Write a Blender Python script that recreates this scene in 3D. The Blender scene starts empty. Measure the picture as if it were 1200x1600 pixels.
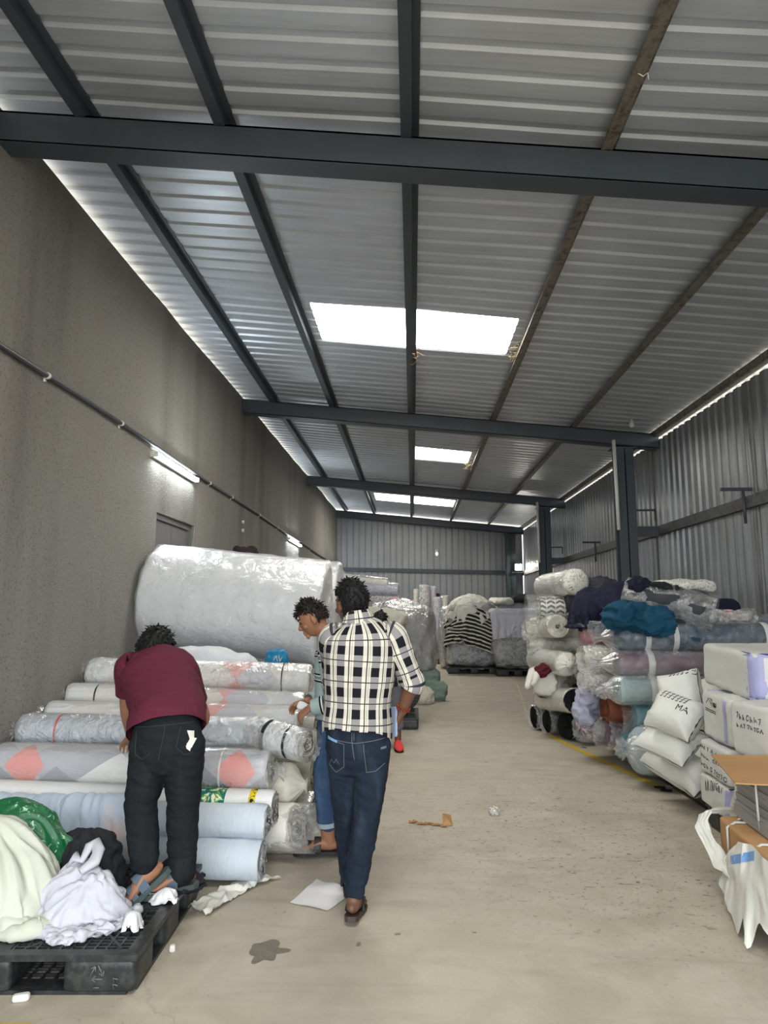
import bpy, bmesh, math, random
import numpy as np
from mathutils import Vector, Matrix, noise
from mathutils.bvhtree import BVHTree

scene = bpy.context.scene
COL = scene.collection
PI = math.pi
rad = math.radians

# ---------------------------------------------------------------- camera, world, light
CAM = np.array([0.0, 0.0, 1.5])
YAW, PITCH, FPX = rad(2.3618), rad(8.1672), 1080.0
FW = np.array([-math.sin(YAW) * math.cos(PITCH), math.cos(YAW) * math.cos(PITCH), math.sin(PITCH)])
RT = np.array([math.cos(YAW), math.sin(YAW), 0.0])
UP = np.cross(RT, FW)


def at(x, y, Y):
    """world point at depth Y seen at pixel x, y of the 1200x1600 photograph"""
    d = FW + (x - 600) / FPX * RT + (800 - y) / FPX * UP
    return CAM + d * (Y / d[1])


cd = bpy.data.cameras.new('camera')
cam = bpy.data.objects.new('camera', cd)
COL.objects.link(cam)
cam.location = CAM
cam.rotation_euler = (PI / 2 + PITCH, 0, YAW)
cd.sensor_fit = 'HORIZONTAL'
cd.sensor_width = 36
cd.lens = 36 * FPX / 1200
cd.clip_start = 0.05
cd.clip_end = 300
scene.camera = cam

SKY = 4.3        # strength of the daylight outside
PANEL = 9.5     # brightness of the translucent roof lights
TUBE = 40.0      # fluorescent tubes
w = bpy.data.worlds.new('sky')
scene.world = w
w.use_nodes = True
nt = w.node_tree
bgn = nt.nodes['Background']
bgn.inputs['Color'].default_value = (0.90, 0.96, 1.0, 1)
bgn.inputs['Strength'].default_value = SKY
scene.view_settings.view_transform = 'Standard'
scene.view_settings.look = 'None'
scene.view_settings.exposure = 0.96
scene.view_settings.gamma = 1.0
scene.view_settings.use_curve_mapping = False
scene.cycles.max_bounces = 10
scene.cycles.diffuse_bounces = 5
scene.cycles.glossy_bounces = 4
scene.cycles.transparent_max_bounces = 24
scene.cycles.caustics_reflective = False
scene.cycles.caustics_refractive = False
scene.cycles.sample_clamp_indirect = 6.0

# the wide open end of the shed behind the camera: daylight is sampled through it
pl = bpy.data.lights.new('daylight_portal', 'AREA')
pl.shape = 'RECTANGLE'
pl.size, pl.size_y = 6.3, 4.2
pl.cycles.is_portal = True
po = bpy.data.objects.new('daylight_portal', pl)
COL.objects.link(po)
po.location = (0.5, -3.05, 2.1)
po.rotation_euler = (PI / 2, 0, 0)


# ---------------------------------------------------------------- helpers
def S(r, g, b):
    """display colour 0..255 to linear"""
    f = lambda c: (c / 255 / 12.92) if c / 255 <= 0.04045 else ((c / 255 + 0.055) / 1.055) ** 2.4
    return (f(r), f(g), f(b), 1)


def vnoise(P, s=1.0, seed=0):
    """smooth value noise in -1..1, vectorised"""
    P = np.asarray(P, float) * s + seed * 17.31
    i = np.floor(P).astype(np.int64)
    f = P - i
    f = f * f * (3 - 2 * f)

    def h(a, b, c):
        n = (a * 374761393 + b * 668265263 + c * 2147483647 + 1013904223) & 0xffffffff
        n = ((n ^ (n >> 13)) * 1274126177) & 0xffffffff
        n = n ^ (n >> 16)
        n = (n * 2246822519) & 0xffffffff
        n = n ^ (n >> 15)
        return n / 2147483648.0 - 1
    x, y, z = i[..., 0], i[..., 1], i[..., 2]
    fx, fy, fz = f[..., 0], f[..., 1], f[..., 2]
    r = 0
    for dx in (0, 1):
        wx = fx if dx else 1 - fx
        for dy in (0, 1):
            wy = fy if dy else 1 - fy
            for dz in (0, 1):
                wz = fz if dz else 1 - fz
                r = r + wx * wy * wz * h(x + dx, y + dy, z + dz)
    return r


def fbm(P, s=1.0, seed=0, o=3):
    r, a = 0, 1.0
    for k in range(o):
        r = r + a * vnoise(P, s * 2 ** k, seed + k * 3)
        a *= 0.5
    return r / 1.6


def ridge(P, s=1.0, seed=0, o=2):
    r, a = 0, 1.0
    for k in range(o):
        r = r + a * (1 - 2 * np.abs(vnoise(P, s * 2 ** k, seed + k * 5)))
        a *= 0.5
    return r / 1.5


def unit(v):
    v = np.asarray(v, float)
    return v / (np.linalg.norm(v) + 1e-12)


class MB:
    """collects geometry for ONE mesh object"""
    def __init__(s):
        s.V, s.F, s.U, s.M, s.n = [], [], [], [], 0

    def add(s, V, F, U=None, mi=0):
        V = np.asarray(V, float).reshape(-1, 3)
        s.V.append(V)
        if U is None:
            U = np.stack([V[:, 0] + V[:, 1], V[:, 2]], 1)
        s.U.append(np.asarray(U, float).reshape(-1, 2))
        n = s.n
        for f in F:
            s.F.append(tuple(i + n for i in f))
            s.M.append(mi)
        s.n += len(V)
        return s

    def grid(s, G, U=None, mi=0, flip=False):
        G = np.asarray(G, float)
        m, k = G.shape[:2]
        F = []
        for i in range(m - 1):
            for j in range(k - 1):
                a = i * k + j
                q = (a, a + 1, a + k + 1, a + k)
                F.append(q[::-1] if flip else q)
        return s.add(G.reshape(-1, 3), F, None if U is None else np.asarray(U).reshape(-1, 2), mi)

    def box(s, c, d, R=None, mi=0):
        c = np.asarray(c, float)
        h = np.asarray(d, float) / 2
        P = np.array([[x, y, z] for x in (-1, 1) for y in (-1, 1) for z in (-1, 1)], float) * h
        if R is not None:
            P = P @ np.asarray(R).T
        P = P + c
        F = [(0, 1, 3, 2), (4, 6, 7, 5), (0, 4, 5, 1), (2, 3, 7, 6), (0, 2, 6, 4), (1, 5, 7, 3)]
        return s.add(P, F, None, mi)

    def tube(s, pts, r, n=10, mi=0, caps=True, squash=1.0, up=None):
        pts = [np.asarray(p, float) for p in pts]
        m = len(pts)
        rr = r if hasattr(r, '__len__') else [r] * m
        V, U, L = [], [], 0
        e1 = None
        for i, p in enumerate(pts):
            t = unit(pts[min(i + 1, m - 1)] - pts[max(i - 1, 0)])
            if e1 is None:
                u0 = np.array([0, 0, 1.0]) if up is None else np.asarray(up, float)
                if abs(t @ unit(u0)) > 0.95:
                    u0 = np.array([1.0, 0, 0])
                e1 = u0
            e1 = unit(e1 - t * (t @ e1))
            e2 = np.cross(t, e1)
            if i:
                L += np.linalg.norm(p - pts[i - 1])
            for j in range(n):
                a = 2 * PI * j / n
                V.append(p + e1 * math.cos(a) * rr[i] * squash + e2 * math.sin(a) * rr[i])
                U.append((L, a * rr[i]))
        F = [(i * n + j, i * n + (j + 1) % n, (i + 1) * n + (j + 1) % n, (i + 1) * n + j) for i in range(m - 1) for j in range(n)]
        if caps:
            F += [tuple(range(n))[::-1], tuple((m - 1) * n + j for j in range(n))]
        return s.add(V, F, U, mi)

    def arrays(s):
        return np.concatenate(s.V), s.F

    def build(s, name, mats, parent=None, smooth=True, weld=True, origin=None):
        V = np.concatenate(s.V)
        U = np.concatenate(s.U)
        if parent is not None:
            off = np.array(parent_loc(parent))
        elif origin is not None:
            off = np.asarray(origin, float)
        else:
            off = np.array([(V[:, 0].min() + V[:, 0].max()) / 2, (V[:, 1].min() + V[:, 1].max()) / 2, V[:, 2].min()])
        me = bpy.data.meshes.new(name)
        me.from_pydata((V - off).tolist(), [], s.F)
        if not isinstance(mats, (list, tuple)):
            mats = [mats]
        for m in mats:
            me.materials.append(m)
        me.polygons.foreach_set('material_index', s.M)
        uv = me.uv_layers.new(name='UVMap')
        li = np.empty(len(me.loops), dtype=np.int64)
        me.loops.foreach_get('vertex_index', li)
        uv.data.foreach_set('uv', U[li].astype(np.float32).ravel())
        me.polygons.foreach_set('use_smooth', [bool(smooth)] * len(me.polygons))
        if weld and smooth:
            bm = bmesh.new()
            bm.from_mesh(me)
            bmesh.ops.remove_doubles(bm, verts=bm.verts, dist=2e-5)
            bm.to_mesh(me)
            bm.free()
        me.update()
        o = bpy.data.objects.new(name, me)
        COL.objects.link(o)
        if parent is not None:
            o.parent = parent
        else:
            o.location = off
        return o


def parent_loc(p):
    L = Vector((0, 0, 0))
    while p is not None:
        L += p.location
        p = p.parent
    return L


def tag(o, label=None, cat=None, group=None, kind=None):
    if label:
        o['label'] = label
    if cat:
        o['category'] = cat
    if group:
        o['group'] = group
    if kind:
        o['kind'] = kind
    return o


def thing(name, label, cat, loc, group=None):
    o = bpy.data.objects.new(name, None)
    o.empty_display_size = 0.1
    COL.objects.link(o)
    o.location = [float(v) for v in loc]
    return tag(o, label, cat, group)


def baked(o, mods):
    """apply modifiers to o's mesh without operators; mods = [(type, {props})]"""
    for k, (ty, pr) in enumerate(mods):
        m = o.modifiers.new('m%d' % k, ty)
        for a, b in pr.items():
            setattr(m, a, b)
    dg = bpy.context.evaluated_depsgraph_get()
    dg.update()
    me = bpy.data.meshes.new_from_object(o.evaluated_get(dg))
    old = o.data
    nm = old.name
    o.modifiers.clear()
    o.data = me
    if len(me.materials) == 0:
        for m in old.materials:
            me.materials.append(m)
    bpy.data.meshes.remove(old)
    me.name = nm
    me.polygons.foreach_set('use_smooth', [True] * len(me.polygons))
    me.update()
    return o


def verts_of(o):
    a = np.empty(len(o.data.vertices) * 3, dtype=np.float32)
    o.data.vertices.foreach_get('co', a)
    return a.reshape(-1, 3).astype(float)


def normals_of(o):
    a = np.empty(len(o.data.vertices) * 3, dtype=np.float32)
    o.data.vertices.foreach_get('normal', a)
    return a.reshape(-1, 3).astype(float)


def set_verts(o, V):
    o.data.vertices.foreach_set('co', V.astype(np.float32).ravel())
    o.data.update()


# ---------------------------------------------------------------- materials
class NT:
    def __init__(s, name):
        s.m = bpy.data.materials.new(name)
        s.m.use_nodes = True
        s.t = s.m.node_tree
        s.b = s.t.nodes['Principled BSDF']
        s.out = s.t.nodes['Material Output']

    def n(s, ty, **k):
        d = s.t.nodes.new(ty)
        for a, b in k.items():
            setattr(d, a, b)
        return d

    def l(s, a, b):
        s.t.links.new(a, b)

    def val(s, sock, v):
        if hasattr(v, 'is_linked'):
            s.l(v, sock)
        else:
            sock.default_value = v

    def math(s, op, a, b=0.0, c=0.0, clamp=False):
        d = s.n('ShaderNodeMath', operation=op)
        d.use_clamp = clamp
        s.val(d.inputs[0], a)
        s.val(d.inputs[1], b)
        s.val(d.inputs[2], c)
        return d.outputs[0]

    def mix(s, f, a, b, mode='MIX'):
        d = s.n('ShaderNodeMix', data_type='RGBA', blend_type=mode)
        s.val(d.inputs['Factor'], f)
        s.val(d.inputs['A'], a)
        s.val(d.inputs['B'], b)
        return d.outputs['Result']

    def coord(s, kind='Object', scale=(1, 1, 1), rot=(0, 0, 0), loc=(0, 0, 0)):
        c = s.n('ShaderNodeTexCoord')
        mp = s.n('ShaderNodeMapping')
        mp.inputs['Scale'].default_value = scale
        mp.inputs['Rotation'].default_value = rot
        mp.inputs['Location'].default_value = loc
        s.l(c.outputs[kind], mp.inputs['Vector'])
        return mp.outputs['Vector']

    def noise(s, vec, scale, detail=3, rough=0.5, dist=0.0):
        d = s.n('ShaderNodeTexNoise')
        d.inputs['Scale'].default_value = scale
        d.inputs['Detail'].default_value = detail
        d.inputs['Roughness'].default_value = rough
        d.inputs['Distortion'].default_value = dist
        s.l(vec, d.inputs['Vector'])
        return d.outputs['Fac']

    def ramp(s, fac, stops, interp='LINEAR'):
        d = s.n('ShaderNodeValToRGB')
        r = d.color_ramp
        r.interpolation = interp
        while len(r.elements) < len(stops):
            r.elements.new(0.5)
        for e, (p, c) in zip(r.elements, stops):
            e.position = p
            e.color = c if len(c) == 4 else (*c, 1)
        s.l(fac, d.inputs['Fac'])
        return d.outputs['Color']

    def bump(s, h, strength=0.3, dist=0.01, prev=None):
        d = s.n('ShaderNodeBump')
        d.inputs['Strength'].default_value = strength
        d.inputs['Distance'].default_value = dist
        s.l(h, d.inputs['Height'])
        if prev is not None:
            s.l(prev, d.inputs['Normal'])
        return d.outputs['Normal']

    def fin(s, color=None, rough=0.6, metal=0.0, normal=None, spec=0.4, sheen=0.0):
        if color is not None:
            s.val(s.b.inputs['Base Color'], color)
        s.val(s.b.inputs['Roughness'], rough)
        s.val(s.b.inputs['Metallic'], metal)
        s.b.inputs['Specular IOR Level'].default_value = spec
        if sheen:
            s.b.inputs['Sheen Weight'].default_value = sheen
        if normal is not None:
            s.l(normal, s.b.inputs['Normal'])
        return s.m


def G(v):
    return (v, v, v, 1)


def scl(c, k):
    return (min(c[0] * k, 1), min(c[1] * k, 1), min(c[2] * k, 1), 1)


def cloth(name, c, c2=None, rough=0.85, var=0.12, vs=6, fold=0.35, fs=14, stretch=(1, 1, 1), weave=0.1, coord='Object', spec=0.2):
    """plain cloth / paint with soft tone variation and wrinkle bump"""
    t = NT(name)
    v = t.coord(coord)
    f = t.noise(v, vs, 4)
    col = t.mix(f, scl(c, 1 - var), c2 or scl(c, 1 + var))
    v2 = t.coord(coord, scale=stretch)
    h = t.noise(v2, fs, 4, 0.55, 0.6)
    n = t.bump(h, fold, 0.02)
    if weave:
        n = t.bump(t.noise(v, 260, 1), weave, 0.002, n)
    return t.fin(col, rough, 0, n, spec)


def film(name, clear=0.72, tint=(0.95, 0.96, 0.97, 1), rough=0.16, fs=9, stretch=(1, 1, 1), strength=0.8, milky=0.5, gloss=0.55):
    """thin crinkled plastic film"""
    t = NT(name)
    t.t.nodes.remove(t.b)
    v = t.coord('Object', scale=stretch)
    h = t.noise(v, fs, 5, 0.6, 1.2)
    h2 = t.n('ShaderNodeTexVoronoi', feature='DISTANCE_TO_EDGE')
    h2.inputs['Scale'].default_value = fs * 1.3
    t.l(v, h2.inputs['Vector'])
    n = t.bump(h, strength, 0.03)
    n = t.bump(h2.outputs['Distance'], strength * 0.6, 0.02, n)
    tr = t.n('ShaderNodeBsdfTransparent')
    tr.inputs['Color'].default_value = (0.97, 0.97, 0.97, 1)
    df = t.n('ShaderNodeBsdfDiffuse')
    df.inputs['Color'].default_value = tint
    t.l(n, df.inputs['Normal'])
    tl = t.n('ShaderNodeBsdfTranslucent')
    tl.inputs['Color'].default_value = tint
    t.l(n, tl.inputs['Normal'])
    gl = t.n('ShaderNodeBsdfGlossy')
    gl.inputs['Color'].default_value = (1, 1, 1, 1)
    gl.inputs['Roughness'].default_value = rough
    t.l(n, gl.inputs['Normal'])
    m1 = t.n('ShaderNodeMixShader')
    m1.inputs[0].default_value = 0.35
    t.l(df.outputs[0], m1.inputs[1])
    t.l(tl.outputs[0], m1.inputs[2])
    # milkier where the film is bunched up
    fac = t.ramp(t.noise(v, fs * 0.6, 4, 0.6), [(0.38, G(max(0, 1 - clear - 0.2 * milky))), (0.68, G(min(1, 1 - clear + 0.45 * milky)))])
    m2 = t.n('ShaderNodeMixShader')
    t.l(fac, m2.inputs[0])
    t.l(tr.outputs[0], m2.inputs[1])
    t.l(m1.outputs[0], m2.inputs[2])
    fr = t.n('ShaderNodeFresnel')
    fr.inputs['IOR'].default_value = 1.4
    t.l(n, fr.inputs['Normal'])
    m3 = t.n('ShaderNodeMixShader')
    t.l(t.math('ADD', t.math('MULTIPLY', fr.outputs[0], gloss), .02, clamp=True), m3.inputs[0])
    t.l(m2.outputs[0], m3.inputs[1])
    t.l(gl.outputs[0], m3.inputs[2])
    t.l(m3.outputs[0], t.out.inputs['Surface'])
    return t.m


def metal_paint(name, c, rough=0.5, var=0.25, metal=0.0, vs=3.0, dirt=None):
    t = NT(name)
    v = t.coord('Object')
    f = t.noise(v, vs, 5, 0.65)
    col = t.mix(f, scl(c, 1 - var), scl(c, 1 + var))
    if dirt:
        f2 = t.ramp(t.noise(v, vs * 4, 6, 0.7), [(0.48, G(0)), (0.62, G(1))])
        col = t.mix(f2, col, dirt)
    n = t.bump(t.noise(v, 40, 3), 0.08, 0.01)
    return t.fin(col, rough, metal, n, 0.4)
# ---------------------------------------------------------------- the shed
def XL(Y): return -2.69 + 0.0135 * (Y - 4)
def XR(Y): return 3.78 - 0.0137 * (Y - 4)
def ZR(X): return 4.83 - 0.1 * (X + 2.65)
Y0, Y1 = -3.0, 22.25

# floor
t = NT('concrete')
v = t.coord('Object')
big = t.noise(v, 0.55, 5, 0.6, 0.4)
med = t.noise(v, 2.6, 6, 0.65, 0.8)
fine = t.noise(v, 38, 4, 0.7)
col = t.mix(big, S(156, 146, 130), S(188, 178, 161))
col = t.mix(t.ramp(med, [(0.36, G(0)), (0.7, G(1))]), col, S(192, 183, 168))
streak = t.noise(t.coord('Object', scale=(0.5, 2.2, 1), rot=(0, 0, 0.5)), 2.0, 5, 0.6, 1.5)
col = t.mix(t.math('MULTIPLY', t.ramp(streak, [(0.5, G(0)), (0.75, G(1))]), 0.35), col, S(134, 125, 111))
# speckled wear: dark flecks, denser in patches
pat = t.ramp(t.noise(t.coord('Object', loc=(3.1, 1.7, 0)), 0.75, 3, 0.5), [(0.5, G(0)), (0.68, G(1))])
fl = t.ramp(t.noise(v, 22, 5, 0.75), [(0.60, G(0)), (0.68, G(1))])
col = t.mix(t.math('MULTIPLY', t.math('MULTIPLY', pat, fl), 0.8), col, S(70, 62, 54))
fl2 = t.ramp(t.noise(v, 9, 2, 0.5), [(0.735, G(0)), (0.75, G(1))])
col = t.mix(t.math('MULTIPLY', fl2, 0.7), col, S(92, 82, 70))
# dense dirt flecks trodden into the open part of the aisle
gx = t.n('ShaderNodeTexGradient', gradient_type='SPHERICAL')
t.l(t.coord('Object', scale=(.55, .42, 1), loc=(-.72, -2.15, 0)), gx.inputs['Vector'])
pf = t.math('MULTIPLY', gx.outputs['Fac'], 1.7, clamp=True)
ff = t.ramp(t.noise(v, 34, 3, 0.6, 0.4), [(0.62, G(0)), (0.66, G(1))])
ff2 = t.ramp(t.noise(t.coord('Object', rot=(0, 0, .5), scale=(.6, 1.6, 1)), 15, 4, 0.65, 0.6), [(0.63, G(0)), (0.68, G(1))])
col = t.mix(t.math('MULTIPLY', t.math('MULTIPLY', pf, t.math('MAXIMUM', ff, ff2)), .75), col, S(74, 64, 54))
col = t.mix(t.math('MULTIPLY', fine, 0.25), col, S(150, 140, 124))
# hairline cracks
vc = t.n('ShaderNodeTexVoronoi', feature='DISTANCE_TO_EDGE')
vc.inputs['Scale'].default_value = 0.32
wv = t.n('ShaderNodeVectorMath', operation='ADD')
nn = t.n('ShaderNodeTexNoise')
nn.inputs['Scale'].default_value = 1.5
nn.inputs['Detail'].default_value = 6
t.l(v, nn.inputs['Vector'])
t.l(v, wv.inputs[0])
t.l(nn.outputs['Color'], wv.inputs[1])
t.l(wv.outputs[0], vc.inputs['Vector'])
ck = t.ramp(vc.outputs['Distance'], [(0.0, G(1)), (0.0022, G(0))])
col = t.mix(t.math('MULTIPLY', ck, 0.2), col, S(95, 85, 72))
nrm = t.bump(med, 0.12, 0.02)
nrm = t.bump(fine, 0.25, 0.004, nrm)
M_FLOOR = t.fin(col, t.math('ADD', 0.5, t.math('MULTIPLY', med, 0.25)), 0, nrm, 0.35)
mb = MB()
mb.add([(XL(Y0) - .3, -6.5, 0), (XR(Y0) + .3, -6.5, 0), (XR(Y1) + .3, Y1 + .3, 0), (XL(Y1) - .3, Y1 + .3, 0)], [(0, 1, 2, 3)])
tag(mb.build('floor', M_FLOOR, smooth=False, origin=(0, 0, 0)), 'worn pale concrete floor of the shed', 'floor', kind='structure')

# outside ground beyond the open end
mb = MB()
mb.add([(-40, -60, -.05), (40, -60, -.05), (40, 60, -.05), (-40, 60, -.05)], [(0, 1, 2, 3)])
M_OUT = cloth('outside_earth', S(170, 158, 138), vs=0.4, weave=0)
tag(mb.build('ground', M_OUT, smooth=False, origin=(0, 0, -.05)), 'bare earth outside the shed', 'ground', kind='structure')

# left plastered wall with a door recess
t = NT('grey_plaster')
v = t.coord('Object')
a = t.noise(v, 0.7, 5, 0.6, 0.6)
b = t.noise(t.coord('Object', scale=(1, 1, 0.35)), 2.2, 6, 0.65, 0.8)
col = t.mix(a, S(138, 134, 129), S(168, 163, 155))
col = t.mix(t.ramp(b, [(0.35, G(0)), (0.72, G(1))]), col, S(154, 151, 146))
st = t.noise(t.coord('Object', scale=(1, 1.4, 0.12)), 1.1, 3, 0.5)
col = t.mix(t.math('MULTIPLY', t.ramp(st, [(0.52, G(0)), (0.7, G(1))]), 0.45), col, S(106, 101, 95))
sp = t.ramp(t.noise(v, 55, 3, 0.7), [(0.54, G(0)), (0.66, G(1))])
col = t.mix(t.math('MULTIPLY', sp, 0.45), col, S(66, 62, 56))
gr = t.noise(v, 60, 4, 0.75)
nrm = t.bump(gr, 1.0, 0.02)
nrm = t.bump(b, 0.35, 0.03, nrm)
M_PLASTER = t.fin(col, 0.92, 0, nrm, 0.15)
DY0, DY1, DZ = 7.0, 8.2, 2.52


def ztop(Y):
    return ZR(XL(Y)) - 0.075 - 0.025 * vnoise(np.array([[Y, 0, 0]]), 1.7, 4)[0]


mb = MB()
ys = list(np.arange(Y0, Y1 + .01, 0.25))
ys = sorted(set([round(y, 3) for y in ys] + [DY0, DY1]))
for ya, yb in zip(ys[:-1], ys[1:]):
    z0 = DZ if (ya >= DY0 - 1e-6 and yb <= DY1 + 1e-6) else 0
    za, zb = ztop(ya), ztop(yb)
    mb.add([(XL(ya), ya, z0), (XL(yb), yb, z0), (XL(yb), yb, zb), (XL(ya), ya, za)], [(3, 2, 1, 0)])
    mb.add([(XL(ya), ya, za), (XL(yb), yb, zb), (XL(yb) - .10, yb, zb), (XL(ya) - .10, ya, za)], [(3, 2, 1, 0)])
    mb.add([(XL(ya) - .10, ya, 0), (XL(yb) - .10, yb, 0), (XL(yb) - .10, yb, zb), (XL(ya) - .10, ya, za)], [(0, 1, 2, 3)])
for y in (DY0, DY1):
    mb.add([(XL(y), y, 0), (XL(y) - .10, y, 0), (XL(y) - .10, y, DZ), (XL(y), y, DZ)], [(0, 1, 2, 3)] if y == DY0 else [(3, 2, 1, 0)])
mb.add([(XL(DY0), DY0, DZ), (XL(DY0) - .10, DY0, DZ), (XL(DY1) - .10, DY1, DZ), (XL(DY1), DY1, DZ)], [(0, 1, 2, 3)])
tag(mb.build('wall_left', M_PLASTER, smooth=False, origin=(XL(4), 4, 0)), 'rough grey plastered wall along the left side', 'wall', kind='structure')

M_DOOR = metal_paint('grey_door_paint', S(108, 108, 108), 0.55, 0.12)
M_BLACK = metal_paint('black_steel', S(60, 68, 76), 0.45, 0.2)
mb = MB()
xd = XL(7.6) - .06
mb.box((xd, (DY0 + DY1) / 2, DZ - .03), (.05, DY1 - DY0, .06))
for y in (DY0 + .03, DY1 - .03):
    mb.box((xd, y, DZ / 2), (.06, .06, DZ))
d = mb.build('door_1', M_DOOR, smooth=False)
tag(d, 'grey double-leaf door set in a recess of the plastered wall', 'door', kind='structure')
for y0, y1 in ((DY0 + .06, (DY0 + DY1) / 2 - .006), ((DY0 + DY1) / 2 + .006, DY1 - .06)):
    mb = MB()
    mb.box((xd - .02, (y0 + y1) / 2, (DZ - .06) / 2), (.04, y1 - y0, DZ - .07))
    mb.build('door_leaf', M_DOOR, d, smooth=False)

# corrugated sheet materials
def sheet(name, c, rough, metal, axis_scale, var=0.22, rust=0.25, stain=None):
    t = NT(name)
    v = t.coord('Object')
    a = t.noise(v, 1.2, 5, 0.6, 0.5)
    s = t.noise(t.coord('Object', scale=axis_scale), 3.0, 5, 0.65)
    col = t.mix(a, scl(c, 1 - var), scl(c, 1 + var))
    col = t.mix(t.math('MULTIPLY', t.ramp(s, [(0.45, G(0)), (0.75, G(1))]), rust), col, S(98, 92, 84))
    r = t.math('ADD', rough - 0.08, t.math('MULTIPLY', s, 0.2))
    if stain:
        sp = t.n('ShaderNodeSeparateXYZ')
        t.l(v, sp.inputs[0])
        k = t.math('ABSOLUTE', t.math('SUBTRACT', sp.outputs['Y'], stain))
        k = t.math('SUBTRACT', 1.0, t.math('DIVIDE', k, .13), clamp=True)
        k = t.math('MULTIPLY', k, t.ramp(t.noise(t.coord('Object', scale=(1, 14, .5)), 2.0, 4, .6), [(.42, G(0)), (.6, G(1))]))
        col = t.mix(t.math('MULTIPLY', k, .8), col, S(44, 38, 32))
    n = t.bump(s, 0.12, 0.01)
    return t.fin(col, r, metal, n, 0.5)


M_ROOF = sheet('galvanised_roof_sheet', S(190, 197, 207), 0.38, 0.4, (0.35, 5, 1))
M_WALLS = sheet('galvanised_wall_sheet', S(150, 152, 156), 0.33, 0.6, (1, 5, 0.18), 0.3, 0.5, 3.62)
M_WALLB = sheet('dull_wall_sheet', S(138, 140, 144), 0.5, 0.3, (5, 1, 0.18), 0.2, 0.25)

PITCH_R = 0.2
prof = [(0.0, 0), (0.115, 0), (0.135, 0.017), (0.18, 0.017)]      # one rib of the sheet


def profile(y0, y1):
    out, k = [], math.floor(y0 / PITCH_R)
    while k * PITCH_R < y1:
        for a, b in prof:
            y = k * PITCH_R + a
            if y0 <= y <= y1:
                out.append((y, b))
        k += 1
    return out


LIGHTS = [(-1.05, 1.1, 0.8, 1.8), (-1.05, 1.1, 6.78, 7.76), (0.07, 1.12, 12.74, 13.78), (-1.03, 1.16, 18.4, 19.6)]  # first panel is out of view, added to brighten the near floor
xs = [-3.0, -2.1, -1.05, -1.03, 0.07, 1.1, 1.12, 1.16, 2.45, 3.98]
mb = MB()
P = profile(-3.4, Y1 + .3)
for (ya, ba), (yb, bb) in zip(P[:-1], P[1:]):
    for xa, xb in zip(xs[:-1], xs[1:]):
        xm, ym = (xa + xb) / 2, (ya + yb) / 2
        if any(l[0] < xm < l[1] and l[2] < ym < l[3] for l in LIGHTS):
            continue
        sag = lambda x, y: 0.006 * math.sin(y * 2.1 + x * 3)
        mb.add([(xa, ya, ZR(xa) + ba + sag(xa, ya)), (xb, ya, ZR(xb) + ba + sag(xb, ya)), (xb, yb, ZR(xb) + bb + sag(xb, yb)), (xa, yb, ZR(xa) + bb + sag(xa, yb))], [(3, 2, 1, 0)])
        # a dark overlap where two sheets meet
tag(mb.build('ceiling', M_ROOF, smooth=False, origin=(0, 10, 4.5)), 'corrugated galvanised roof sheets sloping down to the right', 'roof', kind='structure')

t = NT('rooflight_sheet')
v = t.coord('Object', scale=(0.6, 4, 1))
dirt = t.ramp(t.noise(v, 5, 5, 0.7), [(0.56, G(1)), (0.70, G(0.55))])
em = t.n('ShaderNodeEmission')
t.l(t.mix(1.0, (1.0, 0.965, 0.87, 1), dirt, 'MULTIPLY'), em.inputs['Color'])
em.inputs['Strength'].default_value = PANEL
t.l(em.outputs[0], t.out.inputs['Surface'])
M_LIGHT = t.m
for k, (xa, xb, ya, yb) in enumerate(LIGHTS):
    mb = MB()
    P = profile(ya - .06, yb + .06)
    for (y1, b1), (y2, b2) in zip(P[:-1], P[1:]):
        mb.add([(x, y, ZR(x) + b + .012) for x, y, b in ((xa, y1, b1), (xb, y1, b1), (xb, y2, b2), (xa, y2, b2))], [(3, 2, 1, 0)])
    nm = ['added roof light out of view, brightening the near floor', 'largest translucent roof light, between the first and second roof beams',
          'small single translucent roof light beyond the second beam', 'farthest long translucent roof light near the end wall'][k]
    tag(mb.build('window_%d' % (k + 1), M_LIGHT, smooth=False), nm, 'roof light', kind='structure')

# end wall
mb = MB()
x = XL(Y1) - .1
xe = XR(Y1) + .1
pts = []
k = 0
while x + k * .2 < xe:
    for a, b in ((0, 0), (.012, .02), (.035, .02), (.05, 0)):
        pts.append((x + k * .2 + a, Y1 + b))
    k += 1
for (xa, ya), (xb, yb) in zip(pts[:-1], pts[1:]):
    mb.add([(xa, ya, 0), (xb, yb, 0), (xb, yb, ZR(xb) - .06), (xa, ya, ZR(xa) - .06)], [(0, 1, 2, 3)])
tag(mb.build('wall_back', M_WALLB, smooth=False, origin=(0, Y1, 0)), 'grey ribbed sheet wall at the far end', 'wall', kind='structure')

# right wall, vertical ribs
mb = MB()
pts = []
k = 0
while Y0 + k * .2 < Y1 + .2:
    y = Y0 + k * .2
    for a, b in ((0, 0), (.10, 0), (.118, .026), (.175, .026)):
        pts.append((XR(y + a) + b, y + a))
    k += 1
for (xa, ya), (xb, yb) in zip(pts[:-1], pts[1:]):
    mb.add([(xa, ya, 0), (xb, yb, 0), (xb, yb, ZR(XR(yb)) - .15), (xa, ya, ZR(XR(ya)) - .15)], [(0, 1, 2, 3)])
tag(mb.build('wall_right', M_WALLS, smooth=False, origin=(XR(4), 4, 0)), 'shiny ribbed galvanised sheet wall along the right side', 'wall', kind='structure')

# wall above / beside the open rear end
mb = MB()
mb.box(((XL(Y0) + XR(Y0)) / 2, Y0 - .06, 4.35), (XR(Y0) - XL(Y0), .1, .5))
tag(mb.build('trim_1', M_BLACK, smooth=False), 'lintel over the open shed entrance', 'beam', kind='structure')

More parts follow.
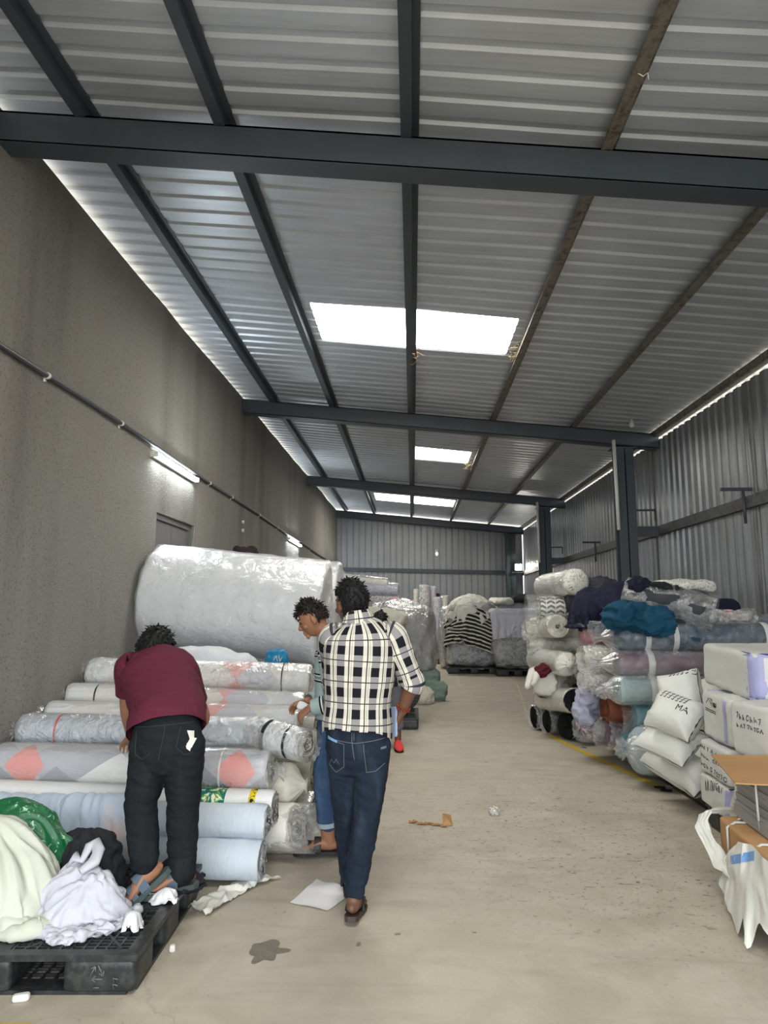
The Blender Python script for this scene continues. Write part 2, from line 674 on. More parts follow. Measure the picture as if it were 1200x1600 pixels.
# purlins
M_RUST = metal_paint('rusty_purlin', S(112, 106, 98), 0.6, 0.3, dirt=S(70, 62, 54))
for X, m in ((-2.12, M_BLACK), (-1.2, M_BLACK), (0.0, M_BLACK), (1.25, M_RUST), (2.45, M_RUST)):
    mb = MB()
    zt = ZR(X) - .004
    mb.box((X, (Y0 + Y1) / 2, zt - .045), (.022, Y1 - Y0, .09))
    mb.box((X + .028, (Y0 + Y1) / 2, zt - .006), (.06, Y1 - Y0, .008))
    mb.box((X - .028, (Y0 + Y1) / 2, zt - .084), (.06, Y1 - Y0, .008))
    mb.box((X - .056, (Y0 + Y1) / 2, zt - .076), (.006, Y1 - Y0, .022))
    lab = {-2.12: 'black steel purlin nearest the plastered wall', -1.2: 'black steel purlin second from the plastered wall', 0.0: 'black steel purlin running over the middle of the aisle',
           1.25: 'worn grey purlin along the right edge of the roof lights', 2.45: 'worn grey purlin nearest the sheet wall'}[X]
    tag(mb.build('roof_purlin', m, smooth=False), lab, 'purlin', 'roof purlins', 'structure')
# eave beam on the right with the bright slit under it
mb = MB()
a, b = np.array([XR(Y0) - .048, Y0, ZR(XR(Y0)) - .078]), np.array([XR(Y1) - .048, Y1, ZR(XR(Y1)) - .078])
hw, hh = np.array([.04, 0, 0]), np.array([0, 0, .048])
c = [p + sx * hw + sz * hh for p in (a, b) for sx in (-1, 1) for sz in (-1, 1)]
mb.add(c, [(0, 1, 3, 2), (4, 6, 7, 5), (0, 4, 5, 1), (2, 3, 7, 6), (0, 2, 6, 4), (1, 5, 7, 3)])
tag(mb.build('eave_beam', M_RUST, smooth=False), 'worn grey eave beam above the sheet wall', 'beam', kind='structure')

# rafters
RAFT = [(4.0, 'nearest dark steel roof beam crossing the shed'), (10.2, 'second dark steel roof beam, resting on the nearer column'), (16.25, 'third dark steel roof beam, resting on the farther column'), (21.9, 'dark steel roof beam along the top of the end wall')]
for Y, lab in RAFT:
    mb = MB()
    xa, xb = XL(Y) - .02, XR(Y) - .02
    n = 24
    top = .085
    for z0, z1, ya, yb in ((.085, .098, 0, .165), (.098, .29, .07, .095), (.29, .303, 0, .165), (.085, .30, .0, .012)):
        c = []
        for X in (xa, xb):
            for y in (Y + ya, Y + yb):
                for z in (ZR(X) - z1, ZR(X) - z0):
                    c.append((X, y, z))
        mb.add(c, [(0, 1, 3, 2), (4, 6, 7, 5), (0, 4, 5, 1), (2, 3, 7, 6), (0, 2, 6, 4), (1, 5, 7, 3)])
    tag(mb.build('roof_beam', M_BLACK, smooth=False), lab, 'beam', 'roof beams', 'structure')

# columns
for Y, xa, xb, lab in ((10.22, 3.04, 3.30, 'nearer black steel column behind the fabric stack'), (16.27, 2.98, 3.25, 'farther black steel column behind the fabric stack'), (21.9, 2.95, 3.25, 'black steel column in the far right corner')):
    mb = MB()
    zt = ZR(xb) - .31
    d = .2
    mb.box(((xa + xb) / 2, Y + .006, zt / 2), (xb - xa, .012, zt))
    mb.box(((xa + xb) / 2, Y + d, zt / 2), (xb - xa, .012, zt))
    mb.box(((xa + xb) / 2, Y + d / 2, zt / 2), (.014, d, zt))
    mb.box(((xa + xb) / 2, Y + d / 2, zt - .008), (xb - xa + .1, d + .04, .016))
    mb.box(((xa + xb) / 2, Y + d / 2, .012), (xb - xa + .12, d + .12, .024))
    tag(mb.build('steel_column', M_BLACK, smooth=False), lab, 'column', 'steel columns', 'structure')
# ---------------------------------------------------------------- fixtures on walls and floor
M_CONDUIT = metal_paint('dark_conduit', S(62, 64, 72), 0.4, 0.15)
M_WHITEP = metal_paint('white_plastic', S(214, 214, 208), 0.45, 0.08)


def wallpt(Y, Z, d=0.0):
    return np.array([XL(Y) + d, Y, Z])


def zc(Y):                     # the conduit sinks slowly towards the far end
    return 3.215 - 0.0165 * (Y - 4)


pipe = thing('conduit_pipe', 'long dark conduit pipe running along the plastered wall above the door', 'pipe', wallpt(10, zc(10), .03))
mb = MB()
mb.tube([wallpt(Y, zc(Y) + .008 * math.sin(Y * 1.3), .025) for Y in np.arange(-2.5, 22.1, .5)], .019, 10)
mb.build('pipe', M_CONDUIT, pipe)
for Y in (4.75, 6.0, 8.65, 9.7, 11.4, 12.9, 16.8, 19.5):
    mb = MB()
    z = zc(Y) + .008 * math.sin(Y * 1.3)
    mb.tube([wallpt(Y - .012, z, .025), wallpt(Y + .012, z, .025)], .025, 12)
    mb.box(wallpt(Y, z - .03, .006), (.012, .024, .03))
    mb.build('pipe_clip', M_WHITEP, pipe)


def emis(name, c, s):
    t = NT(name)
    t.b.inputs['Base Color'].default_value = (0.8, 0.8, 0.8, 1)
    t.b.inputs['Emission Color'].default_value = c
    t.b.inputs['Emission Strength'].default_value = s
    return t.m


M_TUBE = emis('lit_tube', (0.86, 0.96, 1.0, 1), TUBE)
for Y, L, lab in ((6.75, 1.35, 'lit tube lamp on the plastered wall beside the door, nearest of three'), (13.9, 1.4, 'lit tube lamp on the plastered wall above the far end of the big white roll'),
                  (20.3, 1.3, 'lit tube lamp on the plastered wall close to the end wall')):
    z = zc(Y + L / 2) - .075
    th = thing('tube_light', lab, 'lamp', wallpt(Y + L / 2, z, .03), 'tube lights on the plastered wall')
    mb = MB()
    sl = -.0165
    mb.add([wallpt(Y + dy, z + sl * dy + dz, dx) for dy in (0, L) for dz in (-.03, .03) for dx in (0, .035)], [(0, 1, 3, 2), (4, 6, 7, 5), (0, 4, 5, 1), (2, 3, 7, 6), (0, 2, 6, 4), (1, 5, 7, 3)])
    mb.build('batten', M_WHITEP, th, smooth=False)
    mb = MB()
    mb.tube([wallpt(Y + .04, z, .058), wallpt(Y + L - .04, z + sl * L, .058)], .018, 12)
    mb.build('tube', M_TUBE, th)
    for yy in (Y + .025, Y + L - .025):
        mb = MB()
        mb.box(wallpt(yy, z + sl * (yy - Y), .05), (.05, .03, .05))
        mb.build('lamp_holder', M_WHITEP, th, smooth=False)

# two dark fixings on the plaster
for k, (Y, Z) in enumerate(((10.4, 2.97 - .12), (10.4, 2.72))):
    mb = MB()
    mb.tube([wallpt(Y, Z, 0), wallpt(Y, Z, .03)], .028, 10)
    tag(mb.build('wall_plug', M_WHITEP), ['upper of two small round fixings on the plastered wall', 'lower of two small round fixings on the plastered wall'][k], 'fixing', 'fixings on the plastered wall')

# right wall rail and its brackets
mb = MB()
ya, yb = Y0, Y1 - .1
for dx, dz, wx, wz in ((-.03, 0, .06, .13),):
    c = []
    for Y in (ya, yb):
        X = XR(Y)
        for x in (X - .06, X - .002):
            for z in (2.62, 2.75):
                c.append((x, Y, z))
    mb.add(c, [(0, 1, 3, 2), (4, 6, 7, 5), (0, 4, 5, 1), (2, 3, 7, 6), (0, 2, 6, 4), (1, 5, 7, 3)])
tag(mb.build('wall_rail', metal_paint('rail_paint', S(84, 86, 90), 0.55, 0.25, dirt=S(70, 62, 58)), smooth=False), 'long grey steel rail across the ribbed sheet wall', 'rail', kind='structure')
# rail on the end wall
mb = MB()
c = []
for X, z in ((XL(Y1) + .02, 2.78), (2.95, 2.66)):
    for y in (Y1 - .07, Y1 - .004):
        for dz in (0, .12):
            c.append((X, y, z + dz))
mb.add(c, [(0, 1, 3, 2), (4, 6, 7, 5), (0, 4, 5, 1), (2, 3, 7, 6), (0, 2, 6, 4), (1, 5, 7, 3)])
tag(mb.build('wall_rail', M_BLACK, smooth=False), 'dark steel rail across the ribbed end wall', 'rail', kind='structure')
for Y, lab in ((7.66, 'black T-shaped steel bracket on the rail above the white parcels'), (13.6, 'black T-shaped steel bracket on the rail between the two columns')):
    X = XR(Y)
    th = thing('rail_bracket', lab, 'bracket', (X - .09, Y, 2.45), 'T brackets on the rail')
    mb = MB()
    mb.box((X - .16, Y, 2.83), (.34, .035, .035))
    mb.build('crossbar', M_BLACK, th, smooth=False)
    mb = MB()
    mb.tube([(X - .09, Y, 2.83), (X - .085, Y, 2.45)], .018, 8)
    mb.build('rod', M_BLACK, th)
for Y, lab, xb in ((10.35, 'black steel arm tying the nearer column to the sheet wall', 3.30), (16.4, 'black steel arm tying the farther column to the sheet wall', 3.25)):
    X = XR(Y) - .062
    th = thing('column_tie', lab, 'bracket', (xb, Y, 2.6), 'steel arms at the columns')
    mb = MB()
    mb.box(((xb + X) / 2 + .01, Y, 2.67), (X - xb, .06, .15))
    mb.build('arm', M_BLACK, th, smooth=False)
    mb = MB()
    mb.box(((xb + X) / 2, Y, 2.99), (X - xb - .02, .025, .03))
    mb.box((X - .02, Y, 2.91), (.025, .025, .15))
    mb.build('tie_bar', M_BLACK, th, smooth=False)

# white conduits strapped on the columns
for Y, x, z0, z1, lab in ((10.2, 3.02, 2.68, 4.03, 'white plastic conduit strapped on the nearer black column'), (16.25, 2.955, 2.62, 4.05, 'white plastic conduit strapped on the farther black column')):
    mb = MB()
    mb.tube([(x - .01, Y, z1), (x, Y, (z0 + z1) / 2), (x + .005, Y, z0)], .028, 10)
    tag(mb.build('plastic_conduit', M_WHITEP), lab, 'pipe', 'white conduits on the columns')

# floodlight on the corner column, bulb on the end wall, hanging bulb
fl = thing('floodlight', 'small lit floodlight on the column in the far right corner', 'lamp', (3.28, 21.75, 2.78))
mb = MB()
mb.box((3.30, 21.80, 2.86), (.22, .1, .22))
mb.build('lamp_housing', M_BLACK, fl, smooth=False)
mb = MB()
mb.box((3.30, 21.745, 2.86), (.19, .01, .17))
mb.build('lamp_glass', emis('flood_glow', (1.0, 0.93, 0.8, 1), 60.0), fl, smooth=False)
mb = MB()
mb.box((3.28, 21.84, 2.71), (.36, .08, .05))
mb.build('mounting_arm', M_BLACK, fl, smooth=False)
pl = bpy.data.lights.new('floodlight_beam', 'SPOT')
pl.energy, pl.color, pl.spot_size, pl.shadow_soft_size = 14, (1, .9, .75), rad(150), .08
po = bpy.data.objects.new('floodlight_beam', pl)
COL.objects.link(po)
po.location = (3.30, 21.7, 2.86)
po.rotation_euler = (rad(80), 0, 0)

th = thing('wall_bulb', 'unlit white bulb, given a faint glow, and holder on the ribbed end wall', 'lamp', (.78, Y1 - .06, 3.33))
mb = MB()
mb.tube([(.78, Y1, 3.42), (.78, Y1 - .06, 3.42), (.78, Y1 - .07, 3.38)], [.045, .045, .03], 10)
mb.build('bulb_holder', M_WHITEP, th)
mb = MB()
mb.tube([(.78, Y1 - .07, 3.39), (.78, Y1 - .07, 3.35), (.78, Y1 - .07, 3.29), (.78, Y1 - .07, 3.25)], [.02, .05, .05, .02], 12)
mb.build('bulb', emis('faint_glow_glass', (1, 1, 1, 1), 0.3), th)  # faint emission put into the glass of the unlit bulb

th = thing('hanging_bulb', 'clear bulb hanging on thin wires by the second beam', 'lamp', (3.3, 9.95, 3.95))
b0 = at(987, 668, 9.9)
mb = MB()
mb.tube([at(987, 636, 9.9), at(987, 655, 9.9)], .004, 6)
mb.tube([at(987, 638, 9.9), at(968, 618, 9.7), (2.62, 9.3, ZR(2.62) - .03)], .003, 6)
mb.tube([at(987, 641, 9.9), at(1030, 628, 9.95), (3.6, 9.9, ZR(3.6) - .06)], .003, 6)
mb.build('wire', M_BLACK, th)
mb = MB()
mb.tube([at(987, 653, 9.9), at(987, 658, 9.9)], .018, 8)
mb.build('bulb_holder', M_WHITEP, th)
mb = MB()
mb.tube([at(987, y, 9.9) for y in (657, 660, 664, 667, 668.5)], [.015, .03, .042, .03, .008], 12)
mb.build('bulb', metal_paint('grey_glass', S(190, 190, 188), 0.15, 0.02), th)

# floor markings: worn yellow line along the right stack, pale lines in the aisle
t = NT('worn_yellow_paint')
v = t.coord('Object')
f = t.ramp(t.noise(v, 14, 5, 0.7), [(0.45, G(0)), (0.6, G(1))])
t.fin(t.mix(f, S(206, 172, 40), S(190, 168, 90)), 0.7)
M_YEL = t.m
t = NT('worn_pale_line')
f = t.ramp(t.noise(t.coord('Object'), 9, 5, 0.7), [(0.45, G(0)), (0.6, G(1))])
t.fin(t.mix(f, S(206, 196, 168), S(172, 160, 140)), 0.8)
M_PALE = t.m


def strip(name, pts, wdt, m, label):
    mb = MB()
    pts = [np.array([p[0], p[1], .0025]) for p in pts]
    L, R = [], []
    for i, p in enumerate(pts):
        d = unit(pts[min(i + 1, len(pts) - 1)] - pts[max(i - 1, 0)])
        q = np.array([-d[1], d[0], 0]) * wdt / 2
        L.append(p + q)
        R.append(p - q)
    mb.grid(np.stack([np.array(R), np.array(L)], 1))
    o = mb.build(name, m, smooth=False)
    if o.data.polygons[0].normal.z < 0:
        o.data.flip_normals()
    return tag(o, label, 'floor marking', None, 'structure')


strip('trim_2', [(2.10, 6.35), (2.0, 6.9), (1.86, 7.6), (1.72, 8.4), (1.66, 8.8)], .075, M_YEL, 'worn yellow floor line beside the right-hand fabric stack')
strip('trim_3', [(-1.9, 2.68), (-1.4, 2.70)], .05, M_YEL, 'short yellow floor line in front of the black pallet')
strip('trim_4', [(.93, 14.0), (1.0, 16.0), (1.2, 22.0)], .03, M_PALE, 'thin pale floor line before the striped cloth pallet')
strip('trim_5', [(1.62, 10.2), (1.95, 13.0), (2.2, 15.2)], .03, M_PALE, 'thin pale floor line beside the stack ends')

# darker worn patch of the concrete
mb = MB()
rng = random.Random(4)
pc = np.array([-.66, 3.3, .002])
n = 40
ring = [pc + np.array([math.cos(a) * .105, math.sin(a) * .13, 0]) * (0.75 + .35 * vnoise(np.array([[math.cos(a), math.sin(a), 0]]), 2.2, 9)[0]) for a in np.linspace(0, 2 * PI, n, endpoint=False)]
mb.add(ring, [tuple(range(n))])
tag(mb.build('floor_patch', cloth('chipped_concrete', S(112, 108, 100), S(138, 130, 118), 0.9, 0.15, 20, 0.4, 60, weave=0), smooth=False), 'dark chipped patch in the concrete near the black pallet', 'floor patch', kind='structure')

# straw and string caught on the purlins
M_STRAW = cloth('dry_straw', S(120, 104, 80), S(150, 134, 106), vs=9, fold=0, weave=0)
for k, (X, Yc, n_, lab) in enumerate(((1.17, 7.55, 26, 'dry straw caught at the right end of the largest roof light'), (.05, 7.86, 12, 'dry straw under the middle purlin at the largest roof light'), (1.17, 13.55, 22, 'dry straw caught at the right end of the small roof light'))):
    rg = random.Random(k)
    mb = MB()
    for q in range(n_):
        a = np.array([X + rg.uniform(-.05, .05), Yc + rg.uniform(-.3, .25), ZR(X) - rg.uniform(.03, .09)])
        b = a + np.array([rg.uniform(-.12, .12), rg.uniform(-.16, .16), rg.uniform(-.05, .03)])
        mb.tube([a, (a + b) / 2 + np.array([0, 0, rg.uniform(-.03, .02)]), b], .004, 4)
    tag(mb.build('straw_tuft', M_STRAW), lab, 'straw', 'straw caught under the roof', 'stuff')
p = np.array([1.25, 3.38, ZR(1.25) - .09])
mb = MB()
mb.tube([p + np.array(q) for q in ((-.03, 0, .0), (.0, .01, -.012), (.022, 0, .0), (.03, .015, -.03))], .0035, 5)
tag(mb.build('string_knot', M_WHITEP), 'bit of white string tied round the worn purlin near the top of the view', 'string')
# ---------------------------------------------------------------- fabric rolls, bales, sacks, drapes
def frame_of(A, B, up=(0, 0, 1)):
    A, B = np.asarray(A, float), np.asarray(B, float)
    L = np.linalg.norm(B - A)
    t = (B - A) / L
    u = np.asarray(up, float)
    if abs(t @ u) > .9:
        u = np.array([0, 1.0, 0])
    e1 = unit(u - t * (t @ u))
    e2 = np.cross(t, e1)
    return L, t, e1, e2


def tube_grid(A, B, prof, seed, lump=.03, fold=.02, nv=44, flat=.9, kf=7.0, pleat=None, sag=0.0, bend=0.0):
    """prof: list of (s along axis in metres, radius, pleat amount); returns grid and uv"""
    L, t, e1, e2 = frame_of(A, B)
    A = np.asarray(A, float)
    s = np.array([p[0] for p in prof])
    R = np.array([p[1] for p in prof])
    pa = np.array([p[2] if len(p) > 2 else 0 for p in prof])
    ph = np.linspace(0, 2 * PI, nv + 1)
    SS, PH = np.meshgrid(s, ph, indexing='ij')
    cx, sx = np.cos(PH), np.sin(PH)
    rmax = R.max()
    q = np.stack([SS / rmax * .55, cx, sx], -1)
    rr = R[:, None] * (1 + lump * fbm(q, 1.1, seed, 3))
    q2 = np.stack([SS * kf, cx * .9 + seed, sx * .9], -1)
    rr = rr * (1 + fold * ridge(q2, 1.0, seed + 2, 2))
    k = 9 + seed % 6
    pl = np.sin(PH * k + 2.5 * vnoise(np.stack([cx * 1.5, sx * 1.5, SS * 3], -1), 1, seed + 5)) * .6 + vnoise(np.stack([cx * 5, sx * 5, SS * 6], -1), 1, seed + 8) * .7
    rr = rr * (1 + pa[:, None] * pl)
    d1, d2 = -cx, sx
    x1 = rr * d1
    lim = flat * R.max()
    x1 = np.where(x1 < -lim, -lim + (x1 + lim) * .25, x1)
    mid = 0.0
    if sag:
        u = (SS / max(L, 1e-6)).clip(0, 1)
        x1 = x1 - sag * 4 * u * (1 - u)
    x2 = rr * d2 + bend * np.sin((SS / L).clip(0, 1) * PI)
    Gd = A + SS[..., None] * t + x1[..., None] * e1 + x2[..., None] * e2
    U = np.stack([SS, PH * rmax], -1)
    return Gd, U


def end_face(mb, ring, axis_pt, tdir, r, seed, mi=0, layers=9, rag=.012, core=.0):
    """loosely rolled cloth edges: concentric layers of uneven depth closing a ring"""
    nv = len(ring) - 1
    c = ring[:-1].mean(0)
    rows, U = [], []
    for k in range(layers * 2 + 1):
        f = 1 - k / (layers * 2.0)
        f = max(f, .02)
        off = rag * (1.0 if k % 2 else -1.0) * (0 if k == 0 else 1)
        row, uu = [], []
        for j, p in enumerate(ring):
            a = 2 * PI * j / nv
            jit = vnoise(np.array([[math.cos(a) * 1.3, math.sin(a) * 1.3, k * .37 + seed]]), 1, seed)[0]
            ff = f + (0 if k == 0 else .035 * jit)
            row.append(c + (p - c) * max(ff, .0) + tdir * (off + rag * 1.2 * jit * (k > 0)))
            uu.append((a, f * r))
        rows.append(row)
        U.append(uu)
    mb.grid(np.array(rows), np.array(U), mi)
    if core:
        pass


def lin(a, b, n):
    return list(np.linspace(a, b, n))


def roll(name, label, A, B, r, mat, seed, group=None, cat='fabric roll', end=None, ends=('spiral', 'spiral'), wrap=None, ext=(.10, .10), wopen=(False, False),
         straps=(), lump=.03, fold=.012, r2=None, kf=7.0, flat=.92, sag=0.0, strap_mat=None, nu=None, nv=44, core=None, wl=.02, bend=0.0):
    """a bolt of fabric: body, rolled ends, plastic wrap and straps as parts"""
    A, B = np.asarray(A, float), np.asarray(B, float)
    L, t, e1, e2 = frame_of(A, B)
    r2 = r if r2 is None else r2
    nu = nu or max(10, int(L / .035))
    prof = []
    g0 = ends[0] != 'spiral'
    g1 = ends[1] != 'spiral'
    dome = 'dome' in ends
    if g0:
        prof += [(-r * 1.0, r * .42, .55), (-r * .85, r * .24, .35), (-r * .72, r * .2, .2), (-r * .5, r * .42, .2), (-r * .25, r * .75, .09), (-r * .08, r * .93, .04)]
    else:
        prof += [(0, r * .95, 0), (.012, r * .99, 0)]
    for k in range(nu + 1):
        s = L * (.02 + .96 * k / nu)
        prof.append((s, r + (r2 - r) * s / L, 0))
    if g1:
        prof += [(L + r2 * .10, r2 * .95, .02), (L + r2 * .24, r2 * .84, .04), (L + r2 * .34, r2 * .66, .06), (L + r2 * .42, r2 * .42, .08), (L + r2 * .46, r2 * .18, .1), (L + r2 * .47, r2 * .03, 0)] if dome else [(L + r2 * .08, r2 * .93, .04), (L + r2 * .25, r2 * .75, .09), (L + r2 * .5, r2 * .42, .2), (L + r2 * .72, r2 * .2, .15), (L + r2 * .80, r2 * .22, .2), (L + r2 * .9, r2 * .34, .3)]
    else:
        prof += [(L - .012, r2 * .99, 0), (L, r2 * .95, 0)]
    Gd, U = tube_grid(A, B, prof, seed, lump, fold, nv, flat, kf, sag=sag, bend=bend)
    base = (A + B) / 2
    th = thing(name, label, cat, (base[0], base[1], Gd[..., 2].min()), group)
    mb = MB()
    mb.grid(Gd, U)
    for g, row, s in ((g0, Gd[0][::-1], 0), (g1, Gd[-1], L)):
        if g:
            c = row[:-1].mean(0)
            mb.add(np.vstack([row[:-1], c[None]]), [(j, (j + 1) % nv, nv) for j in range(nv)])
    mb.build('fabric_body', mat, th)
    em = end or mat
    for g, row, sgn, rr in ((g0, Gd[0][::-1], -1, r), (g1, Gd[-1], 1, r2)):
        if not g:
            mb = MB()
            end_face(mb, row, None, t * sgn, rr, seed + (3 if sgn > 0 else 7))
            mb.build('rolled_end', em, th)
            if core and sgn > 0:
                mb = MB()
                c = row[:-1].mean(0)
                mb.tube([c - t * .05, c + t * .006], .028, 14, caps=True)
                mb.build('core_shade_plug', core, th)  # capped black plug stands in for the shade inside the hollow core
    if wrap is not None:
        wr = 1 + wl
        p = []
        ea, eb = ext
        if wopen[0]:
            p += [(-ea, r * 1.02, .12), (-ea * .5, r * 1.06, .07)]
        else:
            p += [(-ea, r * .55, .5), (-ea * .8, r * .3, .4), (-ea * .65, r * .22, .25), (-ea * .45, r * .5, .2), (-ea * .2, r * .85, .08), (0, r * 1.0, .04)]
        n2 = max(8, int(L / .05))
        p += [(L * (.02 + .96 * k / n2), (r + (r2 - r) * k / n2) * wr + .004, .012) for k in range(n2 + 1)]
        if wopen[1]:
            p += [(L + eb * .5, r2 * 1.06, .07), (L + eb, r2 * 1.02, .12)]
        else:
            p += [(L, r2 * 1.0, .04), (L + eb * .2, r2 * .85, .08), (L + eb * .45, r2 * .5, .2), (L + eb * .65, r2 * .22, .25), (L + eb * .8, r2 * .28, .25), (L + eb, r2 * .42, .3)]
        Gf, Uf = tube_grid(A, B, p, seed + 40, lump * 1.0, .022, nv + 12, flat + .02, 9.0, sag=sag, bend=bend)
        mb = MB()
        mb.grid(Gf, Uf)
        mb.build('plastic_wrap', wrap, th)
    for s, wd in straps:
        p = [(s - wd / 2, r * (1.03 + wl), 0), (s - wd / 2 + .004, r * (1.045 + wl), 0), (s, r * (1.05 + wl), 0), (s + wd / 2 - .004, r * (1.045 + wl), 0), (s + wd / 2, r * (1.03 + wl), 0)]
        Gs, Us = tube_grid(A, B, p, seed, lump, 0.004, nv, flat + .05, kf, sag=sag)
        mb = MB()
        mb.grid(Gs, Us)
        mb.build('strap', strap_mat, th)
    return th


def rotz(a):
    c, s = math.cos(a), math.sin(a)
    return np.array([[c, -s, 0], [s, c, 0], [0, 0, 1.0]])


def rotx(a):
    c, s = math.cos(a), math.sin(a)
    return np.array([[1.0, 0, 0], [0, c, -s], [0, s, c]])


def roty(a):
    c, s = math.cos(a), math.sin(a)
    return np.array([[c, 0, s], [0, 1.0, 0], [-s, 0, c]])


def softbox(mb, c, dims, R=None, seed=0, k=6.0, lump=.03, fold=.0, n=16, fs=3.0, mi=0, grow=0.0, fdir=(1, 1, 1), cut=None):
    """box with rounded, slightly bulging, creased sides; c = centre"""
    c = np.asarray(c, float)
    d = np.asarray(dims, float) / 2 + grow
    R = np.eye(3) if R is None else R
    a = np.linspace(-1, 1, n + 1)
    a = np.sin(a * PI / 2 * .92) / math.sin(PI / 2 * .92)
    A, Bm = np.meshgrid(a, a, indexing='ij')
    for ax in range(3):
        for sg in (-1, 1):
            P = np.zeros(A.shape + (3,))
            P[..., ax] = sg
            P[..., (ax + 1) % 3] = A * sg
            P[..., (ax + 2) % 3] = Bm
            nrm = (np.abs(P) ** k).sum(-1, keepdims=True) ** (1 / k)
            Q = P / nrm
            W = Q * d
            dirn = Q / np.linalg.norm(Q, axis=-1, keepdims=True)
            h = lump * fbm(W + seed, fs, seed, 3) + (fold * ridge(W * np.asarray(fdir) + seed, fs * 2.2, seed + 4, 2) if fold else 0)
            W = W + dirn * h[..., None]
            if cut is not None:
                W[..., 2] = np.maximum(W[..., 2], -d[2] + cut)
            U = np.stack([W[..., (ax + 1) % 3] + .37 * ax, W[..., (ax + 2) % 3] + .11 * sg], -1)
            mb.grid(W @ R.T + c, U, mi)
    return mb


def sack_mesh(mb, c, L, Wd, T, R, seed, n=26, pw=.5, crease=.012):
    """stuffed woven sack: pillow with sewn ends and pointed corners"""
    c = np.asarray(c, float)
    u = np.linspace(-1, 1, n + 1)
    u = np.sign(u) * (1 - (1 - np.abs(u)) ** 1.3)
    A, Bm = np.meshgrid(u, u, indexing='ij')
    for sg in (1, -1):
        th = ((1 - np.abs(A) ** 4) * (1 - np.abs(Bm) ** 3.2)).clip(0) ** pw
        x = A * L / 2 * (1 - .07 * (1 - Bm ** 2))
        y = Bm * Wd / 2 * (1 - .10 * (1 - A ** 2))
        W = np.stack([x, y, sg * T / 2 * th], -1)
        cr = ridge(np.stack([x * 1.2, y * 3.5, np.full_like(x, sg * 2.0 + seed)], -1), 4.5, seed, 2)
        lo = fbm(W + seed, 3.5, seed, 2)
        edge = (np.abs(A) ** 2 + .3)
        W[..., 2] += sg * (crease * cr * edge + .03 * lo * th)
        W[..., 1] += .015 * vnoise(W + seed, 6, seed + 1)
        W[..., 0] += .012 * vnoise(W + seed, 7, seed + 2)
        mb.grid(W @ R.T + c, np.stack([x, y], -1), 0, flip=(sg > 0))
    return mb


def bvh_of(o):
    V = verts_of(o) + np.array(parent_loc(o))
    return BVHTree.FromPolygons([Vector(v) for v in V], [tuple(p.vertices) for p in o.data.polygons])


def press(bvh, p, n, off=.003, reach=.5):
    """drop point p against the surface along -n"""
    n = Vector(unit(n))
    h = bvh.ray_cast(Vector(p) + n * reach, -n, reach * 2.2)
    if h[0] is None:
        return None
    return np.array(h[0] + n * off)


def strokes(name, o, lines, O, ex, ey, n, r, mat, parent, off=.002):
    """ink strokes pressed on the surface of o; lines in face coordinates"""
    b = bvh_of(o)
    O, ex, ey = np.asarray(O, float), unit(ex), unit(ey)
    mb = MB()
    for ln in lines:
        pts = []
        for i in range(len(ln)):
            a = np.array(ln[i], float)
            if i + 1 < len(ln):
                bb = np.array(ln[i + 1], float)
                m = max(1, int(np.linalg.norm(bb - a) / .012))
                seq = [a + (bb - a) * k / m for k in range(m)]
            else:
                seq = [a]
            for q in seq:
                p = press(b, O + ex * q[0] + ey * q[1], n, off)
                if p is not None:
                    pts.append(p)
        if len(pts) > 1:
            mb.tube(pts, r, 5, up=n, squash=.35)
    if mb.n:
        return mb.build(name, mat, parent)


def patch(name, o, poly, O, ex, ey, n, mat, parent, off=.004, m=10):
    """a flat piece (tape, pocket, print) lying on the surface of o; poly = quad corners in face coordinates"""
    b = bvh_of(o)
    O, ex, ey = np.asarray(O, float), unit(ex), unit(ey)
    q = [np.array(p, float) for p in poly]
    G0 = np.zeros((m + 1, m + 1, 3))
    miss, ds = [], []
    n = unit(n)
    for i in range(m + 1):
        for j in range(m + 1):
            u, v = i / m, j / m
            f = (q[0] * (1 - u) + q[1] * u) * (1 - v) + (q[3] * (1 - u) + q[2] * u) * v
            p = press(b, O + ex * f[0] + ey * f[1], n, off)
            base = O + ex * f[0] + ey * f[1]
            if p is None:
                miss.append((i, j))
                p = base
            else:
                ds.append((p - base) @ n)
            G0[i, j] = p
    for i, j in miss:
        G0[i, j] += n * (np.mean(ds) if ds else 0)
    mb = MB()
    mb.grid(G0, np.stack(np.meshgrid(np.linspace(0, 1, m + 1), np.linspace(0, 1, m + 1), indexing='ij'), -1))
    o2 = mb.build(name, mat, parent)
    if np.dot(np.array(o2.data.polygons[0].normal), unit(n)) < 0:
        o2.data.flip_normals()
    return o2


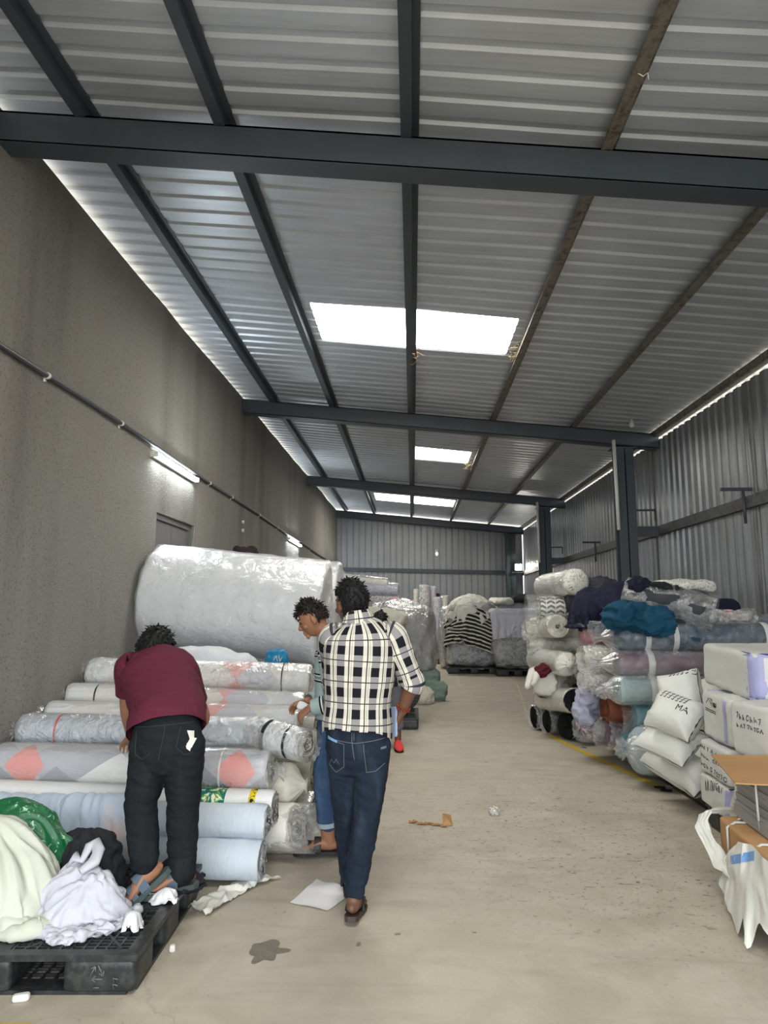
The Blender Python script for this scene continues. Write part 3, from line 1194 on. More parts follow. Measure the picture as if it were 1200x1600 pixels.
def drape(mb, c, rx, ry, h, seed, folds=14, amp=.09, n=72, m=30, rot=0.0, crown=.5, hem=.04, spiral=0.0, mi=0, foot=1.15):
    """cloth thrown over a heap: domed crown, folds that deepen towards the hem"""
    c = np.asarray(c, float)
    ph = np.linspace(0, 2 * PI, n + 1)
    s = np.linspace(0, 1, m + 1)
    S_, PH = np.meshgrid(s, ph, indexing='ij')
    cs, sn = np.cos(PH), np.sin(PH)
    rad_ = np.where(S_ < crown, S_ / crown * .82, .82 + (foot - .82) * ((S_ - crown) / (1 - crown)) ** .8)
    z = np.where(S_ < crown, h * (1 - .25 * (S_ / crown) ** 2), h * .75 * (1 - ((S_ - crown) / (1 - crown))))
    w = np.sin(PH * folds + 3 * vnoise(np.stack([cs * 2, sn * 2, S_ * 1.2], -1), 1, seed) + S_ * spiral)
    w2 = ridge(np.stack([cs * 3.2, sn * 3.2, S_ * 1.1], -1), 1, seed + 3, 2)
    A = amp * (.25 + S_ ** 1.2)
    rr = rad_ * (1 + A * (.5 * w + .7 * w2) * np.minimum(1, S_ * 3)) * (1 + .10 * vnoise(np.stack([cs, sn, S_], -1), 1.3, seed + 6))
    x, y = rr * rx * cs, rr * ry * sn
    P3 = np.stack([x * 3, y * 3, z * 3], -1)
    z = z + (1 - S_) * h * .22 * fbm(P3, .8, seed + 9, 3) + (1 - S_ ** 3) * .06 * ridge(P3, 1.1, seed + 11, 2)
    z = z + hem * S_ * vnoise(np.stack([cs * 4, sn * 4, S_], -1), 1, seed + 15) * (S_ > .9)
    z = np.maximum(z, .006)
    R = rotz(rot)
    Gd = np.stack([x, y, z], -1) @ R.T + c
    mb.grid(Gd, np.stack([PH * rx, S_ * (h + rx)], -1), mi)
    return mb


def cloth_sim(P, collide, steps=120, iters=12, grav=9.8, pins=None, shrink=None, stretch=1.0, seed=0, damp=.985, bend=.25, kick=.004, fric=.6):
    """settle a rectangular sheet of points (m, n, 3) onto the solid described by collide(P) -> pushed-out P"""
    P = P.astype(float).copy()
    rng = np.random.RandomState(seed)
    P += rng.normal(0, kick, P.shape)
    Q = P.copy()
    P0 = P.copy()

    def rest(a, b):
        return np.linalg.norm(a - b, axis=-1, keepdims=True).mean() * stretch
    hx, hy = rest(P0[:, 1:], P0[:, :-1]), rest(P0[1:], P0[:-1])
    hd = math.hypot(hx, hy)
    free = np.ones(P.shape[:2] + (1,))
    if pins is not None:
        free[pins] = 0

    def sat(sa, sb, r, k=1.0):
        a, b = P[sa], P[sb]
        d = b - a
        l = np.linalg.norm(d, axis=-1, keepdims=True) + 1e-9
        fa, fb = free[sa], free[sb]
        w = fa + fb + 1e-9
        c = d * ((l - r) / l) * k / w
        P[sa] = a + c * fa
        P[sb] = b - c * fb
    sl = slice
    sets = []
    for o in (0, 1):
        sets.append(((sl(None), sl(o, -1, 2)), (sl(None), sl(o + 1, None, 2)), hx, 1.0))
        sets.append(((sl(o, -1, 2), sl(None)), (sl(o + 1, None, 2), sl(None)), hy, 1.0))
    for o in (0, 1):
        sets.append(((sl(o, -1, 2), sl(None, -1)), (sl(o + 1, None, 2), sl(1, None)), hd, .5))
        sets.append(((sl(o, -1, 2), sl(1, None)), (sl(o + 1, None, 2), sl(None, -1)), hd, .5))
    bset = []
    for o in (0, 1, 2, 3):
        bset.append(((sl(None), sl(o, -2, 4)), (sl(None), sl(o + 2, None, 4)), 2 * hx, bend))
        bset.append(((sl(o, -2, 4), sl(None)), (sl(o + 2, None, 4), sl(None)), 2 * hy, bend))

    def fit(sa, sb):
        na, nb = P[sa].shape[:2], P[sb].shape[:2]
        m, n = min(na[0], nb[0]), min(na[1], nb[1])
        return m, n

    def cut(sx, m, axis):
        return sx
    idx = np.arange(P.shape[0] * P.shape[1]).reshape(P.shape[:2])
    cons = []
    for sa, sb, r, k in sets + bset:
        A, B = idx[sa], idx[sb]
        m, n = min(A.shape[0], B.shape[0]), min(A.shape[1], B.shape[1])
        if m and n:
            cons.append((A[:m, :n].ravel(), B[:m, :n].ravel(), r, k))
    shp = P.shape
    P = P.reshape(-1, 3)
    Q = Q.reshape(-1, 3)
    fr = free.reshape(-1, 1)
    dt = 1 / 40
    for st in range(steps):
        V = (P - Q) * damp
        Q = P.copy()
        P = P + (V + np.array([0, 0, -grav]) * dt * dt * .6) * fr
        if shrink is not None:
            P = shrink(P.reshape(shp), st / steps).reshape(-1, 3)
        for it in range(iters):
            for A, B, r, k in cons:
                d = P[B] - P[A]
                l = np.sqrt((d * d).sum(1, keepdims=True)) + 1e-9
                w = fr[A] + fr[B] + 1e-9
                c = d * ((l - r) / l) * k / w
                P[A] += c * fr[A]
                P[B] -= c * fr[B]
            if it % 4 == 3 or it == iters - 1:
                N = collide(P)
                hit = (np.abs(N - P).sum(1, keepdims=True) > 1e-7) & (fr > 0)
                P = np.where(fr > 0, N, P)
                Q = np.where(hit, Q + (P - Q) * fric, Q)
    return P.reshape(shp)


def solids(ells, floor=None, boxes=(), cyls=()):
    """collider of ellipsoids (c, radii), boxes (c, half, R), x-axis cylinders (y, z, r) and a floor height"""
    def f(P):
        P = P.copy()
        for c, r in ells:
            d = (P - c) / r
            l = np.sqrt((d * d).sum(1, keepdims=True)) + 1e-9
            P = np.where(l < 1, c + d / l * r, P)
        for c, h, R in boxes:
            q = (P - c) @ R
            pen = h - np.abs(q)
            ins = (pen > 0).all(1)
            ax = pen.argmin(1)
            for k in range(3):
                mk = ins & (ax == k)
                q[mk, k] = np.sign(q[mk, k]) * h[k]
            P = np.where(ins[:, None], q @ R.T + c, P)
        for y, z, r in cyls:
            d = P[:, 1:] - np.array([y, z])
            l = np.sqrt((d * d).sum(1, keepdims=True)) + 1e-9
            P[:, 1:] = np.where(l < r, np.array([y, z]) + d / l * r, P[:, 1:])
        if floor is not None:
            P[:, 2] = np.maximum(P[:, 2], floor)
        return P
    return f


def sheet(x0, x1, y0, y1, z, n, m, R=None, c=(0, 0, 0)):
    X, Y = np.meshgrid(np.linspace(x0, x1, n), np.linspace(y0, y1, m), indexing='xy')
    P = np.stack([X, Y, np.full_like(X, 0)], -1)
    if R is not None:
        P = P @ R.T
    P[..., 2] += z
    return P + np.asarray(c)


def smooth_grid(P, k=1):
    """one finer level of a settled sheet (bilinear split, then a light blur)"""
    for _ in range(k):
        m, n = P.shape[:2]
        Q = np.zeros((2 * m - 1, 2 * n - 1, 3))
        Q[::2, ::2] = P
        Q[1::2, ::2] = (P[1:] + P[:-1]) / 2
        Q[:, 1::2] = (Q[:, 2::2] + Q[:, :-2:2]) / 2
        B = Q.copy()
        B[1:-1, 1:-1] = Q[1:-1, 1:-1] * .5 + (Q[2:, 1:-1] + Q[:-2, 1:-1] + Q[1:-1, 2:] + Q[1:-1, :-2]) * .125
        P = B
    return P


def crumple(P, amp, freq, seed, centre, mode):
    """folds: mode 1 radial from the crown, 2 hanging from the top edge, 0 in all directions"""
    m, n = P.shape[:2]
    N = np.cross(np.gradient(P, axis=1), np.gradient(P, axis=0))
    N /= np.linalg.norm(N, axis=-1, keepdims=True) + 1e-9
    if N[..., 2].mean() < 0:
        N = -N
    i, j = np.meshgrid(np.linspace(0, 1, m), np.linspace(0, 1, n), indexing='ij')
    if mode == 1:
        d = P[..., :2] - np.asarray(centre)
        a = np.arctan2(d[..., 1], d[..., 0])
        r = np.linalg.norm(d, axis=-1)
        q = np.stack([np.cos(a) * freq * .42, np.sin(a) * freq * .42, r * 2.2 + 3], -1)
        h = ridge(q, 1, seed, 2) * np.clip(r / .22, .15, 1.2)
    elif mode == 2:
        w_ = .25 * vnoise(np.stack([i * 2, j * 2, i * 0], -1), 1, seed + 7)
        q = np.stack([(j + w_ * i) * freq * 2.0, i * 1.2, i * 0 + 2], -1)
        h = ridge(q, 1, seed, 2) * (.5 + .5 * i)
    else:
        w_ = .10 * np.stack([vnoise(P, 7, seed + 1), vnoise(P, 7, seed + 2), vnoise(P, 7, seed + 3)], -1)
        q = (P + w_) * np.array([1.0, 1.5, .8])
        h = ridge(q, freq, seed, 3) + .4 * vnoise(P, freq * .6, seed + 9)
    fl = P[..., 2].min()
    Q = P + N * (h * amp)[..., None]
    Q[..., 2] = np.maximum(Q[..., 2], fl)
    return Q


def cloth_obj(name, P, mat, label, cat='cloth', parent=None, thick=.004, group=None, crum=None):
    """a settled sheet with a little thickness"""
    P = smooth_grid(P)
    if crum is not None:
        P = crumple(P, *crum)
        P = smooth_grid(P)
    m, n = P.shape[:2]
    dx = np.gradient(P, axis=1)
    dy = np.gradient(P, axis=0)
    N = np.cross(dx, dy)
    N /= np.linalg.norm(N, axis=-1, keepdims=True) + 1e-9
    U = np.stack(np.meshgrid(np.linspace(0, 1, n), np.linspace(0, 1, m), indexing='xy'), -1)
    mb = MB()
    mb.grid(P, U, flip=True)
    mb.grid(P - N * thick, U)
    o = mb.build(name, mat, parent)
    if label:
        tag(o, label, cat, group)
    return o


def text_on(name, o, s, O, ex, ey, n, size, mat, parent, off=.0025):
    """printed lettering pressed on the surface of o"""
    cu = bpy.data.curves.new('lettering', 'FONT')
    cu.body = s
    cu.size = size
    cu.resolution_u = 2
    tmp = bpy.data.objects.new('lettering', cu)
    COL.objects.link(tmp)
    dg = bpy.context.evaluated_depsgraph_get()
    dg.update()
    me = bpy.data.meshes.new_from_object(tmp.evaluated_get(dg))
    bpy.data.objects.remove(tmp)
    bpy.data.curves.remove(cu)
    b = bvh_of(o)
    O, ex, ey = np.asarray(O, float), unit(ex), unit(ey)
    V, ok = [], True
    for v in me.vertices:
        p = press(b, O + ex * v.co.x + ey * v.co.y, n, off)
        V.append(p if p is not None else O + ex * v.co.x + ey * v.co.y)
    F = [tuple(p.vertices) for p in me.polygons]
    bpy.data.meshes.remove(me)
    mb = MB()
    mb.add(V, F)
    return mb.build(name, mat, parent, smooth=False)
# ---------------------------------------------------------------- fabric materials
def uvmat(name):
    t = NT(name)
    c = t.n('ShaderNodeTexCoord')
    sp = t.n('ShaderNodeSeparateXYZ')
    t.l(c.outputs['UV'], sp.inputs[0])
    return t, sp.outputs['X'], sp.outputs['Y']


def wrinkle(t, fs=12, stretch=(1, 1, 1), k=.3):
    h = t.noise(t.coord('Object', scale=stretch), fs, 4, .55, .6)
    return t.bump(h, k, .02)


def diamonds(name, cols, a=.26, b=.36, white=.25):
    t, u, v = uvmat(name)
    p = t.math('FLOOR', t.math('ADD', t.math('DIVIDE', u, a), t.math('DIVIDE', v, b)))
    q = t.math('FLOOR', t.math('SUBTRACT', t.math('DIVIDE', u, a), t.math('DIVIDE', v, b)))
    cb = t.n('ShaderNodeCombineXYZ')
    t.l(p, cb.inputs[0])
    t.l(q, cb.inputs[1])
    wn = t.n('ShaderNodeTexWhiteNoise', noise_dimensions='2D')
    t.l(cb.outputs[0], wn.inputs['Vector'])
    n = len(cols)
    col = t.ramp(wn.outputs['Value'], [(i / n, c) for i, c in enumerate(cols)], 'CONSTANT')
    return t.fin(col, .8, 0, wrinkle(t), .2)


def spots(name, base, ink, scale=30, lo=.5, hi=.54, rough=.75, dist=1.5, third=None, coord='UV', stretch=(1, 1, 1)):
    t = NT(name)
    v = t.coord(coord, scale=stretch)
    f = t.ramp(t.noise(v, scale, 3, .6, dist), [(lo, G(0)), (hi, G(1))])
    col = t.mix(f, base, ink)
    if third:
        f2 = t.ramp(t.noise(v, scale * .7, 2, .5, dist), [(.60, G(0)), (.63, G(1))])
        col = t.mix(f2, col, third)
    return t.fin(col, rough, 0, wrinkle(t), .25)


def end_mat(name, c1, c2, lines=7.0):
    """edges of rolled cloth: fine spiral lines; uv = angle, radius fraction*r"""
    t, u, v = uvmat(name)
    ph = t.math('ADD', t.math('MULTIPLY', v, lines * 9), t.math('DIVIDE', u, 2 * PI))
    wob = t.noise(t.coord('Object'), 18, 3)
    ph = t.math('ADD', ph, t.math('MULTIPLY', wob, 1.4))
    f = t.math('PINGPONG', ph, .5)
    col = t.mix(t.math('MULTIPLY', f, 2.0), c1, c2)
    n = t.bump(f, .6, .01)
    return t.fin(col, .85, 0, n, .15)


C_BLUE = S(196, 210, 226)
C_PINK = S(226, 150, 150)
M_BLUEW = cloth('pale_blue_jersey', S(184, 196, 208), S(206, 214, 221), vs=3, fold=.35, fs=10, stretch=(5, 1, 1))
M_WHITEC = cloth('white_fabric', S(214, 215, 218), S(228, 228, 230), vs=4, fold=.3, fs=10)
M_CREAM = cloth('cream_fabric', S(206, 202, 186), S(226, 222, 208), vs=5, fold=.45, fs=12)
M_CREAM2 = cloth('off_white_fabric', S(214, 210, 200), S(232, 230, 222), vs=5, fold=.45, fs=12)
t, u, v = uvmat('big_diamond_print')


def dia(u0, v0, au, av, per=1.3):
    a = t.math('ABSOLUTE', t.math('MULTIPLY', t.math('SUBTRACT', t.math('FRACT', t.math('ADD', t.math('DIVIDE', t.math('SUBTRACT', u, u0), per), .5)), .5), per))
    b = t.math('ABSOLUTE', t.math('SUBTRACT', v, v0))
    return t.math('LESS_THAN', t.math('ADD', t.math('DIVIDE', a, au), t.math('DIVIDE', b, av)), 1.0)


col = t.mix(dia(.55, .23, .34, .30, .65), S(200, 200, 202), S(178, 178, 184))
for u0, v0, au, av, c in ((.80, .12, .26, .18, S(226, 226, 222)), (.03, .07, .20, .16, S(150, 150, 160)), (.42, .05, .2, .16, S(154, 155, 164)), (1.12, .20, .16, .18, S(186, 178, 172)), (.22, .205, .125, .165, S(222, 148, 142))):
    col = t.mix(dia(u0, v0, au, av), col, c)
M_DIA = t.fin(col, .8, 0, wrinkle(t), .2)
M_DIA2 = diamonds('pale_diamond_print', [S(224, 226, 226), S(206, 206, 208), S(230, 168, 162), S(216, 216, 214), S(196, 196, 202), S(220, 214, 208)], .34, .36)
M_GREYS = spots('grey_star_print', S(176, 182, 190), S(214, 218, 224), 9, .66, .68)
M_END = end_mat('rolled_white_edges', S(226, 224, 216), S(150, 146, 138))
M_ENDB = end_mat('rolled_blue_edges', S(228, 230, 230), S(160, 162, 166))
M_ENDC = end_mat('rolled_cream_edges', S(214, 208, 192), S(120, 112, 98), 6)
M_FILM = film('clear_film', .90, fs=9, stretch=(.35, 1, 1), strength=.6, milky=.3, gloss=.45)
M_FILMX = film('crinkled_film', .80, fs=11, strength=.9, milky=.5, gloss=.5)
M_FILMB = film('big_roll_film', .80, fs=7, strength=.8, milky=.08, rough=.3, gloss=.38)
M_CARD = cloth('cardboard', S(176, 136, 94), S(196, 154, 108), vs=3, fold=.06, fs=5, weave=.03)
M_BLACKC = cloth('black_fabric', S(30, 31, 35), S(44, 45, 50), vs=6, fold=.5, fs=11)
M_TAPEW = cloth('white_strap', S(206, 208, 206), vs=6, fold=.15, weave=0, rough=.45)
M_REDS = cloth('red_strap', S(204, 60, 48), vs=6, fold=.1, weave=0, rough=.5)
M_BLKS = cloth('black_string', S(32, 32, 32), vs=6, fold=.1, weave=0, rough=.6)

# printed roll: white with a green / teal leafy band and a yellow band
t, u, v = uvmat('leafy_print')
leaf = t.ramp(t.noise(t.coord('UV'), 16, 3, .6, 1.2), [(.42, S(30, 116, 112)), (.5, S(120, 168, 60)), (.55, S(236, 238, 230)), (.64, S(240, 226, 150))], 'CONSTANT')
inb = t.math('MULTIPLY', t.math('GREATER_THAN', u, 1.30), t.math('LESS_THAN', u, 1.52))
inc = t.math('MULTIPLY', t.math('GREATER_THAN', u, 1.66), t.math('LESS_THAN', u, 1.70))
yl = t.ramp(t.noise(t.coord('UV'), 30, 2, .6, 1), [(.5, S(222, 196, 40)), (.56, S(40, 48, 40))], 'CONSTANT')
col = t.mix(inb, S(226, 226, 224), leaf)
col = t.mix(inc, col, yl)
M_LEAF = t.fin(col, .8, 0, wrinkle(t), .2)

GL = 'fabric rolls piled against the plastered wall'


def lx(Y, d=.02): return XL(Y) + d


def leftroll(label, xl, yl, xr, yr, Y, r, mat, seed, dY=0.0, left=None, **k):
    B = at(xr, yr, Y)
    A = at(xl, yl, Y + dY)
    if left is not None:
        A[0] = lx(Y, left)
    return roll('fabric_roll', label, A, B, r, mat, seed, GL, **k)


leftroll('lowest bare pale blue fabric roll at the front of the left pile', 30, 1326, 408, 1343, 4.06, .108, M_BLUEW, 1, left=.06, end=M_ENDB, fold=.035, lump=.05, kf=11)
leftroll('bare pale blue fabric roll lying on the lowest roll of the left pile', 30, 1272, 416, 1283, 4.10, .092, M_BLUEW, 2, left=.06, end=M_ENDB, fold=.045, lump=.06, kf=11)
leftroll('white fabric roll with a green leafy printed band and a yellow band', 10, 1246, 428, 1264, 4.27, .105, M_LEAF, 3, left=.06, end=M_END, fold=.02)
leftroll('plastic-wrapped roll with large pink and grey diamonds, under the hand of the man in maroon', 10, 1192, 420, 1204, 4.42, .122, M_DIA, 14, left=.09, end=M_END, wrap=M_FILM, ext=(.05, .10), straps=((1.42, .014),), strap_mat=M_TAPEW)
leftroll('grey star-printed roll in shiny crinkled film with one red strap', 22, 1141, 424, 1150, 4.68, .110, M_GREYS, 5, left=.08, end=M_END, wrap=M_FILMX, ext=(.06, .14), straps=((.26, .012),), strap_mat=M_REDS)
leftroll('plastic-wrapped pale roll with a pink patch, sixth up the left pile', 34, 1117, 468, 1126, 4.98, .100, M_DIA2, 21, left=.09, end=M_END, wrap=M_FILM, ext=(.08, .06))
leftroll('plastic-wrapped pink and white roll second from the top of the left pile', 84, 1086, 474, 1102, 5.26, .090, M_DIA2, 8, left=.09, end=M_END, wrap=M_FILM, ext=(.05, .05), straps=((.22, .012),), strap_mat=M_BLKS)
leftroll('topmost plastic-wrapped roll of the left pile, tied twice with black string', 104, 1051, 484, 1062, 5.56, .116, M_DIA2, 30, left=.1, end=M_END, wrap=M_FILMX, ext=(.06, .07), straps=((.25, .01), (1.55, .01)), strap_mat=M_BLKS)
# short white roll with a black band, in film, at the right end of the pile
t5 = roll('fabric_roll', 'short white roll with a black band in loose film beside the blue jeans', at(418, 1150, 4.50), at(478, 1164, 4.36), .094, M_WHITEC, 11, GL, end=M_END, wrap=M_FILMX, ext=(.12, .05), wopen=(True, True), wl=.06,
          straps=((.03, .03), (.2, .02)), strap_mat=M_BLACKC)
# cloth ends at the right side of the pile
roll('fabric_roll', 'cream cloth roll end sagging under the crinkled film on the right of the left pile', at(300, 1222, 4.72), at(455, 1226, 4.58), .125, M_CREAM, 12, GL, ends=('spiral', 'gather'), lump=.12, fold=.06)
roll('fabric_roll', 'cream fabric roll in dirty film lowest beside the black sandal', at(260, 1292, 4.66), at(462, 1293, 4.42), .135, M_CREAM2, 13, GL, end=M_ENDC, wrap=M_FILMX, ext=(.05, .13), wopen=(False, True), lump=.09, fold=.05)
roll('fabric_roll', 'white fabric roll end behind the jeans of the striped-sweater man', at(300, 1262, 4.98), at(492, 1262, 4.78), .095, M_CREAM2, 15, GL, end=M_ENDC, wrap=M_FILM, ext=(.05, .05), lump=.06, fold=.04)
# rolls deeper inside the pile that carry the upper ones
k = 0
for Y, z, r in ((4.98, .125, .125), (5.26, .125, .125), (5.54, .125, .125), (5.02, .36, .115), (5.27, .36, .115), (5.52, .38, .125), (4.86, .56, .075), (5.12, .57, .09), (5.36, .61, .1), (5.52, .80, .075)):
    k += 1
    roll('fabric_roll', 'cream fabric roll inside the left pile, seen only at its end', (lx(Y, .05), Y, z), (-.74 + .03 * (k % 3), Y, z), r, M_CREAM2 if k % 2 else M_CREAM, 50 + k, GL, end=M_ENDC, nu=20, nv=28)

# wrapped goods under and behind the big white roll
M_BALEW = cloth('white_wrapped_goods', S(206, 208, 214), S(228, 230, 234), vs=2, fold=.6, fs=5)
th = thing('wrapped_bale', 'low white wrapped bale carrying the big white roll', 'bale', (-1.65, 6.75, 0))
mb = MB()
softbox(mb, (-1.66, 6.72, .47), (1.72, 1.75, .94), None, 3, 7, .05, .03, 26, 2.5)
mb.build('goods', M_BALEW, th)
mb = MB()
softbox(mb, (-1.66, 6.72, .475), (1.72, 1.75, .95), None, 5, 7, .05, .03, 30, 2.5, grow=.015)
mb.build('plastic_wrap', M_FILMX, th)
th = thing('white_sheet', 'crumpled white sheet hanging out below the big white roll', 'cloth', (-1.75, 5.9, 1.0))
mb = MB()
drape(mb, (-1.78, 6.06, .98), .42, .24, .20, 21, 7, .14, 60, 20)
mb.build('sheet', M_BALEW, th)
mb = MB()
softbox(mb, at(432, 1031, 5.86), (.17, .12, .13), rotz(.2), 8, 3.5, .03, .02, 14, 9)
o = mb.build('plastic_bag', cloth('blue_bag', S(40, 128, 172), vs=8, fold=.4, weave=0, rough=.4))
tag(o, 'small bright blue plastic bag squeezed under the big white roll', 'bag')
strokes('printed_mark', o, [[(-.03, -.01), (-.01, .03), (0, -.02)], [(.01, .03), (.02, -.02), (.04, .02)], [(-.03, -.035), (.04, -.04)]], at(434, 1030, 5.8), RT, (0, 0, 1), (0, -1, .1), .004, M_TAPEW, o)

big = roll('white_roll', 'huge white plastic-wrapped roll lying on top of the left pile', at(242, 931, 7.0), at(507, 958, 7.02), .515, M_WHITEC, 31, None, 'roll', end=M_WHITEC, wrap=M_FILMB, ext=(.03, .06), lump=.015, fold=.004, nu=40, nv=72, flat=.97, wl=.012)
th2 = thing('wrapped_bale', 'white wrapped bale behind the big roll', 'bale', (-1.7, 9.0, 0))
mb = MB()
softbox(mb, (-1.66, 9.05, .58), (1.6, 1.5, 1.14), None, 13, 7, .05, .03, 20, 2.5)
mb.build('goods', M_BALEW, th2)
roll('white_roll', 'second large white wrapped roll, mostly hidden behind the huge one', (lx(9, .08), 9.05, 1.66), at(532, 934, 9.0), .46, M_WHITEC, 33, None, 'roll', wrap=M_FILMB, ext=(.03, .05), lump=.02, fold=.006, nv=60, flat=.95, wl=.012)
mb = MB()
softbox(mb, at(384, 866, 8.95), (.30, .26, .2), rotz(.3), 4, 3, .06, .03, 14, 7)
tag(mb.build('cloth_bundle', cloth('dark_brown_cloth', S(46, 36, 38), vs=8, fold=.5)), 'dark cloth bundle peeping over the top of the huge white roll', 'cloth')

# ---------------------------------------------------------------- black plastic pallet
M_PAL = metal_paint('black_plastic', S(40, 43, 44), 0.42, 0.2, vs=5, dirt=S(62, 63, 62))
M_PALT = metal_paint('scuffed_plastic', S(92, 94, 94), 0.6, 0.2)


def pallet(name_label, origin, Lx, Ly, ang, h=.15, group='black plastic pallets', mark=False, coarse=False):
    """origin = front right corner on the floor; x runs left, y runs back"""
    R = rotz(ang)
    o0 = np.asarray(origin, float)
    th = thing('plastic_pallet', name_label, 'pallet', o0 + R @ np.array([-Lx / 2, Ly / 2, 0]), group)

    def W(x, y, z): return o0 + R @ np.array([-x, y, z])
    mb = MB()
    fr = .05
    # rim of the deck
    for x0, x1, y0, y1 in ((0, Lx, 0, fr), (0, Lx, Ly - fr, Ly), (0, fr, fr, Ly - fr), (Lx - fr, Lx, fr, Ly - fr), (Lx / 2 - .07, Lx / 2 + .07, fr, Ly - fr), (fr, Lx - fr, Ly / 2 - .06, Ly / 2 + .06)):
        mb.box(W((x0 + x1) / 2, (y0 + y1) / 2, h - .012), (x1 - x0, y1 - y0, .024), R)
    # grid deck
    stp = .1 if coarse else .047
    x = fr
    while x < Lx - fr:
        mb.box(W(x, Ly / 2, h - .010), (.009, Ly - 2 * fr, .018), R)
        x += stp
    y = fr
    k = 0
    while y < Ly - fr:
        mb.box(W(Lx / 2, y, h - .011), (Lx - 2 * fr, .009, .016), R)
        y += stp * (.6 if k % 9 < 4 else 1.1)
        k += 1
    if not coarse:
        for sx in (1, -1):
            a = math.atan2(.55, .45) * sx
            mb.box(W(.28, .3, h - .009), (.62, .012, .017), R @ rotz(a))
            mb.box(W(.28 + Lx / 2, .3, h - .009), (.62, .012, .017), R @ rotz(a))
    mb.build('deck', M_PAL, th, smooth=False)
    # blocks
    for bx in (.15, Lx / 2, Lx - .15):
        for by in (.12, Ly / 2, Ly - .12):
            mb = MB()
            softbox(mb, W(bx, by, h / 2 - .005), (.29 if bx != Lx / 2 else .2, .235, h - .03), R, 1, 14, 0, 0, 6)
            mb.build('block', M_PAL, th)
    mb = MB()
    for x0, x1, y0, y1 in ((.04, Lx - .04, .01, .1), (.04, Lx - .04, Ly - .1, Ly - .01), (.04, Lx - .04, Ly / 2 - .05, Ly / 2 + .05), (.01, .12, .05, Ly - .05), (Lx - .12, Lx - .01, .05, Ly - .05), (Lx / 2 - .06, Lx / 2 + .06, .05, Ly - .05)):
        mb.box(W((x0 + x1) / 2, (y0 + y1) / 2, .008), (x1 - x0, y1 - y0, .016), R)
    x = .15
    while x < Lx - .12 and not coarse:
        mb.box(W(x, Ly / 2, .007), (.007, Ly - .1, .012), R)
        mb.box(W(Lx / 2, .1 + (x - .15) * (Ly - .2) / (Lx - .27), .007), (Lx - .2, .007, .012), R)
        x += .055
    mb.build('bottom_runner', M_PAL, th, smooth=False)
    if mark:
        # moulded recycling arrows on the corner block
        mb = MB()
        cx, cz, s = .155, h / 2 + .012, .034
        tri = [(0, s), (-s * .95, -s * .7), (s * .95, -s * .7)]
        for i in range(3):
            a, b = np.array(tri[i]), np.array(tri[(i + 1) % 3])
            p, q = a + (b - a) * .12, a + (b - a) * .80
            mb.tube([W(cx + p[0], -.002, cz + p[1]), W(cx + q[0], -.002, cz + q[1])], .0032, 5)
            d = unit(b - a)
            for sd in (1, -1):
                e = q - d * .016 + np.array([-d[1], d[0]]) * .011 * sd
                mb.tube([W(cx + q[0], -.002, cz + q[1]), W(cx + e[0], -.002, cz + e[1])], .003, 5)
        mb.tube([W(cx + .012, -.002, .032), W(cx - .012, -.002, .032)], .003, 5)
        for i in range(2):
            mb.tube([W(.07, -.002, .04 + i * .022), W(.09, -.002, .045 + i * .022), W(.085, -.002, .028 + i * .022)], .003, 5)
        mb.build('moulded_arrows', M_PALT, th)
    return th


pallet('empty-edged black plastic pallet under the cloth heaps, front left', (-1.10, 2.92, 0), 1.2, 1.0, rad(2.5), mark=True)

# ---------------------------------------------------------------- cloth heaps on the pallet
M_GRNW = cloth('pale_green_white_cloth', S(192, 196, 180), S(212, 214, 200), vs=3, fold=.3, fs=8)
M_LILAC = cloth('lilac_white_cloth', S(188, 188, 198), S(208, 208, 216), vs=3, fold=.35, fs=9)
t = NT('green_sheet')
f = t.ramp(t.noise(t.coord('Object'), 30, 3, .6, 1), [(.60, G(0)), (.63, G(1))])
M_GREEN = t.fin(t.mix(f, S(24, 92, 54), S(150, 196, 160)), .4, 0, wrinkle(t, 9, k=.5), .4)
def fold_in(c, k):
    """pull a sheet together towards c while it settles, so that it crumples"""
    c = np.asarray(c, float)

    def f(P, s):
        if s < .45:
            P = P.copy()
            P[..., :2] += (c[:2] - P[..., :2]) * k
        return P
    return f


PT = .152    # top of the pallet
P = cloth_sim(sheet(-2.36, -1.62, 3.26, 3.74, .66, 46, 34), solids([(np.array([-1.95, 3.46, PT]), np.array([.34, .19, .44]))], PT), 70, 10, seed=3, shrink=fold_in((-1.95, 3.46), .004))
cloth_obj('green_sheet', P, M_GREEN, 'dark green printed plastic sheet between the pale cloth heap and the blue rolls', 'sheet', crum=(.02, 7, 3, None, 0))
P = cloth_sim(sheet(-.66, .66, -.56, .58, .74, 74, 66, rotz(.5), (-1.98, 3.24, 0)), solids([(np.array([-1.97, 3.30, PT]), np.array([.30, .17, .41])), (np.array([-1.85, 3.22, PT]), np.array([.22, .15, .30]))], PT), 110, 12, seed=5, shrink=fold_in((-1.93, 3.22), .006))
cloth_obj('cloth_heap', P, M_GRNW, 'pale greenish white cloth draped in long folds at the left end of the pallet', crum=(.045, 9, 5, (-1.97, 3.28), 1))
P = cloth_sim(sheet(-.30, .30, -.17, .17, .80, 36, 22, rotz(.15), (-1.93, 3.20, 0)), solids([(np.array([-1.97, 3.30, PT]), np.array([.32, .19, .43])), (np.array([-1.85, 3.22, PT]), np.array([.24, .17, .33]))], PT), 80, 10, seed=8, shrink=fold_in((-1.93, 3.2), .016))
cloth_obj('cloth_fold', P, M_GRNW, 'turned-over fold of pale cloth lying on top of the draped pale heap', crum=(.02, 9, 8, None, 0))
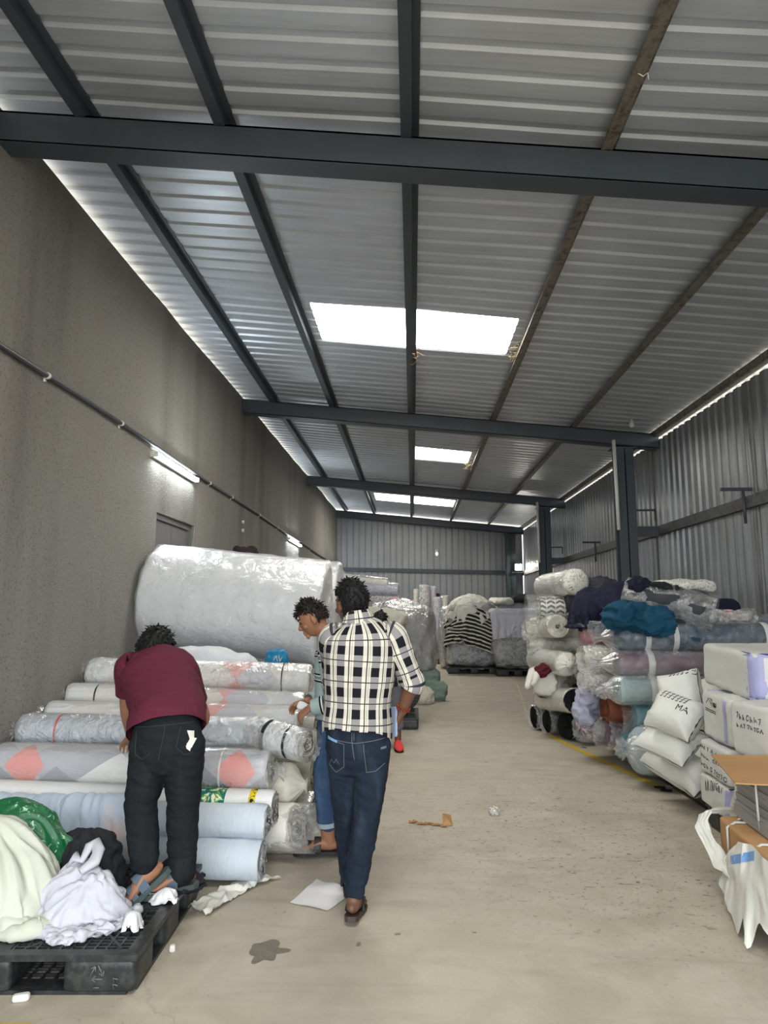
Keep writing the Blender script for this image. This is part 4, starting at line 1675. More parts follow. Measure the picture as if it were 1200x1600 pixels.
P = cloth_sim(sheet(-.40, .40, -.32, .32, .60, 50, 40, rotz(.3), (-1.58, 3.52, 0)), solids([(np.array([-1.60, 3.52, PT]), np.array([.19, .13, .29]))], PT), 90, 10, seed=9, shrink=fold_in((-1.58, 3.5), .014))
cloth_obj('cloth_heap', P, M_BLACKC, 'crumpled black cloth behind the lilac-white heap on the pallet', crum=(.03, 9, 9, None, 0))
P = cloth_sim(sheet(-.44, .44, -.38, .38, .56, 62, 54, rotz(.9), (-1.50, 3.24, 0)), solids([(np.array([-1.49, 3.24, PT]), np.array([.19, .13, .19])), (np.array([-1.56, 3.36, PT]), np.array([.13, .11, .25]))], PT), 120, 12, seed=14, shrink=fold_in((-1.50, 3.24), .016))
cloth_obj('cloth_heap', P, M_LILAC, 'crumpled lilac-white cloth heap beside the raised sandal on the pallet', crum=(.03, 8, 14, None, 0))
for k, (x, y, Y, d, sd) in enumerate(((113, 1335, 3.27, (.13, .06, .05), 3), (150, 1322, 3.30, (.06, .05, .14), 4), (98, 1395, 3.16, (.1, .09, .1), 6))):
    pass
mb = MB()
pts = [at(*p) for p in ((105, 1355, 3.26), (118, 1338, 3.27), (128, 1345, 3.24), (140, 1322, 3.3), (150, 1316, 3.3), (154, 1330, 3.26), (146, 1348, 3.2), (125, 1362, 3.16))]
mb.tube(pts, [.012, .026, .022, .03, .024, .03, .034, .02], 10, squash=.6)
tag(mb.build('cloth_strip', M_LILAC), 'twisted lilac-white strip curling over the black cloth', 'cloth')
P = cloth_sim(sheet(-.22, .22, -.18, .18, .36, 34, 28, rotz(.4), (-1.20, 3.62, 0)), solids([(np.array([-1.20, 3.64, PT]), np.array([.10, .09, .13]))], PT), 80, 10, seed=19, shrink=fold_in((-1.2, 3.64), .016))
cloth_obj('cloth_heap', P, M_BLACKC, 'small black cloth lump between the feet of the man in maroon')
mb = MB()
drape(mb, at(208, 1428, 3.14) * [1, 1, 0] + [0, 0, .15], .035, .035, .04, 23, 5, .35, 40, 14)
tag(mb.build('paper_scrap', M_WHITEC), 'torn white scrap on the pallet grid under the raised sandal', 'scrap')
mb = MB()
drape(mb, at(258, 1392, 3.42) * [1, 1, 0] + [0, 0, .15], .05, .035, .035, 25, 5, .35, 40, 14)
tag(mb.build('paper_scrap', M_WHITEC), 'torn white scrap on the pallet grid between the two sandals', 'scrap')

# blue cloth hanging loose over the front of the blue rolls
rA, rB = at(60, 1272, 4.10), at(60, 1326, 4.06)
m_, n_ = 40, 74
P = np.zeros((m_, n_, 3))
for i in range(m_):
    for j in range(n_):
        u, v = j / (n_ - 1), i / (m_ - 1)
        P[i, j] = (lx(4.1, .06) + u * 1.12, 4.14 - .40 * v, rA[2] + .12 + .02 * v)
tgt = P[0].copy()
tgt[:, 0] = tgt[:, 0].mean() + (tgt[:, 0] - tgt[:, 0].mean()) * .80
tgt[:, 2] += -.03


def tuck(Pc, s):
    Pc = Pc.copy()
    k = min(1, s * 3)
    Pc[0] = P[0] * (1 - k) + tgt * k
    return Pc


pn = np.zeros((m_, n_), bool)
pn[0] = True
Ps = cloth_sim(P, solids([], .01, cyls=((4.10, rA[2], .100), (4.06, rB[2], .118))), 90, 12, seed=4, pins=pn, shrink=tuck)
t = NT('blue_cloth_pink_print')
f = t.ramp(t.noise(t.coord('Object', loc=(.4, 0, 0)), 2.2, 3, .5), [(.56, G(0)), (.66, G(1))])
M_BLUEP = t.fin(t.mix(f, S(182, 195, 210), S(218, 194, 188)), .8, 0, wrinkle(t, 14, k=.3), .2)
cloth_obj('hanging_cloth', Ps, M_BLUEP, 'loose pale blue cloth hanging over the front rolls left of the man in maroon', crum=(.04, 5, 4, None, 2))

# strip of cloth trailing on the floor by the pallet corner
n = 40
Gd = np.zeros((n + 1, 13, 3))
P0 = [np.array([-1.08, 3.66, .012]), np.array([-1.0, 3.9, .03]), np.array([-.93, 4.03, .02]), np.array([-.80, 4.14, .015])]
for i in range(n + 1):
    s = i / n * 3
    k = min(2, int(s))
    p = P0[k] * (1 - (s - k)) + P0[k + 1] * (s - k)
    for j in range(13):
        a = (j / 12 - .5)
        q = p + np.array([a * .13, -a * .05, 0])
        q[2] = .006 + .035 * abs(ridge(np.array([[q[0] * 14, q[1] * 14, 3.]]), 1, 4, 2)[0]) + .01 * vnoise(np.array([[q[0] * 30, q[1] * 30, 1.]]), 1, 2)[0].clip(0)
        Gd[i, j] = q
mb = MB()
mb.grid(Gd)
o = mb.build('cloth_strip', M_CREAM2)
if o.data.polygons[100].normal.z < 0:
    o.data.flip_normals()
tag(o, 'off-white strip of cloth trailing on the floor beside the pallet corner', 'cloth')
# ---------------------------------------------------------------- stack of fabric rolls along the right wall
GR = 'fabric rolls stacked along the sheet wall'
M_NAVYR = cloth('dark_teal_fabric', S(44, 66, 84), S(56, 82, 102), vs=5, fold=.35, fs=9, stretch=(3, 1, 1))
M_MAUVE = cloth('mauve_fabric', S(116, 92, 104), S(136, 112, 122), vs=5, fold=.3, fs=9)
M_LTEAL = cloth('pale_teal_fabric', S(150, 172, 172), S(170, 190, 188), vs=5, fold=.3, fs=9)
M_TEAL = cloth('teal_fabric', S(96, 148, 160), S(120, 170, 178), vs=5, fold=.3, fs=9)
M_BLUEG = cloth('blue_grey_fabric', S(150, 168, 178), S(172, 186, 192), vs=5, fold=.3, fs=9)
M_NAVY = cloth('navy_fabric', S(26, 27, 44), S(36, 37, 58), vs=5, fold=.55, fs=9)
M_PETROL = cloth('petrol_fabric', S(18, 58, 80), S(30, 80, 106), vs=5, fold=.5, fs=10)
M_PINKF = cloth('pink_fabric', S(222, 150, 152), S(236, 170, 170), vs=5, fold=.3)
M_LAV = cloth('lavender_fabric', S(150, 150, 172), S(176, 176, 194), vs=5, fold=.4)
M_RUST_F = cloth('rust_brown_fabric', S(106, 58, 42), S(130, 76, 56), vs=5, fold=.5)
M_DGREY = cloth('charcoal_fabric', S(52, 54, 60), S(72, 74, 80), vs=5, fold=.4)
M_MAROONF = cloth('dark_red_fabric', S(74, 22, 34), S(92, 30, 44), vs=6, fold=.4)
M_FLOR = spots('small_floral_print', S(222, 220, 210), S(92, 92, 96), 60, .56, .60)
M_DOTS = spots('dotted_white_print', S(218, 214, 202), S(120, 116, 108), 75, .58, .62)
M_PLAIDM = spots('mauve_mottled_print', S(196, 186, 188), S(110, 74, 92), 34, .5, .56)
t, u, v = uvmat('arrow_print')
z = t.math('PINGPONG', t.math('MULTIPLY', u, 9), .5)
f = t.math('FRACT', t.math('ADD', t.math('MULTIPLY', v, 16), z))
f = t.math('MULTIPLY', t.math('GREATER_THAN', f, .52), t.math('GREATER_THAN', z, .05))
M_CHEV = t.fin(t.mix(f, S(222, 220, 210), S(84, 86, 88)), .8, 0, wrinkle(t, k=.15), .2)
t, u, v = uvmat('black_white_stripe')
f = t.math('GREATER_THAN', t.math('FRACT', t.math('MULTIPLY', u, 8)), .88)
M_BSTR = t.fin(t.mix(f, S(30, 31, 33), S(208, 206, 200)), .8, 0, wrinkle(t, k=.25), .2)
M_ENDK = end_mat('rolled_black_edges', S(40, 42, 42), S(20, 21, 22))
M_FILMT = film('thick_clear_film', .88, fs=8, strength=.7, milky=.35, gloss=.5)
M_FILMW = film('bunched_white_film', .50, fs=14, strength=1.0, milky=.9, tint=(.93, .92, .88, 1))


def rroll(label, xl, yl, Y, r, mat, seed, xr=None, yr=None, YB=None, X=None, **k):
    """left (aisle) end at pixel xl, yl and depth Y; runs to the sheet wall unless an other end is given"""
    A = at(xl, yl, Y)
    if xr is not None:
        B = at(xr, yr, YB or Y)
    else:
        B = np.array([X or XR(Y) - .16, Y, A[2]])
    return roll('fabric_roll', label, B, A, r, mat, seed, GR, **k)


# nearest column of the stack
rroll('dark teal roll in clear film with two white straps, uppermost of the long near rolls', 966, 996, 6.85, .138, M_NAVYR, 3, wrap=M_FILMT, ext=(.03, .24), straps=((1.10, .05), (1.36, .05), (.25, .06)), strap_mat=M_TAPEW, fold=.02, lump=.05)
rroll('second dark teal roll with a white strap, just behind the uppermost long roll', 1010, 978, 7.14, .11, M_NAVYR, 4, wrap=M_FILMT, ext=(.03, .1), straps=((.36, .05),), strap_mat=M_TAPEW)
rroll('mauve fabric roll in clear film with a white strap', 966, 1037, 6.78, .122, M_MAUVE, 5, wrap=M_FILMT, ext=(.03, .26), straps=((1.36, .06),), strap_mat=M_TAPEW, lump=.05)
rroll('pale teal fabric roll in clear film with a white strap, tied at its end', 966, 1078, 6.72, .135, M_LTEAL, 6, wrap=M_FILMT, ext=(.03, .2), straps=((1.37, .06),), strap_mat=M_TAPEW, lump=.06)
rroll('teal fabric roll in film below the pale teal one', 990, 1122, 6.80, .142, M_TEAL, 7, wrap=M_FILMT, ext=(.03, .14), wopen=(False, True), lump=.06)
roll('fabric_roll', 'turquoise fabric roll end standing on the floor line, its edge curled open', at(1040, 1158, 6.98), at(984, 1166, 6.68), .115, M_TEAL, 8, GR, wrap=M_FILMT, ext=(.02, .08), wopen=(False, True), lump=.09, fold=.05)
roll('fabric_roll', 'blue-grey bundle tightly wrapped in shiny film, lowest at the yellow line\'s near end', (2.7, 6.50, .215), at(1002, 1172, 6.36), .205, M_BLUEG, 9, GR, ends=('spiral', 'dome'), wrap=M_FILMX, ext=(.02, .2), lump=.05)
# bundles lying on top of the near rolls
roll('fabric_bundle', 'large grey bundle in loose clear plastic with black ends, on top of the stack', at(1002, 934, 7.05), at(1106, 957, 6.78), .165, M_DGREY, 10, GR, cat='fabric bundle', end=M_BLACKC, wrap=M_FILMX, ext=(.16, .07), wopen=(True, True), lump=.16, fold=.06, wl=.08)
mb = MB()
softbox(mb, at(1058, 916, 7.2), (.7, .3, .10), rotz(.05), 5, 3, .05, .02, 18, 5)
tag(mb.build('fabric_bundle', M_FLOR), 'flat black-and-white printed cloth behind the large grey bundle', 'fabric bundle', GR)
mb = MB()
softbox(mb, at(1045, 921, 6.92), (.34, .2, .09), rotz(-.2) @ roty(.25), 9, 3, .04, .03, 16, 8)
tag(mb.build('fabric_bundle', M_BLACKC), 'black cloth corner sticking out of the large grey bundle', 'fabric bundle', GR)
mb = MB()
softbox(mb, at(1002, 918, 7.0), (.26, .2, .12), rotz(.3), 7, 3, .05, .03, 14, 8)
tag(mb.build('fabric_bundle', M_NAVY), 'navy cloth tip between the grey bundle and the near column', 'fabric bundle', GR)
mb = MB()
softbox(mb, at(980, 962, 6.72), (.38, .32, .25), rotz(.3), 6, 2.8, .05, .05, 34, 5, fdir=(1, 1, 2.2))
softbox(mb, at(1020, 971, 6.66), (.33, .28, .21), rotz(-.3), 9, 2.8, .05, .05, 34, 5, fdir=(1, 1, 2.2))
o = mb.build('crumpled_cloth', M_PETROL, weld=False)
tag(baked(o, [('REMESH', dict(mode='VOXEL', voxel_size=.012, use_smooth_shade=True))]), 'crumpled petrol-blue cloth lying on the dark teal roll', 'cloth', GR)
mb = MB()
softbox(mb, at(1150, 966, 7.02), (.42, .25, .13), rotz(.1), 5, 2.6, .07, .05, 20, 7)
th = mb.build('film_bunch', M_FILMW)
tag(th, 'crumpled clear film with a salmon print, right of the large grey bundle', 'plastic film', GR)
mb = MB()
softbox(mb, at(1146, 960, 7.0), (.16, .06, .06), rotz(.2) @ roty(.3), 6, 3, .03, .02, 10, 9)
mb.build('printed_label', M_PINKF, th)

# middle columns
P = cloth_sim(sheet(-.58, .52, -.42, .42, 2.0, 62, 48, rotz(-.08), at(940, 940, 7.55) * [1, 1, 0]), solids([(at(925, 955, 7.6), np.array([.20, .24, .24])), (at(965, 948, 7.5), np.array([.30, .24, .25]))], 1.32), 100, 12, seed=12, shrink=fold_in(at(938, 945, 7.5), .004))
cloth_obj('draped_cloth', P, M_NAVY, 'navy blue cloth thrown over the rolls beside the arrow-patterned roll', 'cloth', group=GR, crum=(.025, 5, 7, None, 0))
roll('fabric_roll', 'navy roll under the thrown navy cloth', (3.4, 7.55, at(930, 962, 7.55)[2]), at(905, 962, 7.55), .18, M_NAVY, 24, GR)
roll('fabric_roll', 'pink fabric roll end in film, standing out between white rolls', (3.3, 7.85, at(918, 991, 7.6)[2]), at(916, 992, 7.45), .115, M_PINKF, 13, GR, wrap=M_FILMT, ext=(.02, .10), wopen=(False, True), lump=.12)
roll('fabric_roll', 'petrol-blue roll end in film right of the pink one', (3.3, 7.4, at(938, 983, 7.3)[2]), at(938, 984, 7.15), .085, M_PETROL, 15, GR, wrap=M_FILMX, ext=(.02, .1), wopen=(False, True), lump=.1)
roll('fabric_roll', 'cream roll with bunched film at its end, left of the mauve roll', (3.3, 7.3, at(935, 1030, 7.25)[2]), at(932, 1030, 7.1), .13, M_CREAM, 16, GR, ends=('spiral', 'gather'), wrap=M_FILMW, ext=(.02, .16), wopen=(False, True), lump=.14, fold=.06)
roll('fabric_roll', 'lavender roll end in film under the white gathered roll', (3.3, 7.7, at(914, 1046, 7.5)[2]), at(914, 1047, 7.4), .08, M_LAV, 17, GR, wrap=M_FILMX, ext=(.02, .09), wopen=(False, True), lump=.1)
roll('fabric_roll', 'white roll end in bunched film above the lavender cloth', (3.3, 7.4, at(930, 1064, 7.3)[2]), at(928, 1064, 7.1), .09, M_CREAM2, 18, GR, ends=('spiral', 'gather'), wrap=M_FILMW, ext=(.02, .14), wopen=(False, True), lump=.12)
roll('fabric_roll', 'printed roll end in film left of the pale teal roll', (3.3, 7.1, at(944, 1078, 7.0)[2]), at(944, 1080, 6.9), .08, M_PLAIDM, 19, GR, wrap=M_FILMX, ext=(.02, .12), lump=.1)
mb = MB()
softbox(mb, at(918, 1088, 7.28), (.20, .22, .20), rotz(.2), 21, 3, .05, .04, 26, 6)
softbox(mb, at(912, 1112, 7.3), (.17, .22, .26), rotz(-.2), 25, 3, .05, .04, 26, 6)
o = mb.build('draped_cloth', M_LAV, weld=False)
tag(baked(o, [('REMESH', dict(mode='VOXEL', voxel_size=.011, use_smooth_shade=True))]), 'lavender cloth spilling down between the black roll and the rust roll', 'cloth', GR)
roll('fabric_roll', 'lavender grey roll behind the spilling lavender cloth', (3.3, 7.5, at(918, 1110, 7.5)[2]), at(918, 1110, 7.5), .13, M_LAV, 20, GR, lump=.08)
roll('fabric_roll', 'rust brown fabric roll end', (3.3, 7.15, at(950, 1106, 7.0)[2]), at(946, 1107, 6.95), .135, M_RUST_F, 22, GR, lump=.12, fold=.06)
roll('fabric_roll', 'white and mauve roll end in puffed film, low beside the yellow line', (3.2, 7.78, .16), at(922, 1135, 7.42), .15, M_PLAIDM, 23, GR, ends=('spiral', 'gather'), wrap=M_FILMX, ext=(.02, .12), wopen=(False, True), lump=.14, fold=.06)
roll('fabric_roll', 'mauve roll end slumped in film on the yellow line', (3.0, 7.38, .15), at(960, 1147, 6.98), .14, M_MAUVE, 25, GR, wrap=M_FILMX, ext=(.02, .14), wopen=(False, True), lump=.16, fold=.07)

# farthest column at the corner of the stack
roll('fabric_roll', 'floral roll with a wrapped round end, topmost at the far corner of the stack', at(852, 917, 9.5), at(900, 909, 8.5), .165, M_FLOR, 26, GR, ends=('spiral', 'dome'), wrap=M_FILMT, ext=(.05, .08), lump=.06)
mb = MB()
softbox(mb, at(942, 916, 8.6), (.36, .3, .16), rotz(.3), 8, 3, .05, .04, 16, 7)
tag(mb.build('fabric_bundle', M_DGREY), 'charcoal cloth bundle right of the topmost floral roll', 'fabric bundle', GR)
roll('fabric_roll', 'charcoal roll lying under the charcoal bundle', (3.4, 8.75, at(905, 938, 8.75)[2]), at(884, 938, 8.75), .15, M_DGREY, 27, GR)
rroll('white roll printed with rows of grey arrows', 842, 950, 8.9, .155, M_CHEV, 28, wrap=M_FILMT, ext=(.03, .16), wopen=(False, True), fold=.006)
roll('fabric_roll', 'dotted white roll with its round hollow end towards the camera', at(840, 980, 9.4), at(872, 979, 8.45), .138, M_DOTS, 29, GR, wrap=M_FILMT, ext=(.12, .03), wopen=(False, True), core=M_BLACKC, end=M_DOTS)
roll('fabric_roll', 'cream roll end with bunched film left of the dotted roll', (3.2, 9.2, at(836, 984, 9.1)[2]), at(836, 985, 9.0), .12, M_CREAM, 30, GR, ends=('spiral', 'gather'), wrap=M_FILMW, ext=(.02, .14), wopen=(False, True), lump=.14)
rroll('bare cream roll below the dotted one, a hole in its side', 840, 1008, 9.0, .115, M_CREAM, 31, fold=.04, lump=.06, kf=10, end=M_ENDC, wrap=M_FILMW, ext=(.02, .12), wopen=(True, True))
roll('fabric_roll', 'white roll with a pleated gathered end, centre of the far column', at(838, 1030, 9.2), at(886, 1038, 8.2), .14, M_CREAM2, 32, GR, ends=('spiral', 'gather'), wrap=M_FILMT, ext=(.05, .10), lump=.05)
roll('fabric_roll', 'white roll showing a dark red lining at its end', at(890, 1072, 9.1), at(852, 1066, 8.5), .165, M_CREAM2, 33, GR, ends=('spiral', 'dome'), wrap=M_FILMW, ext=(.04, .06), wopen=(False, True), lump=.1, fold=.05)
mb = MB()
softbox(mb, at(848, 1048, 8.45), (.16, .2, .10), rotz(.2) @ roty(-.4), 5, 3, .03, .03, 16, 9)
tag(mb.build('folded_cloth', M_MAROONF), 'small dark red cloth wedged above the white roll in the far column', 'cloth', GR)
mb = MB()
pts = [at(*p) for p in ((843, 1046, 8.6), (832, 1050, 8.5), (827, 1062, 8.45), (824, 1073, 8.4), (822, 1076, 8.4))]
mb.tube(pts, [.05, .055, .04, .035, .02], 12)
pts = [at(*p) for p in ((845, 1048, 8.5), (838, 1056, 8.4), (835, 1066, 8.38), (830, 1070, 8.38))]
mb.tube(pts, [.04, .045, .03, .02], 12)
tag(mb.build('twisted_cloth', M_CREAM2), 'twisted white cloth tail hanging from the far column into the aisle', 'cloth', GR)
roll('fabric_roll', 'dark red folded roll end under the white roll', (3.0, 9.0, at(845, 1078, 8.8)[2]), at(843, 1080, 8.7), .08, M_MAROONF, 34, GR, lump=.1)
roll('fabric_roll', 'white roll with a black end, above the black striped rolls', at(850, 1091, 9.1), at(898, 1095, 8.1), .14, M_CREAM2, 35, GR, end=M_BLACKC, wrap=M_FILMT, ext=(.05, .04), wopen=(False, True), lump=.05)
for k, (x, y, Y, r, lab) in enumerate(((836, 1113, 9.2, .15, 'leftmost black roll with thin white stripes on the floor'), (857, 1121, 8.86, .15, 'black roll end in torn film between the two striped ones'), (882, 1124, 8.5, .155, 'rightmost black roll with thin white stripes on the floor'))):
    A = at(x, y, Y)
    A[2] = r + .01
    roll('fabric_roll', lab, (3.0, Y + .45, r + .01), A, r, M_BSTR if k != 1 else M_BLACKC, 36 + k, GR, end=M_ENDK, wrap=M_FILMX if k < 2 else None, ext=(.02, .05), wopen=(False, True), lump=.06)
# rolls inside the stack that carry the visible ones
k = 0
for Y, zs in ((7.2, (.62, .9)), (7.75, (.30, .56)), (8.2, (.32, .6, .86, 1.14)), (8.6, (.62, .9, 1.2, 1.46)), (9.15, (.44, .72, .98))):
    for z in zs:
        k += 1
        roll('fabric_roll', 'cream fabric roll inside the right stack, behind the rolls of the aisle face', (XR(Y) - .2, Y, z), (2.02 + .04 * (k % 3), Y, z), .13, M_CREAM if k % 2 else M_CREAM2, 70 + k, GR, nu=16, nv=24)

# ---------------------------------------------------------------- white sacks and taped parcels
M_SACK = cloth('woven_white_sack', S(216, 216, 208), S(232, 232, 226), vs=5, fold=.35, fs=8, weave=.15, rough=.6)
M_PARC = cloth('white_parcel_wrap', S(206, 206, 202), S(222, 222, 216), vs=3, fold=.22, fs=6, weave=.12, rough=.6)
M_TAPEP = cloth('lilac_tape', S(164, 164, 206), S(178, 178, 216), vs=9, fold=.12, weave=0, rough=.4)
M_INK = cloth('black_ink', S(38, 38, 42), vs=9, fold=0, weave=0, rough=.6)
GP = 'white parcels with lilac tape'


def parcel(label, c, d, ang, seed, tilt=0.0, tapes=(), marks=(), k=13.0):
    R = rotz(ang) @ rotx(tilt)
    c = np.asarray(c, float)
    th = thing('taped_parcel', label, 'parcel', (c[0], c[1], c[2] - d[2] / 2), GP)
    mb = MB()
    softbox(mb, c, d, R, seed, k, .016, .008, 22, 4)
    o = mb.build('parcel_body', M_PARC, th)
    ax = {'-x': (R @ [-1, 0, 0], R @ [0, -1, 0], R @ [0, 0, 1], d[0], d[1], d[2]), '-y': (R @ [0, -1, 0], R @ [1, 0, 0], R @ [0, 0, 1], d[1], d[0], d[2]), '+z': (R @ [0, 0, 1], R @ [1, 0, 0], R @ [0, 1, 0], d[2], d[0], d[1])}
    for face, q in tapes:
        n, ex, ey, dn, dx, dy = ax[face]
        O = c + n * dn / 2
        patch('tape_strip', o, [(a * dx / 2, b * dy / 2) for a, b in q], O, ex, ey, n, M_TAPEP, th, .003, 12)
    for face, lines in marks:
        n, ex, ey, dn, dx, dy = ax[face]
        O = c + n * dn / 2
        strokes('handwriting', o, [[(a * dx / 2, b * dy / 2) for a, b in l] for l in lines], O, ex, ey, n, .0028, M_INK, th)
    return th


def scribble(x0, y0, x1, rows, dy, seed, h=.10, vertical=False):
    """rows of hurried marker strokes"""
    rg = random.Random(seed)
    out = []
    h0 = h
    for r in range(rows):
        y = y0 - r * dy
        h = h0 * rg.uniform(.6, 1.15)
        x = x0
        while x < x1:
            kind = rg.random()
            wv = (x1 - x0) * rg.uniform(.06, .13)
            if kind < .3:
                l = [(x, y), (x + wv * .4, y + h), (x + wv * .8, y)]
            elif kind < .55:
                l = [(x + wv * .5 + wv * .45 * math.cos(a), y + h * .5 + h * .5 * math.sin(a)) for a in np.linspace(.4, 6.0, 8)]
            elif kind < .8:
                l = [(x, y + h), (x + wv * .1, y), (x + wv * .5, y + h * .55), (x + wv * .8, y + h * .1)]
            else:
                l = [(x, y + h * .9), (x + wv * .7, y + h), (x + wv * .2, y)]
            out.append([(b, a) if vertical else (a, b) for a, b in l])
            x += wv * rg.uniform(1.0, 1.9)
            y += rg.uniform(-.2, .2) * h
    return out


edge = lambda a: [(a - .075, -1), (a + .075, -1), (a + .075, 1), (a - .075, 1)]
parcel('largest white parcel with a lilac taped corner, on top of the parcel pile', (2.63, 5.06, 1.09), (.86, .92, .31), rad(-3), 3, tilt=rad(2.0),
       tapes=(('-x', [(.82, -1), (1.0, -1), (1.0, 1), (.82, 1)]), ('-y', [(-1, -1), (-.84, -1), (-.84, 1), (-1, 1)]), ('-y', [(-.84, .84), (1, .84), (1, 1), (-.84, 1)])),
       marks=(('-y', [[(-.35, -.15), (-.18, -.05)], [(-.37, -.28), (-.17, -.2)], [(-.30, -.42), (-.28, -.6), (-.2, -.45), (-.2, -.72)], [(-.15, -.4), (-.1, -.62), (-.05, -.4)], [(-.2, .3), (-.1, .1), (-.2, -.05)], [(-.05, .3), (0, .05)]]),))
parcel('white parcel with lilac taped edges under the left end of the largest parcel', (2.38, 5.02, .77), (.58, .56, .32), rad(-4), 5,
       tapes=(('-x', edge(.72)), ('-x', [(-1, -1), (-.93, -1), (-.93, 1), (-1, 1)]), ('-x', [(-1, -1), (.7, -1), (.7, -.9), (-1, -.9)])),
       marks=(('-x', [[(-.55, .5), (-.4, .75), (-.25, .5)], [(-.3, .75), (-.1, .7)], [(-.2, .75), (-.2, .4)], [(-.62, .28), (.05, .22)], [(-.62, .2), (.05, .14)]] + scribble(-.1, .45, .2, 1, .2, 4, .25)),))
parcel('white parcel with dense handwriting and a taped right edge, below the largest one', (2.33, 4.44, .78), (.60, .44, .33), rad(7), 7,
       tapes=(('-y', [(.55, -1), (.74, -1), (.74, 1), (.55, 1)]),),
       marks=(('-y', scribble(-.7, -.88, .68, 3, -.14, 9, .09, True) + [[(-.92, -.30), (-.45, -.36)], [(-.92, -.40), (-.45, -.46)]] + scribble(-.92, -.72, -.4, 1, .2, 5, .2)), ('-x', scribble(-.6, .4, .6, 2, .35, 6, .2))))
parcel('small white parcel with columns of handwriting, second from the bottom on the left', (2.34, 5.0, .485), (.60, .52, .23), rad(-3), 9,
       marks=(('-x', scribble(-.8, -.6, .8, 3, -.55, 12, .3, False)),))
parcel('lowest left white parcel with large handwriting, standing on the pallet', (2.34, 5.0, .262), (.62, .52, .2), rad(-2), 11,
       tapes=(('-x', edge(.9)),), marks=(('-x', scribble(-.5, .0, .7, 1, .5, 15, .6)),))
parcel('white parcel with a wide lilac strip on top, beside the paper stack', (2.31, 4.48, .38), (.58, .42, .42), rad(4), 13,
       tapes=(('+z', [(-1, -.6), (.6, -.9), (.6, -.3), (-1, .2)]),), marks=(('-y', scribble(-.8, .3, .0, 3, .4, 17, .25)), ('-x', scribble(-.6, .5, .6, 3, .4, 18, .25))))
pallet('black plastic pallet under the white parcels', (2.98, 4.22, 0), .9, 1.05, 0, coarse=True)
pallet('black plastic pallet under the white sacks, its open side towards the aisle', (3.1, 5.62, 0), .88, 1.15, rad(1), coarse=True)

GS = 'stuffed white woven sacks'


def sack(label, c, L, Wd, T, R, seed, prints=None):
    th = thing('woven_sack', label, 'sack', (c[0], c[1], c[2] - T / 2), GS)
    mb = MB()
    sack_mesh(mb, c, L, Wd, T, R, seed)
    o = mb.build('sack_body', M_SACK, th)
    for s, a, b, size in prints or ():
        n = R @ np.array([0, 0, 1.0])
        if callable(s):
            continue
        text_on('printed_text', o, s, np.asarray(c) + R @ np.array([a, b, 0]), R @ [1, 0, 0], R @ [0, 1, 0], n, size, M_INK, th)
    return o, th


def dotted_lines(o, th, c, R, x0, x1, ys, seed):
    rg = random.Random(seed)
    L = []
    for y in ys:
        x = x0
        while x < x1:
            L.append([(x, y), (x + .012, y + rg.uniform(-.006, .006)), (x + .014, y + .014)])
            x += .034
    strokes('printed_text', o, L, c, R @ [1, 0, 0], R @ [0, 1, 0], R @ [0, 0, 1], .004, M_INK, th)


# face towards the aisle and the camera
Rs = rotz(rad(-62)) @ rotx(rad(68))
c = at(1062, 1080, 5.72)
o, th = sack('upright white woven sack with a pointed ear, uppermost of the sacks', c, .34, .31, .24, rotz(rad(-50)) @ rotx(rad(74)) @ rotz(rad(14)), 3)
dotted_lines(o, th, c, rotz(rad(-50)) @ rotx(rad(74)) @ rotz(rad(14)), -.02, .17, (.10, .13), 2)
R2 = rotz(rad(-48)) @ rotx(rad(50)) @ rotz(rad(-14))
c = at(1057, 1118, 5.55)
o, th = sack('white woven sack printed in black, bulging out in the middle of the sacks', c, .40, .33, .27, R2, 6, [('MA', .05, -.01, .07)])
dotted_lines(o, th, c, R2, -.12, .10, (.06, .085, .11), 4)
c = at(1047, 1158, 5.66)
sack('flat white woven sack squeezed under the printed one', c, .46, .34, .19, rotz(rad(-42)) @ rotx(rad(34)) @ rotz(rad(-20)), 9)
c = at(1064, 1200, 5.76)
sack('lowest white woven sack sagging over the pallet edge', c, .60, .32, .22, rotz(rad(-40)) @ rotx(rad(30)) @ rotz(rad(-30)), 12)
for k, (c, L, Wd, T, lab) in enumerate((((2.62, 5.95, .30), .8, .62, .28, 'white woven sack flat on the pallet behind the sagging one'), ((2.64, 5.9, .56), .78, .6, .27, 'white woven sack in the middle of the pile behind the printed one'), ((2.66, 5.92, .82), .74, .6, .26, 'white woven sack on top of the pile, leaning on the parcels'))):
    sack(lab, c, L, Wd, T, rotz(rad(3 * k)), 20 + k)

# ---------------------------------------------------------------- torn carton and paper stack
pallet('black plastic pallet under the torn carton at the right edge', (2.66, 3.12, 0), 1.0, 1.0, rad(-3), coarse=True)
th = thing('torn_carton', 'brown cardboard carton tied with white strap, in a torn white woven wrap', 'carton', (2.05, 3.72, .15))
Rc = rotz(rad(-6))
cc = np.array([2.05, 3.72, .265])
mb = MB()
softbox(mb, cc, (.80, .74, .225), Rc, 2, 24, .006, .003, 20, 4)
o = mb.build('carton', M_CARD, th)
mb = MB()
for yy in (-.16, .2):
    pts = []
    for q in ((-.405, yy, -.10), (-.405, yy, .095), (-.36, yy + .01, .118), (0, yy + .02, .12), (.36, yy, .118)):
        pts.append(cc + Rc @ np.array(q))
    mb.tube(pts, .009, 8, squash=.5)
mb.build('white_strap', M_TAPEW, th)


